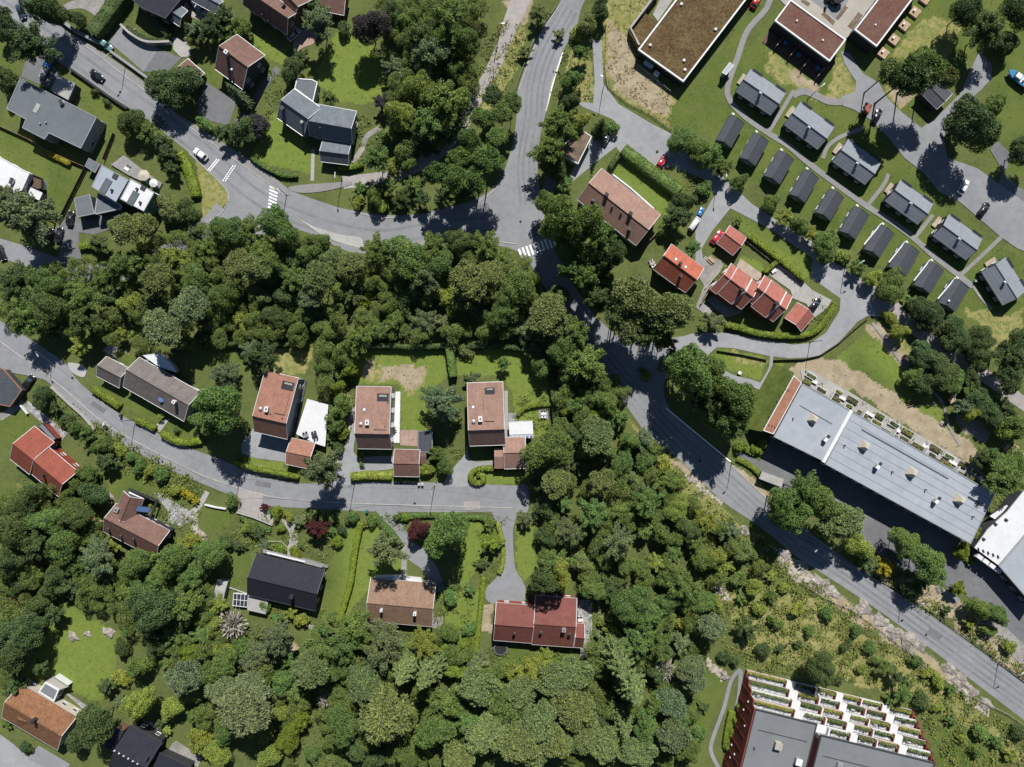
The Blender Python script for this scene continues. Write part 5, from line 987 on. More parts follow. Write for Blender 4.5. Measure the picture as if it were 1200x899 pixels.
for a in (((115.5, 89.5), -37, BK, 'black car driving along the upper road'), ((187.5, 142), -38, GY, 'dark blue-grey car driving toward the dashed white squares'), ((236.5, 182), 142, WH, 'white car driving beside the bright green hedge'),
          ((125.5, 54), -38, TL_, 'pale green car parked against the upper road wall'), ((26.7, 15), -70, DB, 'dark blue car under the tree in the top left corner'), ((84.5, 257), 82, BK, 'black car parked beside the slate carport'), ((60, 277), 80, BK, 'black car parked in tree shade, further from the carport'), ((71.5, 276), 80, BK, 'black car parked in tree shade, nearer the carport'), ((3.5, 297), -70, BK, 'black car cut by the left edge on the shaded lane'),
          ((36, 447.5), 55, BK, 'black car beside the flat carport with brick-red edges'), ((775, 190.5), 58, RD, 'dark red car at the end of the hedge, on the open forecourt'), ((839, 279), 52, (.5, .03, .06), 'bright red car beside the red garage'),  ((953.5, 357.5), 52, BK, 'black car on the pale forecourt of the terraced houses'),
          ((1151, 246), 55, BK, 'black car alone on the large car park'), ((1127, 220), 60, WH, 'white car at the edge of the big tree shadow'), ((885, 3), 60, (.4, .03, .02), 'red car cut by the top edge beside the sedum hall'), ((345.5, 42), 42, SV, 'silver car beside the round brick court'), ((1048, 651), -30, (.03, .06, .05), 'dark green car under the trees of the shaded car park'), ((710.5, 163), 60, GY, 'dark grey car tucked under the conical tree'),
          ((236.5, 12.5), -35, SV, 'silver car in the courtyard at the top edge'), ((229, 6), -35, BK, 'black car in the courtyard at the top edge'), ((974, 3), -35, BK, 'black car cut by the top edge on the grey square')):
    car(*a)
car((60, 72), 62, (.08, .2, .42), 'blue pickup truck coupled to a trailer in the driveway shade', 'pickup'); car((813, 263), 55, (.6, .6, .62), 'white van parked beside the bright blue car', 'van', .8); car((820, 249.5), 62, BL, 'bright blue small car half under the dark tree', sc=.68)
t = thing('car_trailer', 'long grey trailer behind the blue pickup truck', 'trailer', W(53.5, 86.5)); w = W(53.5, 86.5); a = math.radians(62); mb = MB(); mb.bbox((w.x, w.y, .75), (3.6, 1.7, .5), a, bev=.06); mb.build('tray', 'grey_wall', t); mb = MB(); mb.box((w.x + 2.3 * math.cos(a), w.y + 2.3 * math.sin(a), .5), (1.2, .1, .1), a); mb.build('drawbar', 'dark_metal', t)
for s in (-1, 1): mb = MB(); q = Vector((w.x - math.sin(a) * .85 * s, w.y + math.cos(a) * .85 * s, .32)); e = Vector((-math.sin(a), math.cos(a), 0)) * .1; mb.tube([q - e, q + e], .32, 12); mb.build('wheel', 'rubber', t)
for nm in list(PROTO):
    if nm not in USED: [bpy.data.objects.remove(c) for c in list(PROTO[nm].children_recursive) + [PROTO[nm]]]
# orange tractor
t = thing('tractor', 'orange compact tractor parked in the tree shadow by the car park', 'tractor', W(1012, 132)); w = W(1012, 132); a = math.radians(60); X = Vector((math.cos(a), math.sin(a), 0)); Y = Vector((-X.y, X.x, 0)); Zv = Vector((0, 0, 1)); wx = lambda x, y, z: w + X * x + Y * y + Zv * z; axs = (X, Y, Zv)
for nm, c, sz, m in (('bonnet', (1.1, 0, 1.1), (2.0, .95, .75), 'r_coral'), ('cab', (-.5, 0, 1.7), (1.4, 1.4, 1.3), 'glass'), ('cab_roof', (-.5, 0, 2.42), (1.6, 1.55, .12), 'r_coral'), ('front_plough', (2.5, 0, .45), (.4, 1.9, .6), 'dark_metal'), ('chassis', (.3, 0, .6), (3.2, .8, .35), 'dark_metal')):
    mb = MB(); mb.bbox(wx(*c), sz, bev=.06, ax=axs); mb.build(nm, m, t)
for x, y, r in ((-.7, .85, .62), (-.7, -.85, .62), (1.5, .75, .42), (1.5, -.75, .42)):
    mb = MB(); mb.tube([wx(x, y - .18, r), wx(x, y + .18, r)], r, 14); o = mb.build('wheel', 'rubber', t); mb = MB(); mb.tube([wx(x, y - .2, r), wx(x, y + .2, r)], r * .5, 10); mb.build('rim', 'metal', o)
car((1026, 137), 65, BK, 'black car beside the orange tractor in tree shadow')
# blue boat on a trailer
t = thing('motor_boat', 'blue motor boat with white fittings on a trailer at the right edge', 'boat', W(1190, 94)); w = W(1190, 94, 0); a = math.radians(143); X = Vector((math.cos(a), math.sin(a), 0)); Y = Vector((-X.y, X.x, 0)); axs = (X, Y, Zv)
def bring(x, hwid, z0): return [wx(x, 0, z0), wx(x, hwid * .7, z0 + .35), wx(x, hwid, 1.5), wx(x, hwid * .8, 1.58), wx(x, -hwid * .8, 1.58), wx(x, -hwid, 1.5), wx(x, -hwid * .7, z0 + .35)]
mb = MB(); loft(mb, [bring(3.6, .12, 1.2), bring(2.8, .75, .75), bring(1.5, 1.2, .6), bring(-1, 1.35, .55), bring(-3.4, 1.25, .6)]); o = mb.build('hull', 'tint', t); o.color = (.02, .16, .34, 1)
for nm, c, sz, m in (('cabin', (.6, 0, 1.85), (1.9, 1.5, .6), 'white'), ('windscreen', (1.5, 0, 1.95), (.3, 1.4, .5), 'glass'), ('cockpit', (-1.8, 0, 1.62), (2.2, 1.8, .08), 'white'), ('seat', (-1.4, .4, 1.8), (.6, .6, .4), 'dark_metal'), ('outboard_motor', (-3.6, 0, 1.5), (.5, .4, .9), 'black_wall'), ('trailer_frame', (-.4, 0, .45), (6.4, .9, .16), 'metal')):
    mb = MB(); mb.bbox(wx(*c), sz, bev=.05, ax=axs); mb.build(nm, m, t)
for y in (-1, 1): mb = MB(); mb.tube([wx(-1, y * .95 - .12, .33), wx(-1, y * .95 + .12, .33)], .33, 12); mb.build('wheel', 'rubber', t)
# ---------------------------------------------------------------- street lamps
def make_lamp():
    r = thing('street_lamp', 'x', 'street lamp', (0, 0, 0)); mb = MB(); mb.tube([(0, 0, 0), (0, 0, 1.2), (0, 0, 7.6)], [.13, .1, .07], 8); mb.build('pole', 'dark_metal', r)
    mb = MB(); mb.tube([(0, 0, 7.5), (.25, 0, 7.85), (1.2, 0, 8.0)], .05, 6); mb.build('arm', 'metal', r); mb = MB(); mb.bbox((1.4, 0, 7.97), (.85, .36, .16), bev=.06); o = mb.build('lamp_head', 'metal', r); mb = MB(); mb.box((1.4, 0, 7.88), (.55, .24, .03)); mb.build('lens', 'lamp', o); return r
lamp0 = make_lamp(); first = True
for x, y, ang, l in ((147.5, 77.5, -130, 'on the upper road beside the triangular driveway'), (64, 413, -60, 'at the road by the yellow-green bush and long house'), (159, 492, -60, 'between two hedge pieces of the long house'), (282, 556, -100, 'beside the hedge left of the brick forecourt'), (415.5, 567, -90, 'by the driveway mouth of the middle tiled house'), (509.5, 569, -90, 'beside the two pale bins on the road'), (584, 45, 0, 'on the pinkish footpath near the top edge'), (401, 211, -90, 'where the gravel path meets the pavement'), (336, 229, -60, 'beside the zebra crossing of the bend'), (706, 107, 150, 'at the fork beside the rough meadow'), (857, 543, -130, 'on the road beside the grey bicycle shed'), (989.5, 315, 30, 'on the lane near the row of dark cabins'), (946, 634, -140, 'at the road edge under the large round trees'), (1057, 700, 30, 'beside the guard rail, nearer the round trees'), (1169, 778, 30, 'beside the guard rail, nearer the right corner'), (946, 117, 40, 'at the corner of the second large cabin'), (841, 210, -90, 'in the tree shade of the forecourt lane'), (949, 401, -90, 'on the lane loop below the long curved hedge')):
    o = lamp0 if first else copy_tree(lamp0); first = False
    w = W(x, y); o.location = (w.x, w.y, 0); o.rotation_euler = (0, 0, math.radians(ang)); tag(o, 'street lamp standing ' + l, 'street lamp', 'street lamps')
# overhead wires between lamps
def wire(p, q, label, z=7.6):
    a, b = W(*p, 0), W(*q, 0); pts = [a.lerp(b, t) + Vector((0, 0, z - 1.2 * 4 * t * (1 - t))) for t in np.linspace(0, 1, 13)]; mb = MB(); mb.tube(pts, .025, 5); tag(mb.build('overhead_wire', 'dark_metal'), label, 'wire', 'overhead wires')
wire((282, 556), (415.5, 567), 'wire between the lamps at the brick forecourt and driveway mouth'); wire((415.5, 567), (509.5, 569), 'wire between the lamps at the driveway mouth and the bins'); wire((159, 492), (282, 556), 'wire between the lamps at the long house hedge and brick forecourt'); wire((64, 413), (159, 492), 'wire between the lamps at the yellow-green bush and long house hedge'); wire((509.5, 569), (615, 585), 'wire from the bins lamp toward the end of the road', 7.4)
# ---------------------------------------------------------------- walls, fences, rails
wall_line('retaining_wall', P_('55,10 90,38 118,52'), .9, 1.3, 'grey_wall', 'dark retaining wall along the upper road at the top left'); wall_line('retaining_wall', P_('132,62 150,75 172,91 188,104'), .7, 1.0, 'grey_wall', 'dark retaining wall below the triangular driveway')
wall_line('retaining_wall', P_('145,32 157,43 175,52 202,52'), .6, 1.8, 'concrete', 'curved pale retaining wall under the dark hedge', smooth=3); wall_line('garden_wall', P_('84,82 100,93 126,112 151,129'), .6, 1.1, 'black_wall', 'long low dark wall between the upper road and the sapling lawn')
wall_line('garden_wall', P_('62,453 82,472 100,488 112,503'), .7, .9, 'concrete', 'pale stone wall along the road above the red house', smooth=3); wall_line('garden_wall', P_('241,591 253,594 266,596'), .35, .8, 'white', 'short white wall beside the dark mown lawn'); wall_line('garden_wall', P_('278,600 298,606 320,615'), .35, .7, 'concrete', 'low pale wall at the lower side of the brick forecourt')
wall_line('garden_wall', P_('26,475 34,485'), .35, .9, 'white', 'short white wall at the head of the stone path'); wall_line('garden_wall', P_('353,654 368,658 385,664'), .5, .8, 'stone', 'stone garden wall behind the black house'); wall_line('garden_wall', P_('160,35 150,40 168,54'), .3, .6, 'concrete', 'pale garden wall round the sand strip in the top left hedge')
fence(P_('0,148 35,164 60,179 100,196'), 1.2, 'timber fence between the two left lawns, ending at the slate shed', 'wood', 2.4, boards=True); fence(P_('103,196 85,232 70,262'), 1.5, 'dark board fence beside the carport, facing the left lawn', 'dark_wood', 2.4, boards=True); fence(P_('123,188 135,158'), 1.5, 'dark board fence above the blue-grey roofed house', 'dark_wood', 2.2, boards=True)
fence(P_('710,30 709,82 712,102 735,121 760,133 786,152'), 1.1, 'long low fence between the rough meadow and the forecourt lane', 'wood', 2.6); fence(P_('840,411 868,415.5 898,422'), .9, 'low dark fence along the lane, left of the footpath gap', 'dark_wood', 2.0, boards=True); fence(P_('906,422 940,421 960,416.5 982,402 1000,386 1016,373'), 1.0, 'curving low dark fence along the lane, right of the footpath gap', 'dark_wood', 2.0, boards=True)
fence(P_('940,684 965,700 1000,715 1040,744 1085,781 1125,809 1180,836 1215,860'), .9, 'long pale rail fence crossing the rocky slope', 'concrete', 3.0, (.5, .95)); fence(P_('300,640 315,634 330,634 339,643'), .6, 'low white picket edging above the black house', 'white', 1.0, (.6,)); fence(P_('267,687 290,695'), .8, 'low white picket fence beside the cold frame', 'white', 1.2)
fence(P_('745,300 758,285 775,268 786,262'), 1.2, 'timber fence between the pinkish and the coral-red houses', 'wood', 2.4, boards=True); fence(P_('820,357 836,332'), 1.4, 'pale board fence beside the gravel path of the coral-red house', 'deck', 2.0, boards=True); fence(P_('872,282 905,308 940,330'), .8, 'white wire fence behind the tall double hedge', 'white', 3.0)
fence(P_('548,75 552,60 556,45'), 1.0, 'short timber fence at the head of the footpath wood', 'wood', 2.0)
t = thing('guard_rail', 'long dark guard rail along the lower road, right side', 'guard rail', W(1017, 674)); pts = [W(*p) for p in smooth_line(P_('1000,660 1020,674 1055,693 1107,729 1150,760 1205,801'), 6)]; mb = MB()
for i in range(len(pts) - 1): a, b = pts[i], pts[i + 1]; d = b - a; mb.box((a + b) / 2 + Vector((0, 0, .72)), (d.length + .02, .16, .34), math.atan2(d.y, d.x))
mb.build('rail', 'dark_metal', t)
for p in pts[::2]: mb = MB(); mb.box((p.x, p.y, .36), (.14, .14, .72)); mb.build('post', 'dark_metal', t)
t = thing('guard_rail', 'pale guard rail on the outer bend of the upper road at the top', 'guard rail', W(637, 32)); pts = [W(*p) for p in smooth_line(P_('654,8 636,34 621,64 606,106'), 6)]; mb = MB()
for i in range(len(pts) - 1): a, b = pts[i], pts[i + 1]; d = b - a; mb.box((a + b) / 2 + Vector((-.5, 0, .6)), (d.length + .02, .12, .3), math.atan2(d.y, d.x))
mb.build('rail', 'dark_metal', t)
for p in pts[::2]: mb = MB(); mb.box((p.x - .5, p.y, .3), (.12, .12, .6)); mb.build('post', 'dark_metal', t)
# ---------------------------------------------------------------- garden things
t = thing('trampoline', 'round black trampoline on the lawn below the long red house', 'trampoline', W(586.7, 759)); w = W(586.7, 759); mb = MB(); n = 24; R_ = 1.95
vs = [(w.x + math.cos(6.2832 * k / n) * r, w.y + math.sin(6.2832 * k / n) * r, z) for r, z in ((R_, .72), (R_ - .32, .74)) for k in range(n)]; mb.add(vs, [(k, (k + 1) % n, n + (k + 1) % n, n + k) for k in range(n)]); mb.build('safety_pad', 'r_slate', t)
mb = MB(); mb.disc((w.x, w.y, .66), R_ - .33, .04, 24); mb.build('mat', 'rubber', t)
for k in range(6): a = 6.2832 * k / 6; mb = MB(); mb.tube([(w.x + math.cos(a) * R_, w.y + math.sin(a) * R_, 0), (w.x + math.cos(a) * R_, w.y + math.sin(a) * R_, .72)], .05, 6); mb.build('leg', 'metal', t)
def bin_(p, label, col, s=1.0):
    t = thing('wheelie_bin', label, 'bin', W(*p), 'wheelie bins'); w = W(*p); mb = MB(); mb.bbox((w.x, w.y, .5 * s), (.62 * s, .7 * s, 1.0 * s), bev=.06); o = mb.build('bin_body', 'tint', t); o.color = (*col, 1); mb = MB(); mb.bbox((w.x, w.y, 1.04 * s), (.68 * s, .78 * s, .1), bev=.04); o = mb.build('lid', 'tint', t); o.color = (*[c * .8 for c in col], 1)
for p, l, c in (((491.5, 567), 'pale wheelie bin at the road hedge, nearer the tiled garage', (.5, .5, .5)), ((495.5, 567), 'pale wheelie bin at the road hedge, nearer the lamp', (.5, .5, .5)), ((430.5, 599), 'teal wheelie bin at the head of the lime hedge', (.02, .16, .15)), ((624, 602), 'teal wheelie bin at the end of the road', (.02, .2, .22)), ((123.5, 497), 'pale wheelie bin on the pavement by the scrub', (.55, .55, .56)), ((126, 501), 'dark wheelie bin on the pavement by the scrub', (.05, .05, .055)), ((966.5, 10), 'black wheelie bin on the grey square at the top', (.02, .02, .022)), ((1141.5, 329.5), 'white wheelie bin at the lower end of the cabin path', (.6, .6, .6)), ((143, 487), 'dark wheelie bin between the hedge pieces', (.04, .04, .045))): bin_(p, l, c)
def set_(p, label, ang, seats=4, tm='beige', sm='beige', r=.7):
    t = thing('garden_table', label, 'table', W(*p)); w = W(*p); a = math.radians(ang); mb = MB(); mb.bbox((w.x, w.y, .71), (1.5, .85, .06), a, bev=.04); mb.build('tabletop', tm, t)
    for i, j in ((-1, -1), (1, -1), (1, 1), (-1, 1)): q = Vector((w.x, w.y, 0)) + Vector((math.cos(a), math.sin(a), 0)) * .65 * i + Vector((-math.sin(a), math.cos(a), 0)) * .34 * j; mb = MB(); mb.box((q.x, q.y, .34), (.07, .07, .68), a); mb.build('leg', tm, t)
    for k in range(seats):
        q = Vector((w.x, w.y, 0)) + Vector((math.cos(a), math.sin(a), 0)) * (.4 if k % 2 else -.4) + Vector((-math.sin(a), math.cos(a), 0)) * (.85 if k < 2 else -.85)
        c = thing('garden_chair', ['upper', 'lower'][k > 1] + ' ' + ['left', 'right'][k % 2] + ' chair at the ' + label, 'chair', q, 'chairs at the ' + ' '.join(label.split()[-5:])); sg = 1 if k < 2 else -1; Yv = Vector((-math.sin(a), math.cos(a), 0)) * sg
        mb = MB(); mb.bbox((q.x, q.y, .42), (.5, .5, .07), a, bev=.03); mb.build('seat', sm, c); e = q + Yv * .24; mb = MB(); mb.box((e.x, e.y, .7), (.5, .05, .5), a); mb.build('backrest', sm, c); mb = MB(); [mb.box((q.x + i * .2, q.y + j * .2, .19), (.05, .05, .38), 0) for i, j in ((-1, -1), (1, -1), (1, 1), (-1, 1))]; mb.build('legs', 'dark_metal', c)
set_((372, 509), 'dark table on the white flat terrace', 20, 4, 'dark_metal', 'dark_metal'); set_((362, 510), 'small grey table on the white flat terrace', 20, 2, 'grey_deck', 'dark_metal')
for o in [o for o in bpy.data.objects if o.name.startswith(('garden_table', 'garden_chair')) and o.parent is None]: o.location.z += 2.4
set_((637, 485), 'white table on the gravel square of the sunroom garden', 0, 4, 'white', 'white'); set_((680, 726), 'white table on the stone patio of the long red house', 5, 4, 'white', 'white'); set_((764, 309), 'pale table on the lawn of the coral-red house', 30, 4, 'beige', 'white'); set_((150, 199), 'dark table on the grey deck of the twin house', -35, 2, 'white', 'dark_metal'); set_((906, 318), 'white table in the shaded court of the terraced houses', 35, 2, 'white', 'white')
table((866, 437), 'small white round table on the lawn by the footpath', .5, 'white'); table((842.5, 423.5), 'small grey round table on the lawn near the lane', .45, 'concrete')
def parasol(p, label, r, mat, h_=2.3, sq=True):
    t = thing('parasol', label, 'parasol', W(*p)); w = W(*p); mb = MB(); n = 8; vs = [(w.x + math.cos(6.2832 * k / n + .3) * r, w.y + math.sin(6.2832 * k / n + .3) * r, h_ - .35) for k in range(n)] + [(w.x, w.y, h_ + .1), (w.x, w.y, h_ - .02)]
    mb.add(vs, [(k, (k + 1) % n, n) for k in range(n)] + [((k + 1) % n, k, n + 1) for k in range(n)]); mb.build('canopy', mat, t); mb = MB(); mb.tube([(w.x, w.y, 0), (w.x, w.y, h_)], .03, 6); mb.disc((w.x, w.y, 0), .3, .08, 10); mb.build('pole', 'metal', t)
parasol((173, 208), 'cream parasol on the deck of the twin house', 1.6, 'cream'); parasol((184, 217), 'pale parasol at the outer corner of the twin house deck', 1.2, 'white'); parasol((979, 1), 'large black parasol on the grey square at the top edge', 1.9, 'black_wall')
# white privacy pieces by the middle tiled house
for p, q, l in (((463.5, 455), (462, 470), 0), ): pass
sl('terrace', '463.5,459 469,459 468,519 461,519', 'white'); fence(P_('469.5,458 468.5,519'), 1.0, 'white balcony railing along the middle tiled house', 'white', 3.0)
sl('terrace', '591,458 595,458 596,512 591,512', 'concrete'); sl('terrace', '353,446 359,447 347,508 337,508', 'r_slate')
fence(P_('359.5,447 348,507'), 1.0, 'dark balcony railing along the tiled house with the white terrace', 'dark_metal', 3.0)
wall_line('garden_wall', P_('718,205 740,222 766,245'), .35, .5, 'white', 'white low wall between the pinkish house and its lawn'); fence(P_('826,338 843,318'), 1.0, 'white fence beside the terraced house end', 'white', 2.0)
# playground
t = thing('climbing_frame', 'dark log climbing frame on the lawn beside the straw field', 'climbing frame', W(1070, 471)); w = W(1070, 471)
for i, (x0, y0, z0, x1, y1, z1) in enumerate(((-1.9, -1.0, .1, .6, .9, 1.3), (-1.5, -1.5, .2, 1.8, -.2, .5), (.4, .9, 1.2, 2.0, -.4, .3), (-.4, .3, 0, .5, .9, 1.5), (-1.8, -.6, 0, -.4, .4, .9), (1.2, .2, 0, 1.6, -.1, 1.0))): mb = MB(); mb.tube([(w.x + x0, w.y + y0, z0), (w.x + x1, w.y + y1, z1)], .17, 8); mb.build('log', 'dark_wood', t)
t = thing('play_house', 'pale timber play platform with a slide beside the trail', 'play platform', W(1112.5, 468)); w = W(1112.5, 468); mb = MB(); mb.box((w.x, w.y, 1.1), (1.9, 1.6, .14), .6); mb.build('platform', 'wood', t); mb = MB(); mb.box((w.x + 1.3, w.y + 1.5, .75), (.6, 2.4, .08), -.6); mb.build('slide', 'metal', t)
for i, j in ((-1, -1), (1, -1), (1, 1), (-1, 1)): mb = MB(); mb.box((w.x + .7 * i, w.y + .6 * j, .9), (.12, .12, 1.8), .6); mb.build('post', 'dark_wood', t)
def picnic(p, ang, label):
    t = thing('picnic_table', label, 'picnic table', W(*p), 'picnic tables'); w = W(*p); a = math.radians(ang); X = Vector((math.cos(a), math.sin(a), 0)); Y = Vector((-X.y, X.x, 0)); ax3 = (X, Y, Vector((0, 0, 1)))
    mb = MB(); mb.box(w + Vector((0, 0, .74)), (2.2, .8, .06), ax=ax3); mb.build('tabletop', 'wood', t)
    for s in (-1, 1): mb = MB(); mb.box(w + Y * .75 * s + Vector((0, 0, .44)), (2.2, .3, .05), ax=ax3); mb.build('bench_seat', 'wood', t); mb = MB(); mb.box(w + X * .8 * s + Vector((0, 0, .36)), (.1, 1.5, .08), ax=ax3); mb.box(w + X * .8 * s + Y * .3 + Vector((0, 0, .36)), (.08, .08, .72), ax=ax3); mb.box(w + X * .8 * s - Y * .3 + Vector((0, 0, .36)), (.08, .08, .72), ax=ax3); mb.build('leg', 'dark_wood', t)
picnic((1177, 524), 50, 'weathered picnic table at the right edge, nearest the gravel square'); picnic((1188, 526), 50, 'weathered picnic table at the right edge, middle of three'); picnic((1197, 533), 50, 'weathered picnic table cut by the right edge'); picnic((833, 305), -40, 'small timber picnic table beside the coral-red house drive')
def rock(p, r, label, seed, sq=.5, group=None):
    rs = np.random.default_rng(seed); n, m_ = 14, 8; vs = []; ph = rs.uniform(0, 6, 6)
    for i in range(m_ + 1):
        for k in range(n):
            th, la = 2 * math.pi * k / n, math.pi * i / m_; d = 1 + .22 * math.sin(3 * th + ph[0] + la * 2) + .16 * math.sin(5 * th + ph[1] - 3 * la) + .1 * math.sin(9 * th + ph[2]); vs.append((r * d * math.sin(la) * math.cos(th), r * d * .7 * math.sin(la) * math.sin(th), r * sq * math.cos(la) * (1 + .2 * math.sin(4 * th + ph[3]))))
    a = rs.uniform(-.9, -.5); w = W(*p); vs = [(w.x + x * math.cos(a) - y * math.sin(a), w.y + x * math.sin(a) + y * math.cos(a), z + .02 * r) for x, y, z in vs]
    mb = MB(); mb.add(vs, [(i * n + k, i * n + (k + 1) % n, (i + 1) * n + (k + 1) % n, (i + 1) * n + k)[::-1] for i in range(m_) for k in range(n)]); return tag(mb.build('rock', 'rock', smooth=False), label, 'rock', group)
_rx = sorted(range(16), key=lambda k: (1032, 1048, 1064, 1078, 1112, 1125, 1140, 1012, 962, 975, 940, 920, 895, 872, 812, 1155)[k]); RO = {k: ORD[j] + ' from its upper end' for j, k in enumerate(_rx)}
for i, (x, y, r) in enumerate(((1032, 727, 2.4), (1048, 741, 2.6), (1066, 752, 3.6), (1078, 757, 2.0), (1112, 783, 2.2), (1125, 797, 2.8), (1140, 810, 1.8), (1012, 712, 2.6), (962, 684, 2.8), (975, 694, 2.2), (940, 664, 2.0), (920, 650, 2.0), (895, 640, 1.8), (872, 622, 1.8), (812, 562, 1.6), (1155, 825, 2.2))):
    rock((x, y), r, 'pale rock outcrop on the slope under the lower road, ' + RO[i], i, .17, 'outcrops along the lower road')
for i, (x, y, r, l) in enumerate(((1104, 497, 1.0, 'grey boulder at the lower end of the playground lawn'), (1094, 474, .8, 'pale boulder in the middle of the playground lawn'), (86, 746, 1.6, 'pale flat rock on the rough lawn, leftmost of three'), (103, 743, 1.1, 'pale flat rock on the rough lawn, middle of three'), (128, 741, 1.8, 'pale flat rock on the rough lawn, rightmost of three'), (226, 608, 1.3, 'pale rock at the edge of the dark mown lawn, upper one'), (236, 628, 1.9, 'pale rock at the edge of the dark mown lawn, lower one'), (849, 792, 1.6, 'pale rock at the head of the apartment path'), (112, 660, 1.6, 'grey rock below the brown-red house'), (130, 583, 1.2, 'pale rock above the brown-red house'), (364, 735, 1.2, 'pale rock below the black house'), (843, 690, 1.5, 'pale rock in the scrub above the apartment block'), (768, 700, 1.4, 'rock slab beside the trail in the wood, upper one'), (772, 720, 1.2, 'rock slab beside the trail in the wood, lower one'))): rock((x, y), r, l, 50 + i, .4)
# ---------------------------------------------------------------- foliage meshes
def quad_mesh(name, V, mat, extra=None):
    """V: (n,4,3) leaf corners; extra: (verts, quads) solid core"""
    n = len(V); vs = V.reshape(-1, 3); F = np.arange(4 * n).reshape(n, 4)
    if extra is not None: F = np.concatenate([F, np.array(extra[1]) + len(vs)]); vs = np.concatenate([vs, extra[0]])
    me = bpy.data.meshes.new(name); me.vertices.add(len(vs)); me.vertices.foreach_set('co', vs.astype(np.float32).reshape(-1)); nf = len(F)
    me.loops.add(nf * 4); me.polygons.add(nf); me.loops.foreach_set('vertex_index', F.astype(np.int32).reshape(-1)); me.polygons.foreach_set('loop_start', np.arange(nf, dtype=np.int32) * 4); me.polygons.foreach_set('loop_total', np.full(nf, 4, np.int32))
    me.update(); me.materials.append(M[mat]); return me
def unit(v): return v / np.maximum(np.linalg.norm(v, axis=-1, keepdims=True), 1e-6)
def leaves_at(P, N, size, r, el=1.0, along=None):
    """irregular four-cornered leaf clumps at P facing N; along: direction of the long axis"""
    n = len(P); a = r.normal(size=(n, 3)) if along is None else along + r.normal(size=(n, 3)) * .15
    T = unit(a - N * (a * N).sum(1, keepdims=True)); B = np.cross(N, T); s = (size * r.uniform(.65, 1.3, n))[:, None]
    k = r.uniform(.6, 1.15, (n, 4, 1)); c = np.stack([-T * el - B * .55, T * el * .8 - B * .75, T * el + B * .5, -T * el * .75 + B * .8], 1)
    return P[:, None] + c * s[:, None] * k * .5
def core(r, k, zc=0.0, zs=1.0):
    n, m = 12, 8; vs = []; ph = r.uniform(0, 6, 3)
    for i in range(m + 1):
        for j in range(n):
            th, la = 2 * math.pi * j / n, math.pi * i / m; d = k * (1 + .14 * math.sin(3 * th + ph[0] + 2 * la) + .1 * math.sin(5 * th + ph[1])); vs.append((d * math.sin(la) * math.cos(th), d * math.sin(la) * math.sin(th), zc + zs * d * math.cos(la)))
    return np.array(vs), [(i * n + j, (i + 1) * n + j, (i + 1) * n + (j + 1) % n, i * n + (j + 1) % n) for i in range(m) for j in range(n)]
def crown_round(seed, lobes, nleaf, lsize, flat_=.8, lob=(.24, .40), tuft=.75):
    """unit crown: radius about 1 across, leafy lobes over an uneven dome, hollows between"""
    r = np.random.default_rng(seed); cs = []; k = 0
    sq = r.uniform(.82, 1.0); ph = r.uniform(0, 6, 3)
    while len(cs) < lobes:
        d = unit(r.normal(size=3)); 
        if d[2] < -.35: continue
        th = math.atan2(d[1], d[0]); rad = (.64 + .13 * math.sin(2 * th + ph[0]) + .11 * math.sin(3 * th + ph[1])) * r.uniform(.74, 1.18)
        c = d * rad * np.array([1, sq, flat_]); R = r.uniform(*lob)
        if all(np.linalg.norm(c - q[0]) > .46 * (R + q[1]) for q in cs) or k > 40: cs.append((c, R)); k = 0
        k += 1
    w = np.array([q[1] ** 2 for q in cs]); w /= w.sum(); idx = r.choice(len(cs), nleaf, p=w); c = np.array([q[0] for q in cs])[idx]; R = np.array([q[1] for q in cs])[idx]
    d = unit(r.normal(size=(nleaf, 3)) + unit(c) * .55 + np.array([0, 0, .35])); P = c + d * (R * r.uniform(.55, 1.08, nleaf) ** .6)[:, None]
    N = unit(d * .6 + r.normal(size=(nleaf, 3)) * tuft + np.array([0, 0, .6])); return leaves_at(P, N, lsize, r), core(r, .52, 0, flat_)
def crown_pine(seed, lobes=38, per=250, lsize=.062):
    """rounded needle pads: fine upright tufts on flattened clumps"""
    r = np.random.default_rng(seed); Ps, Ns, Al = [], [], []
    for i in range(lobes):
        d = unit(r.normal(size=3)); d[2] = abs(d[2]) * .9 - .12; c = d * np.array([.78, .74, .62]) * r.uniform(.72, 1.08); R = r.uniform(.2, .34)
        q = unit(r.normal(size=(per, 3)) + np.array([0, 0, .7])); P = c + q * np.array([R, R, R * .62]) * r.uniform(.7, 1.08, (per, 1)); Ps.append(P); Ns.append(unit(np.cross(q, r.normal(size=(per, 3))) + np.array([0, 0, .8]))); Al.append(unit(q + np.array([0, 0, .35])))
    P, N, A = np.concatenate(Ps), np.concatenate(Ns), np.concatenate(Al); return leaves_at(P, N, lsize, r, 1.5, A), core(r, .5, -.05, .7)
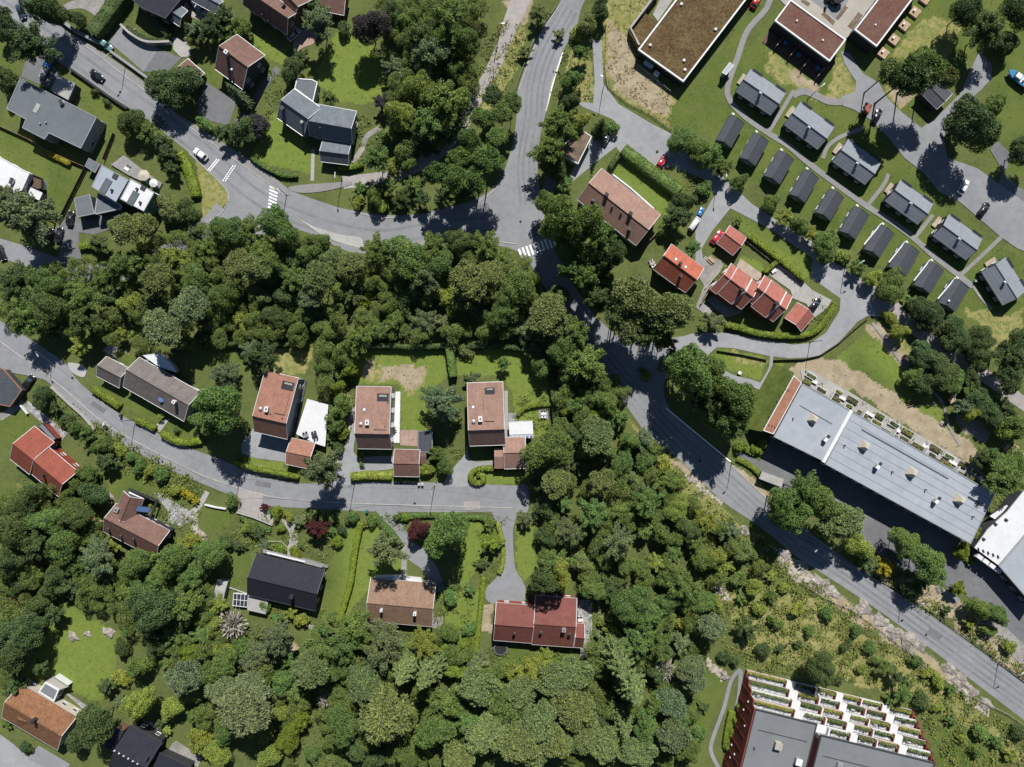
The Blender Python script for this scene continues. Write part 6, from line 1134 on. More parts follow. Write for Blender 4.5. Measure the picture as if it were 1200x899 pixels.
def crown_spruce(seed, levels=13, lsize=.062):
    """cone of drooping boughs; z from -1 (skirt) to 1 (tip)"""
    r = np.random.default_rng(seed); Ps, Ns, Al = [], [], []
    for l in range(levels):
        t = l / (levels - 1); z = -.95 + 1.9 * t; rad = (1 - t) ** .8 * .98 + .03; nb = max(5, int(13 * (1 - t) + 5)); off = r.uniform(0, 6)
        for b in range(nb):
            a = off + 2 * math.pi * b / nb + r.normal() * .12; L = rad * r.uniform(.78, 1.12); k = max(8, int(95 * L)); s = r.uniform(.1, 1, k) ** .7
            dirv = np.array([math.cos(a), math.sin(a), 0]); side = np.array([-dirv[1], dirv[0], 0]); wv = .17 * L * (1.05 - s) + .03
            o = r.uniform(-1, 1, k); P = dirv * (s * L)[:, None] + side * (o * wv)[:, None] + np.array([0, 0, 1]) * (z - .16 * s * L * (1 + .4 * s) - .03 * np.abs(o))[:, None]
            Ps.append(P); Ns.append(unit(r.normal(size=(k, 3)) * .35 + np.array([0, 0, 1]))); Al.append(unit(dirv + side * (o * .9)[:, None] + np.array([0, 0, -.15])))
    P, N, A = np.concatenate(Ps), np.concatenate(Ns), np.concatenate(Al); n, m = 10, 6
    vs = [(math.cos(6.2832 * j / n) * .38 * (1 - i / m) + .001, math.sin(6.2832 * j / n) * .38 * (1 - i / m), -.9 + 1.8 * i / m) for i in range(m + 1) for j in range(n)]
    return leaves_at(P, N, lsize, r, 1.7, A), (np.array(vs), [(i * n + j, i * n + (j + 1) % n, (i + 1) * n + (j + 1) % n, (i + 1) * n + j) for i in range(m) for j in range(n)])
def crown_spray(seed, nb=26, n=9000, lsize=.062):
    """feathery crown: leafy boughs that spread from the stem, with notches between"""
    r = np.random.default_rng(seed); Ps, Ns, Al = [], [], []
    for b in range(nb):
        a = 2.4 * b + r.uniform(-.4, .4); el = math.radians(r.uniform(2, 62) if b < nb * .75 else r.uniform(60, 88)); L = r.uniform(.72, 1.16); d = np.array([math.cos(a) * math.cos(el), math.sin(a) * math.cos(el), math.sin(el) * .9]); k = int(n / nb * L)
        s_ = r.uniform(.12, 1, k) ** .75; wv = (.26 * (1 - .55 * s_) + .04) * (.75 + .5 * r.uniform()); o = unit(r.normal(size=(k, 3))) * (r.uniform(.3, 1, k) ** .5)[:, None] * np.array([1, 1, .6])
        P = d * (s_ * L)[:, None] + o * wv[:, None] - np.array([0, 0, .22]) * (s_ ** 2)[:, None]; Ps.append(P); Ns.append(unit(o * .5 + r.normal(size=(k, 3)) * .6 + np.array([0, 0, .8]))); Al.append(unit(d * np.array([1, 1, .3]) + o * .9))
    P, N, A = np.concatenate(Ps), np.concatenate(Ns), np.concatenate(Al); return leaves_at(P, N, lsize, r, 1.35, A), core(r, .36, .05, .8)
def crown_bare(seed):
    r = np.random.default_rng(seed); n = 420; d = unit(r.normal(size=(n, 3)) + np.array([0, 0, .3])); P = d * r.uniform(.3, 1, (n, 1)) * np.array([1, 1, .8]); return leaves_at(P, unit(np.cross(d, r.normal(size=(n, 3)))), .11, r, 2.4, d)
CR = {}
for i in range(5): v, e = crown_round(100 + i, 56, 12500, .056, .85, (.17, .36)); CR['L', i] = quad_mesh('crown', v, 'leaf', e)
for i in range(5): v, e = crown_round(200 + i, 34, 6200, .078, .9, (.2, .42)); CR['M', i] = quad_mesh('crown', v, 'leaf', e)
for i in range(5): v, e = crown_round(300 + i, 13, 1500, .15, .8, (.34, .55)); CR['B', i] = quad_mesh('crown', v, 'leaf', e)
for i in range(4): v, e = crown_spray(700 + i, 30, 11500, .056); CR['FL', i] = quad_mesh('crown', v, 'leaf', e)
for i in range(4): v, e = crown_spray(800 + i, 20, 5600, .078); CR['FM', i] = quad_mesh('crown', v, 'leaf', e)
for i in range(3): v, e = crown_spray(900 + i, 12, 1700, .13); CR['FB', i] = quad_mesh('crown', v, 'leaf', e)
for i in range(4): v, e = crown_pine(400 + i); CR['P', i] = quad_mesh('crown', v, 'needle', e)
for i in range(3): v, e = crown_spruce(500 + i); CR['S', i] = quad_mesh('crown', v, 'needle', e)
for i in range(2): CR['W', i] = quad_mesh('crown', crown_bare(600 + i), 'pale_bark')
def trunk_mesh(seed, mat):
    """unit tall trunk with limbs that spread into the crown"""
    r = np.random.default_rng(seed); mb = MB(); mb.tube([(0, 0, -.02), (.004, 0, .06), (.012, .006, .4), (.0, .012, .8)], [.036, .024, .018, .007], 8)
    for k in range(7):
        a = k * 2.4 + r.uniform(-.3, .3); z = .34 + .055 * k; L = r.uniform(.16, .26); mb.tube([(.01, .004, z), (math.cos(a) * L * .55, math.sin(a) * L * .55, z + .08), (math.cos(a) * L, math.sin(a) * L, z + .2)], [.011, .008, .003], 6)
    o = mb.build('trunk', mat, origin=(0, 0, 0)); me = o.data; bpy.data.objects.remove(o); return me
TR = [trunk_mesh(i, 'bark') for i in range(3)]
TONE = {'m': ((.109, .171, .050), 'mid-green'), 'd': ((.070, .108, .042), 'dark green'), 'y': ((.20, .243, .052), 'yellow-green'), 'o': ((.140, .179, .071), 'olive-green'), 'g': ((.125, .168, .092), 'grey-green'), 'r': ((.075, .022, .026), 'dark red'), 'k': ((.050, .045, .052), 'purple-black'), 'l': ((.150, .205, .030), 'lime-green'), 'w': ((.22, .20, .175), 'bare grey'), 'Y': ((.28, .25, .02), 'yellow-flowering')}
TREES = []
SMALLER = P_('660,440 760,500 880,620 900,660 850,690 700,690 640,640')
def parse(s):
    for q in s.split(','):
        f = q.split()
        if len(f) == 4:
            x, y, q_ = float(f[0]), float(f[1]), float(f[2])
            if q_ > 12 and inside(np.array([x]), np.array([y]), SMALLER)[0]: q_ *= .84
            TREES.append((x, y, q_, f[3][0], f[3][1:] or ''))
for s in (
 '45 8 14 dU,28 48 26 d,52 6 17 d,2 34 12 d,88 20 10 d,5 92 14 d,2 18 11 d,199 97 27 dC,245 28 16 d,228 34 13 g,260 17 13 d,283 30 11 m,267 41 9 m,225 44 11 o,275 108 12 gS,148 140 16 d,170 152 13 m,187 165 14 d,199 196 10 d,285 150 15 d,263 155 12 d,240 145 9 m,302 145 13 k,110 107 4 d,124 119 4 d,195 178 12 d',
 '372 24 19 g,366 8 14 d,431 27 21 k,340 78 14 d,352 64 9 d,385 114 12 m,402 32 8 d,458 14 14 d,480 22 14 m,492 38 19 d,525 18 24 m,542 42 18 m,500 60 22 g,462 77 15 g,533 80 13 m,490 102 20 y,520 112 26 m,470 132 18 y,500 140 22 m,447 118 11 k,492 163 16 d,442 182 18 m,450 160 8 m,470 150 14 m,500 173 12 d,478 189 10 m,522 158 11 m,461 194 9 y,535 150 11 m',
 '577 110 12 dP,565 136 13 mP,588 130 13 mP,583 160 13 mP,550 163 14 mV,540 183 14 mV,570 185 17 mV,512 200 14 mV,532 208 15 mV,558 206 15 mV,423 219 9 m,438 228 11 m,455 217 13 m,482 216 11 m,470 232 12 d,495 232 12 d,520 229 12 d,542 224 11 d,447 240 8 y,420 236 7 y,600 118 12 mP',
 '657 142 21 m,645 170 20 m,675 143 14 y,705 146 11 dS,716 149 9 m,668 118 11 d,670 92 13 m,681 60 12 m,688 28 12 o,704 8 12 d,632 14 12 o,614 60 9 o,662 214 10 m,800 161 16 mC,817 172 16 mC,834 182 15 mC,848 195 12 m,867 212 10 m,826 220 9 m,652 190 14 d,655 40 8 o,676 38 8 y',
 '1048 80 15 oV,1074 84 22 dV,1096 76 18 mV,1112 86 14 oV,1084 64 14 m,1137 8 18 d,1164 30 22 d,1196 8 18 d,1144 140 28 d,1168 122 13 m,1207 175 18 d,1128 150 14 d,1182 48 14 d',
 '22 247 30 g,4 228 16 g,38 268 14 d,142 268 18 o,166 262 15 o,195 245 14 o,217 247 14 d,226 268 11 g,112 284 12 o,12 330 22 d,47 332 18 m,85 337 16 m,137 311 20 m,160 305 16 m,120 326 16 m,181 326 19 o,200 302 17 y,226 325 18 m,238 291 16 m,265 268 18 m,288 268 16 m,275 308 17 o,297 311 18 o,25 370 22 m,50 360 20 d,97 350 20 m,92 375 18 d,150 356 14 y,170 352 15 d,217 360 22 gP,185 383 22 gP,260 346 17 m,280 375 14 y,92 404 14 y,62 386 14 d,140 391 10 y,116 384 12 m,262 438 16 g,292 410 13 g,240 395 12 d,130 350 14 d',
 '322 262 22 m,307 297 18 m,335 311 16 d,360 298 14 m,371 283 12 m,387 303 14 o,372 326 20 o,342 326 17 m,362 348 14 gP,410 308 15 o,440 292 18 m,475 298 25 m,505 292 20 m,538 282 16 d,492 321 20 g,515 308 18 m,550 326 22 o,572 322 18 o,570 290 18 m,585 305 16 m,410 345 14 d,425 352 9 l,397 342 10 y,455 355 13 m,460 376 15 m,440 385 12 m,495 376 16 g,515 378 14 g,520 346 12 y,590 365 18 m,420 396 17 m,400 416 14 m,410 432 11 l,397 438 8 m,590 426 10 m,307 416 19 d,347 390 14 m,320 370 16 d,335 350 14 d,480 345 14 d,553 444 10 g,545 411 8 o,560 365 14 d,380 385 13 m,300 345 14 o,365 370 12 d,540 350 14 g',
 '647 237 17 m,657 251 23 mU,683 259 24 mU,668 286 18 m,705 277 20 mU,720 296 17 dU,690 326 18 mU,670 316 15 mU,702 352 16 dU,722 374 14 dU,782 398 13 dU,757 441 6 y,752 434 5 m,707 308 14 dU,740 346 22 oU,763 361 22 oU,790 363 22 oU,730 366 18 oU,770 386 20 mU,742 386 18 oU,755 331 12 gS,837 376 13 g,796 252 16 d,802 235 12 d,813 290 11 m,780 267 9 m,865 257 7 m,602 318 14 o,607 336 22 m,642 366 23 oP,615 386 15 g,670 386 20 m,657 410 19 m,685 426 23 m,697 438 15 m,668 440 14 m,626 406 15 d,600 366 16 m,812 433 27 mU,835 441 20 mU,790 425 14 dU,640 400 14 d,655 345 13 m,636 430 13 m,710 330 13 m,800 353 11 o',
 '905 237 11 m,922 254 11 y,940 264 11 m,952 273 10 y,970 286 18 mC,988 300 9 y,1008 313 10 m,1024 326 10 y,1047 336 18 mC,1091 368 20 dC,1122 393 20 dC,1152 398 17 dC,1150 420 15 dC,1087 418 19 dC,1107 436 20 dC,1120 448 14 mC,1192 418 20 d,1190 440 18 d,1056 388 10 y,1044 372 8 y,1070 352 9 m,1200 395 14 d,1140 444 12 dC',
 '45 465 12 d,62 477 9 d,77 492 8 d,86 500 8 m,100 508 12 m,117 523 12 m,122 541 13 d,100 556 12 m,140 528 8 y,152 536 7 m,162 547 8 m,174 552 7 y,187 557 9 m,205 575 7 y,222 582 5 Y,214 578 5 Y,228 588 5 Y,105 580 15 d,82 606 17 d,25 590 18 d,12 622 22 d,50 612 18 m,37 640 20 d,70 640 18 m,110 657 20 g,7 656 18 d,155 663 17 m,200 658 18 m,225 635 11 y,245 651 17 m,262 636 9 d,250 476 25 mU,240 498 15 m,272 587 8 m,187 489 5 y,206 504 4 m,180 655 14 m,130 640 10 y,60 680 16 d,85 665 16 m,215 640 12 y',
 '375 552 22 gU,515 470 22 g,525 488 14 m,512 532 12 m,500 550 9 y,520 547 10 m,400 476 14 m,392 496 12 m,402 507 8 l,387 512 8 m,395 455 10 l,370 621 13 r,364 608 9 d,350 611 9 g,387 607 8 m,412 606 8 m,400 622 6 d,388 623 7 m,450 647 21 gU,489 622 13 r,522 628 24 mU,510 643 12 o,577 637 12 l,572 615 9 m,565 661 8 d,309 595 6 r,324 601 7 l,329 620 5 l,329 645 6 l,345 648 7 l,352 639 5 m,475 607 5 l,467 606 6 m,435 610 7 m,425 614 6 y,337 605 6 y,395 635 7 l,380 604 7 o,318 600 5 m,295 620 8 m,303 627 7 d,310 640 8 g,280 640 8 d,288 618 6 y,533 690 6 m,395 525 7 d,423 535 4 l,424 545 4 m,460 505 4 d',
 '670 476 14 m,690 466 18 m,711 471 18 m,700 485 9 l,725 491 15 m,700 511 25 o,645 528 26 m,665 478 10 y,755 517 16 g,766 528 15 m,740 518 14 m,728 546 18 m,756 541 15 m,707 563 18 o,785 568 18 m,652 566 21 oP,760 588 22 m,697 603 22 m,726 598 18 m,793 598 18 y,826 611 18 y,808 621 18 d,775 626 16 m,670 626 20 g,725 636 22 g,756 623 15 m,856 623 16 g,650 663 18 m,683 661 15 o,816 638 14 m,872 648 14 o,615 609 10 g,624 606 7 g,745 565 14 o,680 545 14 d,672 510 14 d,640 595 14 d,630 570 10 d,640 630 12 d,640 684 15 dU,790 650 15 m,770 660 14 y,735 665 14 m,840 655 12 y,700 640 15 d,660 590 14 m,710 530 14 m,780 545 9 y',
 '825 466 20 dU,866 466 24 mU,858 498 22 mU,840 486 16 mU,886 527 6 l,868 523 7 l,944 577 20 mU,964 590 20 mU,940 596 15 y,921 591 18 mU,933 606 18 mU,992 613 23 o,963 623 9 y,1008 641 16 y,1021 661 12 o,1065 638 17 m,1095 663 22 m,1040 666 11 Y,1130 646 10 l,1147 626 8 l,1152 538 11 d,1182 563 24 m,1192 545 16 m,1132 476 13 g,1163 481 18 dC,1150 466 14 dC,1177 501 14 yC,1085 451 14 dC,1195 500 15 m,1180 480 14 d,1140 484 10 y,1140 455 11 m,1072 440 11 m,1170 540 14 m,895 520 6 y,1120 612 6 y,1125 600 7 m',
 '0 750 22 d,25 741 20 d,10 772 20 d,40 712 15 d,22 686 12 d,110 690 14 m,152 695 15 m,175 718 26 d,165 695 18 m,212 713 20 m,221 681 17 m,180 680 16 m,140 761 10 d,45 783 12 d,122 806 11 d,105 851 22 d,86 868 14 d,140 823 9 g,160 783 14 m,140 796 9 y,160 828 17 y,200 831 13 y,212 796 20 gP,220 766 12 l,270 733 16 w,255 786 20 m,250 736 12 y,280 839 28 gP,262 816 20 gP,290 811 20 gP,232 871 14 y,292 778 16 g,195 858 7 y,185 848 8 d,28 877 7 d,5 849 7 m,200 745 16 m,235 745 14 m,180 755 16 d,60 720 14 d,75 690 14 d,195 780 12 m,226 706 12 m,15 806 14 d,260 765 12 y,255 710 11 y,280 760 12 m,265 860 16 m,250 885 16 y,225 840 10 m',
 '322 750 20 g,305 766 16 g,370 760 18 m,412 738 20 m,400 758 20 m,450 748 22 g,445 771 20 g,495 756 18 y,362 788 22 o,380 821 10 w,425 808 22 o,472 790 22 oS,500 792 24 oS,450 846 30 o,400 856 20 m,525 743 12 m,560 778 15 g,550 692 8 m,527 701 9 m,550 738 8 m,532 786 12 l,520 826 22 m,562 808 24 o,588 831 24 m,510 859 22 m,550 851 18 m,570 866 24 o,337 868 16 l,325 836 12 y,305 828 14 g,315 888 14 y,365 885 10 m,475 890 16 m,537 893 20 o,340 720 9 y,325 725 8 m,352 728 8 y,380 740 9 m,335 775 12 m,345 815 14 m,520 760 9 l,545 755 8 l,570 790 12 m,330 800 14 m,300 745 10 o,435 785 15 m,395 785 16 m,380 800 12 d,415 880 14 d,440 890 14 d,350 845 14 l,310 710 7 m,388 725 6 m',
 '625 786 18 y,675 791 20 o,650 801 22 o,610 816 20 o,660 826 20 o,675 836 24 o,630 851 24 oP,612 876 24 o,650 871 20 o,690 865 18 o,700 846 16 d,710 876 20 o,727 780 26 oS,742 811 24 oS,750 753 20 m,775 758 18 m,740 712 22 m,760 722 18 m,785 708 16 m,755 680 16 m,805 690 18 m,822 706 16 m,835 736 15 gP,780 788 14 w,812 786 16 gP,816 801 13 gP,790 828 18 gP,775 826 15 mP,732 851 18 oS,760 856 18 m,792 866 20 gP,807 881 16 m,750 886 20 o,877 738 13 d,895 763 9 d,850 771 7 d,862 776 6 d,657 676 14 yU,695 691 16 m,717 691 16 d,797 731 9 y,710 728 8 y,640 770 12 y,600 790 14 y,590 865 18 o,770 740 14 m,720 740 12 y,800 755 13 g,680 870 16 o,825 830 8 d,820 860 9 m,865 845 6 l,860 860 6 l,856 875 6 l,868 830 5 l,825 660 15 m,780 680 14 m,850 665 11 y,840 710 11 y,800 845 12 m,770 790 12 d,628 885 18 o',
 '965 788 18 d,985 798 7 d,1040 784 10 m,1052 795 10 d,1060 815 12 m,1045 821 9 m,1081 823 9 d,1070 694 11 d,1125 690 11 l,1085 680 12 m,1150 714 13 m,1172 722 13 m,1140 730 9 y,1117 808 8 m,1117 845 7 m,992 758 6 d,905 700 9 m,920 690 7 y,935 715 8 y,950 740 7 m,910 730 8 m,935 755 6 d,1005 740 7 m,1020 760 7 m,970 720 8 m,890 715 8 y,870 700 9 m,885 690 10 y,905 675 8 y,1090 790 7 y,1075 775 7 m,1100 800 8 y,1150 860 9 m,1170 870 9 m,1185 885 9 y,1130 865 7 y,1145 880 7 m,1195 860 8 d,1030 775 7 m,1010 785 6 y,915 760 6 d,1160 740 8 m,1185 760 8 y,1110 715 7 d,895 640 7 m,880 650 8 m,865 680 9 m,1100 830 6 y,1065 800 8 m'): parse(s)
WOODS = [P_(s) for s in ('0,322 120,302 230,268 300,262 420,302 560,292 610,302 650,352 700,412 735,462 690,470 655,430 640,402 530,393 430,393 405,410 380,455 370,402 300,398 230,405 150,400 60,390 0,365', '655,452 740,505 800,562 860,622 900,662 850,680 830,750 800,899 480,899 300,899 292,800 380,742 520,745 690,772 715,700 640,660 635,540', '0,582 100,562 120,652 240,662 262,720 280,830 240,870 220,800 150,740 80,690 50,700 20,790 0,800', '440,0 560,0 552,60 555,100 540,150 500,180 450,170 455,110 470,60')]
def fill_woods():
    r = random.Random(5); pts = [(t[0], t[1], t[2]) for t in TREES]; out = []
    for wi, poly in enumerate(WOODS):
        xs, ys = [p[0] for p in poly], [p[1] for p in poly]
        for _ in range(1500):
            x, y = r.uniform(min(xs), max(xs)), r.uniform(min(ys), max(ys)); R = r.choice((8, 9, 10, 11, 13))
            if not inside(np.array([x]), np.array([y]), poly)[0] or math.hypot(x - 587, y - 762) < 20 or math.hypot(x - 640, y - 768) < 14: continue
            if all(math.hypot(x - a, y - b) > .62 * c + .55 * R for a, b, c in pts): pts.append((x, y, R)); out.append((x, y, R, r.choice('mmyooyg' if wi else 'mmmdyo'), 'F'))
    return out
FILL = fill_woods()
COUNT = {}
KIND = {'T': ('broadleaf_tree', 'broadleaf tree', 'tree'), 'P': ('pine_tree', 'pine', 'tree'), 'S': ('spruce_tree', 'spruce', 'tree'), 'B': ('bush', 'bush', 'bush'), 'H': ('tall_shrub', 'tall shrub', 'shrub'), 'W': ('bare_tree', 'leafless tree', 'tree')}
REC = []
def plant(x, y, rp_, tone, kind):
    r = random.Random(int(x * 31 + y * 17)); R = rp_ * S
    tall = 1.45 if kind in ('U', 'V') else .7 if kind == 'C' else 1.0; k = 'P' if kind == 'V' else kind if kind in ('P', 'S') else ('W' if tone == 'w' else ('B' if rp_ <= 9 else 'H' if rp_ <= 12 else 'P' if tone == 'o' and rp_ >= 15 else 'T'))
    if k == 'B': h = R * 1.25 + .5; cz = h * .5; vz = h * .56
    elif k == 'S': h = min(21, R * 3.3 + 4); vz = h * .47; cz = h * .53
    elif k == 'P': h = min(19, R * 2.3 + 3.5) * tall; vz = R * (1.0 if tall == 1 else 1.45); cz = h - vz * .8
    elif (R < 3.9 and tall == 1) or kind == 'C': h = R * (1.85 if tall == 1 else 1.45) + 1.0; vz = h * .49; cz = h * .52
    else: h = min(18.5, R * 2.15 + 2.6) * tall; vz = min(h * .47, R * 1.15) if tall <= 1 else min(h * .48, R * 2); cz = h - vz * .92
    if kind == 'F': h *= .85; cz *= .85
    if k == 'S': w = W(x, y, h * .6)
    else: w = W(x, y, cz + vz * .45)
    root = thing(KIND[k][0], 'x', KIND[k][2], (w.x, w.y, 0))
    sz = 'L' if R > 3.6 else 'M'
    key = {'B': ('B', r.randrange(5)), 'P': ('P', r.randrange(4)), 'S': ('S', r.randrange(3)), 'W': ('W', r.randrange(2))}.get(k) or (sz, r.randrange(5))
    if (k in 'THB' and not (tone == 'l' and k == 'B') and kind != 'C' and (tone == 'g' or r.random() < .42)): q_ = 'FB' if k == 'B' else 'FL' if sz == 'L' else 'FM'; key = (q_, r.randrange(3 if q_ == 'FB' else 4))
    c = link_mesh('crown', CR[key], root, (0, 0, cz)); f = R * 1.03; e_ = r.uniform(.87, 1.15) if k != 'S' else 1; c.scale = (f * e_, f / e_, vz * r.uniform(.9, 1.08)); c.rotation_euler = (r.uniform(-.08, .08), r.uniform(-.08, .08), r.uniform(0, 6.28))
    col = TONE[tone][0]; v = r.uniform(.86, 1.16); hue = r.uniform(-.09, .09); mean = (.115, .172, .056); col = tuple(a * .86 + b * .14 for a, b in zip(col, mean)) if tone in 'mdoyg' and any(inside(np.array([x]), np.array([y]), q)[0] for q in WOODS) else col; c.color = (min(1, col[0] * v * (1 + hue)), col[1] * v, col[2] * v * (1 - hue), 1)
    t = link_mesh('trunk', TR[r.randrange(3)], root); hh = max(cz + vz * .55, .6) / .8; t.scale = (max(R * 1.3, hh * .4),) * 2 + (hh,) if k != 'B' else (hh * .8, hh * .8, hh); t.rotation_euler = (0, 0, r.uniform(0, 6.28))
    REC.append((root, x, y, rp_, tone, k, h))
for t in TREES: plant(*t)
def fill_mesh():
    """the low trees between the crowns, which nobody could count, as one mass"""
    r = np.random.default_rng(77); Vs = []
    base = []
    for i in range(5):
        me = CR['M', i]; a = np.empty(len(me.vertices) * 3, np.float32); me.vertices.foreach_get('co', a); base.append(a.reshape(-1, 3)[:6200 * 4].reshape(-1, 4, 3)[::2])
    for x, y, rp_, tone, _ in FILL:
        R = rp_ * S; h = (R * 1.75 + 2.6) * .85; vz = R * .95; w = W(x, y, h * .7); a = r.uniform(0, 6.28); q = base[r.integers(5)] * 1.0
        q = np.stack([q[..., 0] * math.cos(a) - q[..., 1] * math.sin(a), q[..., 0] * math.sin(a) + q[..., 1] * math.cos(a), q[..., 2]], -1) * np.array([R * 1.05, R * 1.05, vz]) + np.array([w.x, w.y, h - vz * .9]); Vs.append(q)
    V = np.concatenate(Vs); c = np.array([V[..., 0].mean(), V[..., 1].mean(), 0]); o = bpy.data.objects.new('woodland_understorey', quad_mesh('woodland_understorey', V - c, 'leaf')); C.objects.link(o); o.location = c; o.color = (.125, .17, .05, 1)
    tag(o, 'mass of lesser trees closing the gaps between the big crowns of the woods', 'woodland', kind='stuff')
fill_mesh()
# ---------------------------------------------------------------- labels for trees and bushes from what stands near
MARKS = [(60, 133, 'the grey flat-roofed house'), (15, 205, 'the white-roofed left house'), (145, 222, 'the modern twin house'), (190, 8, 'the black roof at the top'), (282, 74, 'the brown gabled house'), (318, 10, 'the brick court house'), (345, 125, 'the slate L-shaped house'), (395, 180, 'the slate garage'), (672, 172, 'the brown flat shed'), (725, 243, 'the long pinkish house'), (794, 315, 'the coral-red house'), (880, 345, 'the red terraced houses'), (857, 282, 'the red garage'), (810, 45, 'the sedum hall'), (945, 40, 'the red-brown flat block'), (1035, 20, 'the balcony block'), (320, 230, 'the bend crossing'), (628, 290, 'the junction crossing'), (325, 475, 'the white-terrace house'), (440, 485, 'the middle tiled house'), (575, 490, 'the sunroom house'), (175, 450, 'the long grey-brown house'), (45, 540, 'the long red house'), (155, 615, 'the brown-red L house'), (335, 690, 'the black house'), (470, 705, 'the sandy-brown house'), (632, 732, 'the trampoline house'), (42, 838, 'the orange house'), (165, 878, 'the bottom black house'), (975, 855, 'the stepped apartment block'), (1030, 545, 'the long grey block'), (1175, 645, 'the bright white roof'), (1012, 132, 'the orange tractor'), (1190, 94, 'the blue boat'), (1151, 246, 'the lone black car'), (1118, 345, 'the lowest dark cabin'), (1060, 305, 'the dark cabin row'), (930, 200, 'the upper dark cabins'), (1180, 330, 'the steep-set large cabin'), (1112, 470, 'the play platform'), (1070, 471, 'the climbing frame'), (904, 562, 'the bicycle shed'), (775, 190, 'the dark red car'), (85, 257, 'the slate carport'), (115, 90, 'the black moving car'), (236, 182, 'the white moving car'), (36, 448, 'the brick-edged carport'), (252, 692, 'the small grey shed'), (10, 700, 'the mossy wood shed'), (584, 45, 'the footpath lamp'), (706, 107, 'the meadow fork lamp'), (282, 575, 'the brick forecourt'), (610, 590, 'the road end bin'), (510, 567, 'the two pale bins'), (430, 600, 'the lime hedge bin'), (1057, 700, 'the upper guard-rail lamp'), (1169, 778, 'the lower guard-rail lamp'), (857, 543, 'the bicycle-shed lamp'), (960, 632, 'the round-tree lamp'), (110, 743, 'the three pale rocks'), (455, 440, 'the worn patchy lawn'), (700, 395, 'the shaded slip of road'), (1180, 525, 'the picnic tables'), (1000, 470, 'the straw field'), (401, 212, 'the gravel path lamp')]
def where(x, y, k):
    ms = sorted(MARKS, key=lambda m: math.hypot(m[0] - x, m[1] - y)); m = ms[k]; dx, dy = x - m[0], y - m[1]; d = math.hypot(dx, dy)
    a = math.degrees(math.atan2(-dy, dx)) % 360; w = ['right of', 'above right of', 'above', 'above left of', 'left of', 'below left of', 'below', 'below right of'][int((a + 22.5) // 45) % 8]
    return ('just ' if d < 38 else '' if d < 75 else 'well ' if d < 130 else 'far ') + w + ' ' + m[2]
def label_plants():
    size = {}
    for root, x, y, rp_, tone, k, h in REC:
        s = ('tiny' if rp_ < 5.5 else 'small' if rp_ < 7.5 else 'full') if k == 'B' else ('small' if rp_ < 13 else 'mid-sized' if rp_ < 18.5 else 'large' if rp_ < 25 else 'very large')
        root['label'] = f"{s} {TONE[tone][1]} {KIND[k][1]} {where(x, y, 0)}"; size[root.name] = s
    for rnd in (1, 2):
        by = {}
        for q in REC: by.setdefault(q[0]['label'], []).append(q)
        for l, qs in by.items():
            if len(qs) < 2: continue
            if rnd == 1:
                qx = [q[1] for q in qs]; qy = [q[2] for q in qs]; hor = max(qx) - min(qx) > max(qy) - min(qy); qs = sorted(qs, key=lambda q: q[1] if hor else q[2]); n = len(qs)
                names = {2: ['leftmost of two', 'rightmost of two'] if hor else ['upper of two', 'lower of two'], 3: ['leftmost of three', 'middle of three', 'rightmost of three'] if hor else ['topmost of three', 'middle of three', 'lowest of three']}.get(n) or ([('leftmost' if hor else 'topmost')] + [('second from the left' if hor else 'second from the top'), ('third from the left' if hor else 'third from the top'), ('fourth from the left' if hor else 'fourth from the top'), 'fifth along', 'sixth along'][:n - 2] + [('rightmost' if hor else 'lowest')])
                for q, nm in zip(qs, names): q[0]['label'] = l + ', ' + nm
    for root, x, y, rp_, tone, k, h in REC:
        ws = root['label'].split()
        root['group'] = {'T': 'broadleaf trees', 'P': 'pines', 'S': 'spruces', 'B': 'bushes', 'H': 'tall shrubs', 'W': 'leafless trees'}[k] + (' of the gardens and woods')
label_plants()
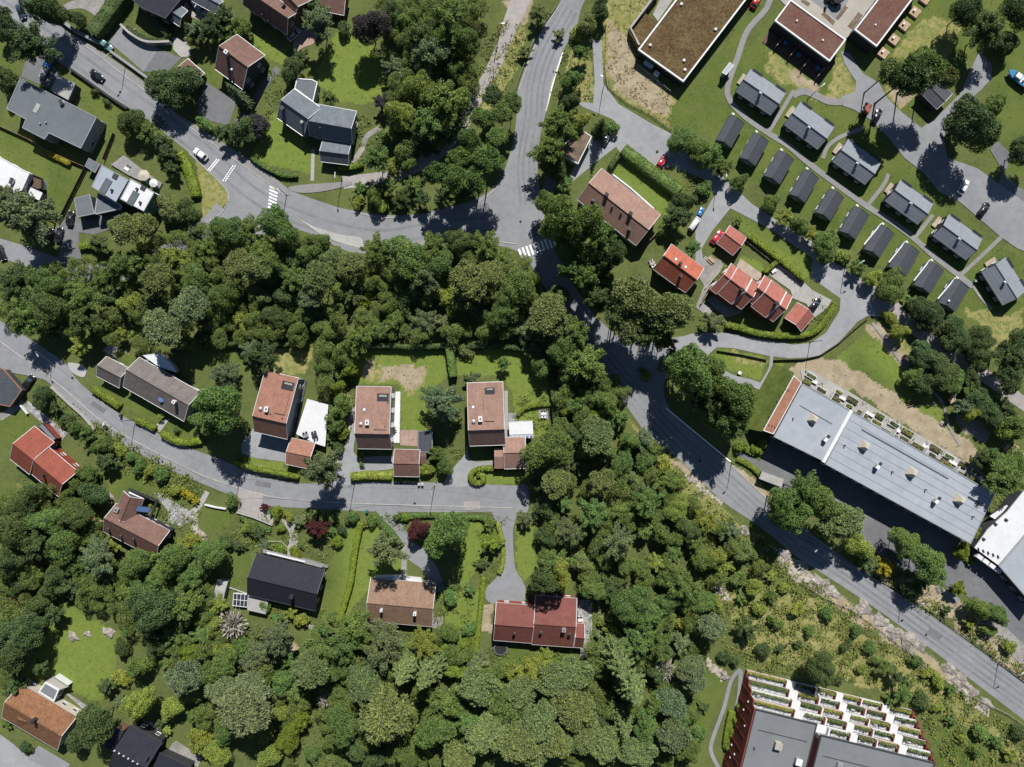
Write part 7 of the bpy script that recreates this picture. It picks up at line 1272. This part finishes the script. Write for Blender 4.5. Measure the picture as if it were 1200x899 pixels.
# ---------------------------------------------------------------- hedges
def hedge(pts, width, h, tone, label, seed=0, leaf=.26, name='hedge', smooth=4):
    r = np.random.default_rng(seed + 900); w = [W(*p) for p in (smooth_line(pts, smooth) if len(pts) > 2 else [tuple(np.array(pts[0]) + (np.array(pts[1]) - np.array(pts[0])) * t) for t in np.linspace(0, 1, 8)])]; hw = width * S / 2
    l, q = offset_line(w, hw - .1), offset_line(w, -hw + .1); n = len(w); vs = []
    for i in range(n):
        hz = h * (1 + .05 * math.sin(i * 1.3 + seed)); vs += [(l[i].x, l[i].y, 0), (l[i].x, l[i].y, hz - .12), (q[i].x, q[i].y, hz - .12), (q[i].x, q[i].y, 0)]
    F = [(i * 4 + a, i * 4 + b, i * 4 + 4 + b, i * 4 + 4 + a) for i in range(n - 1) for a, b in ((0, 1), (1, 2), (2, 3))] + [(0, 3, 2, 1), (4 * n - 4, 4 * n - 3, 4 * n - 2, 4 * n - 1)]
    L = sum((w[i + 1] - w[i]).length for i in range(n - 1)); N = int(L * (2 * hw + 2 * h) / leaf ** 2 * 1.5); seg = np.array([(w[i + 1] - w[i]).length for i in range(n - 1)]); k = r.choice(n - 1, N, p=seg / seg.sum()); t = r.uniform(0, 1, N)[:, None]
    a = np.array([tuple(p) for p in w]); d = unit(a[1:] - a[:-1])[k]; C0 = a[:-1][k] + (a[1:] - a[:-1])[k] * t; sd = np.stack([-d[:, 1], d[:, 0], 0 * d[:, 0]], 1)
    top = r.uniform(0, 1, N) < hw * 2 / (hw * 2 + 2 * h); o = np.where(top, r.uniform(-1, 1, N) * hw, np.sign(r.uniform(-1, 1, N)) * hw * r.uniform(.88, 1.06, N)); z = np.where(top, h * r.uniform(.93, 1.06, N), r.uniform(.05, 1, N) * h)
    P = C0 + sd * o[:, None] + np.array([0, 0, 1]) * z[:, None]; Nn = unit(np.where(top[:, None], np.array([0, 0, 1.0]), sd * np.sign(o)[:, None]) + r.normal(size=(N, 3)) * .45)
    c = np.array(tuple(w[n // 2])); V = leaves_at(P, Nn, leaf, r) - c; me = quad_mesh(name, V, 'hedge', (np.array(vs) - c, F)); ob = bpy.data.objects.new(name, me); C.objects.link(ob); ob.location = w[n // 2]; col = TONE[tone][0]; ob.color = (*col, 1); tag(ob, label, 'hedge', 'garden hedges'); return ob
HG = (('849,381 864,384 886,390.5 913,393.5 940,393 956,386 969,370 977,356', 7, 1.5, 'l', 'long curved lime-green hedge round the terraced houses'), ('875,277 905,300 941,329', 6, 1.8, 'l', 'tall hedge between the lawn strip and the terraced houses'), ('894,320 909,307', 5, 1.6, 'l', 'short cross hedge joining the tall hedge behind the terraced houses'), ('729,177 760,201 794,227', 13, 2.4, 'm', 'broad tall hedge beside the lawn of the long pinkish house'), ('725,182 714,198', 6, 1.8, 'd', 'short dark hedge at the left end of the pinkish house lawn'), ('114,45 128,27 142,8 152,-6', 16, 3.2, 'd', 'broad dark hedge beside the triangular driveway'), ('151,35 168,46 184,51 200,50', 6, 1.6, 'd', 'dark hedge on top of the curved retaining wall'), ('182,24 194,36 201,46', 8, 2.0, 'd', 'dark hedge rising toward the black roof at the top'), ('60,181 72,187 84,193', 6, 1.2, 'Y', 'yellow-flowering hedge under the grey flat-roofed house'), ('213,182 222,198 229,218 232,232', 11, 1.8, 'l', 'bright green hedge beside the white moving car'), ('296,186 312,197 332,206 350,207', 5, 1.3, 'm', 'hedge along the front lawn of the slate L-shaped house'), ('398,196 412,197 426,193', 7, 1.6, 'l', 'lime hedge beside the slate garage'), ('111,455 125,464 143,476', 8, 1.5, 'l', 'lime hedge along the road, upper one before the long house'), ('161,491 172,496 184,502', 7, 1.4, 'l', 'lime hedge along the road, middle one before the long house'), ('192,507 205,515 220,518 238,516', 8, 1.5, 'l', 'lime hedge along the road, lower one before the long house'), ('276,541 300,548 325,553 352,558', 5, 2.0, 'l', 'narrow lime hedge along the road below the white-terrace house'), ('412,558 435,556 460,557', 9, 1.7, 'y', 'rough yellow-green hedge between the driveway and tiled garage'), ('462,562 478,562 490,562', 4, 1.2, 'm', 'low hedge strip in front of the lean-to garage'), ('579,548 562,549 553,554 552,562 560,566 567,563 566,556 559,556', 6, 1.3, 'l', 'hooked lime hedge round the sunroom house drive mouth'), ('581,552 600,552 615,553', 3, 1.0, 'l', 'thin hedge below the garage of the sunroom house'), ('424,611 417,645 412,680 405,705 398,728', 7, 1.7, 'l', 'long straight lime hedge between the black house and sandy-brown house'), ('567,676 564,705 561,735 558,764', 6, 1.4, 'l', 'straight lime hedge left of the trampoline house'), ('526,402 529,420 532,442', 9, 2.6, 'm', 'dense upright hedge between the worn lawn and the sunroom garden'), ('648,432 650,460 652,485 653,508', 10, 2.4, 'd', 'tall dark hedge on the far side of the sunroom garden'), ('606,487 614,479 628,475 645,474', 4, 1.2, 'l', 'curved low hedge inside the sunroom garden'), ('437,601 450,615 462,628 470,640', 8, 1.2, 'm', 'shrubby hedge along the slanting driveway'), ('96,291 105,288 116,290', 8, 1.6, 'l', 'clipped lime hedge beside the shaded carport drive'), ('836,331 845,322 850,313', 6, 1.3, 'l', 'short lime hedge beside the coral-red house'), ('205,411 250,405 300,403 340,404', 5, 2.0, 'd', 'long shaded hedge behind the long grey-brown house'), ('420,408 450,405 490,407 524,405', 6, 2.2, 'd', 'shaded hedge at the top of the worn patchy lawn'), ('535,407 570,405 605,408 640,412', 6, 2.2, 'd', 'shaded hedge at the top of the sunroom garden'), ('857,832 853,850 850,870', 8, 1.2, 'l', 'bright hedge bed beside the apartment path'), ('863,537 878,545 890,556', 6, .9, 'l', 'leafy strip between the grey pad and the bicycle shed'), ('868,522 880,530 893,528', 7, 1.0, 'l', 'bright shrubs along the ramp of the long grey block'), ('282,606 300,614 318,622', 5, 1.0, 'm', 'garden hedge below the brick forecourt'), ('462,606 480,604 510,603 540,605 572,606', 6, 1.1, 'm', 'long hedge along the lower side of the road by the red maple'), ('583,612 588,630 590,655 585,672', 5, 1.0, 'y', 'hedge along the left edge of the straight driveway'), ('1155,640 1150,625 1160,612', 7, 1.0, 'l', 'bright shrub strip between the grey block and the white roof'), ('1122,645 1132,652 1136,660', 9, 1.3, 'l', 'bright shrub clump at the corner of the long grey block'))
for i, (s, w_, h_, t_, l_) in enumerate(HG): hedge(P_(s), w_, h_, t_, l_, i)
# greenery in planters
def plants_on(name, P, tone, size, parent, seed):
    r = np.random.default_rng(seed); n = len(P); V = leaves_at(P, unit(r.normal(size=(n, 3)) * .6 + np.array([0, 0, 1])), size, r) - np.array(tuple(ORG[parent.name])); o = link_mesh(name, quad_mesh(name, V, 'hedge'), parent); o.color = (*TONE[tone][0], 1); return o
for i, (t, w, L, a) in enumerate(PLANTS):
    r = np.random.default_rng(i); n = 90; x = r.uniform(-L / 2 + .2, L / 2 - .2, n); y = r.uniform(-.5, .5, n); P = np.stack([w.x + x * math.cos(a) - y * math.sin(a), w.y + x * math.sin(a) + y * math.cos(a), .6 + r.uniform(0, .6, n) * (1 - np.abs(y))], 1); plants_on('plants', P, 'ymdo'[i % 4], .3, t, i)
for i, (o, s0, s1, dd, z) in enumerate(TP):
    r = np.random.default_rng(i + 50); n = int((s1 - s0) * 75); s = r.uniform(s0, s1, n); q = dd + r.uniform(-.36, .36, n); P = np.array([tuple(Q(a, b, z + c)) for a, b, c in zip(s, q, r.uniform(0, .7, n))]); ORG.setdefault(o.name, ORG[o.parent.name]); plants_on('plants', P, 'ymoyd'[i % 5], .24, o, i + 50)
# ---------------------------------------------------------------- undergrowth and rough grass: nobody could count these
def scatter(name, label, polys, dens, size, tone, seed, hgt, keep=None, per=6):
    r = np.random.default_rng(seed); P = []
    for poly in polys:
        xs, ys = [p[0] for p in poly], [p[1] for p in poly]; A = (max(xs) - min(xs)) * (max(ys) - min(ys)) * S * S; n = int(A * dens); x, y = r.uniform(min(xs), max(xs), n), r.uniform(min(ys), max(ys), n); k = inside(x, y, poly)
        cl = np.sin(x * .21 + 2 * np.sin(y * .13)) + np.sin(y * .24 + 1.5 * np.sin(x * .17)) + r.normal(size=n) * .7; k &= cl > -.2
        for a in AVOID: k &= ~inside(x, y, a)
        P.append(np.stack([(x[k] - 600) * S, (449.5 - y[k]) * S, np.zeros(k.sum())], 1))
    P = np.concatenate(P); n = len(P); sc = r.uniform(.5, 1.4, n) ** 1.5
    Q_ = np.repeat(P, per, 0); s2 = np.repeat(sc, per); d = r.normal(size=(n * per, 3)) * np.array([.55, .55, .3]); d[:, 2] = np.abs(d[:, 2]) + .12; Q_ = Q_ + d * (s2 * hgt)[:, None]; N = unit(d * .5 + r.normal(size=d.shape) * .5 + np.array([0, 0, .7]))
    me = quad_mesh(name, leaves_at(Q_, N, size * s2, r), 'leaf'); o = bpy.data.objects.new(name, me); C.objects.link(o); o.color = (*tone, 1); tag(o, label, name.replace('_', ' '), kind='stuff'); return o
AVOID = [UP + R2 + DN[::-1], P_('0,376 45,404 75,425 95,450 140,485 185,508 225,526 262,540 300,556 350,566 412,565 600,569 618,570 618,600 460,600 300,590 235,566 121,500 60,451 0,431'), P_('865,800 885,786 1080,838 1110,910 850,910'), P_('940,440 1168,575 1140,640 890,510'), P_('860,530 905,512 1140,640 1230,700 1230,765 1128,694 1000,632'), P_('575,700 690,695 690,765 575,765'), P_('428,676 512,680 508,737 428,732'), P_('285,645 385,665 372,724 285,705'), P_('118,570 205,615 188,658 115,628'), P_('855,795 835,860 843,905 850,905 848,830 868,800')]
SCRUB = [P_('770,530 860,610 1000,715 1210,870 1210,910 1110,910 1080,830 1000,800 880,782 830,760 830,690 760,600'), P_('620,40 600,100 560,140 540,180 560,60 590,20'), P_('655,70 690,30 697,115 660,125 645,110'), P_('1000,640 1100,700 1210,770 1210,800 1105,728 1010,668'), P_('100,490 240,560 225,590 130,545 80,500'), P_('30,560 120,600 110,680 60,690'), P_('1030,375 1085,420 1140,470 1120,480 1060,400'), P_('410,225 500,228 560,215 560,232 490,250 410,243')]
scatter('undergrowth', 'low green scrub and weeds covering the rough slopes', SCRUB, 1.5, .33, (.14, .172, .05), 11, .6)
scatter('scrub', 'taller scrub thickets closing the slope between the single bushes', [SCRUB[0], SCRUB[3], SCRUB[4], SCRUB[5]], .36, .36, (.14, .175, .048), 21, .95, per=26)
scatter('dry_grass', 'pale yellow rough grass on the slope and meadow', [SCRUB[0], SCRUB[1], P_('715,5 760,0 735,40 750,70 790,115 786,150 722,108 707,80')], 2.6, .2, (.27, .245, .10), 12, .25)
scatter('forest_undergrowth', 'shaded bushes and ferns filling the floor of the woods', WOODS, .9, .42, (.105, .148, .044), 13, .8)
GARD = [P_(s) for s in ('385,455 420,415 415,480 405,530 385,520', '495,530 545,525 525,560 500,565', '305,605 340,600 395,590 400,620 380,665 350,640 300,640 262,640', '510,680 560,690 540,760 505,745', '310,700 400,720 395,740 310,730', '640,450 600,470 600,505 645,505', '560,610 595,605 588,680 560,690', '440,605 470,600 480,625 465,640', '685,690 715,690 712,765 690,770', '160,580 240,570 235,600 225,640 200,655', '785,190 830,215 825,240 790,230', '820,370 850,370 850,390 815,392', '955,345 975,355 960,380 950,375', '420,130 445,150 440,195 420,190', '310,85 335,75 330,120 310,150', '1060,590 1160,600 1150,560 1190,560 1200,600', '40,480 130,500 120,540 95,520', '945,439 1000,468 1060,502 1110,530 1165,566 1162,574 1060,512 1000,479 945,446', '262,612 300,622 330,628 335,655 300,655 262,640', '60,455 130,505 240,560 236,580 150,545 70,480', '1030,650 1110,690 1090,700 1020,665')]
scatter('garden_plants', 'mixed low garden plants and flowers filling the borders', GARD, 2.4, .3, (.13, .17, .048), 14, .6)
scatter('lawn_weeds', 'clover, tufts and weeds in the mown lawns', LAWN, 1.1, .15, (.085, .135, .032), 31, .1, per=4)
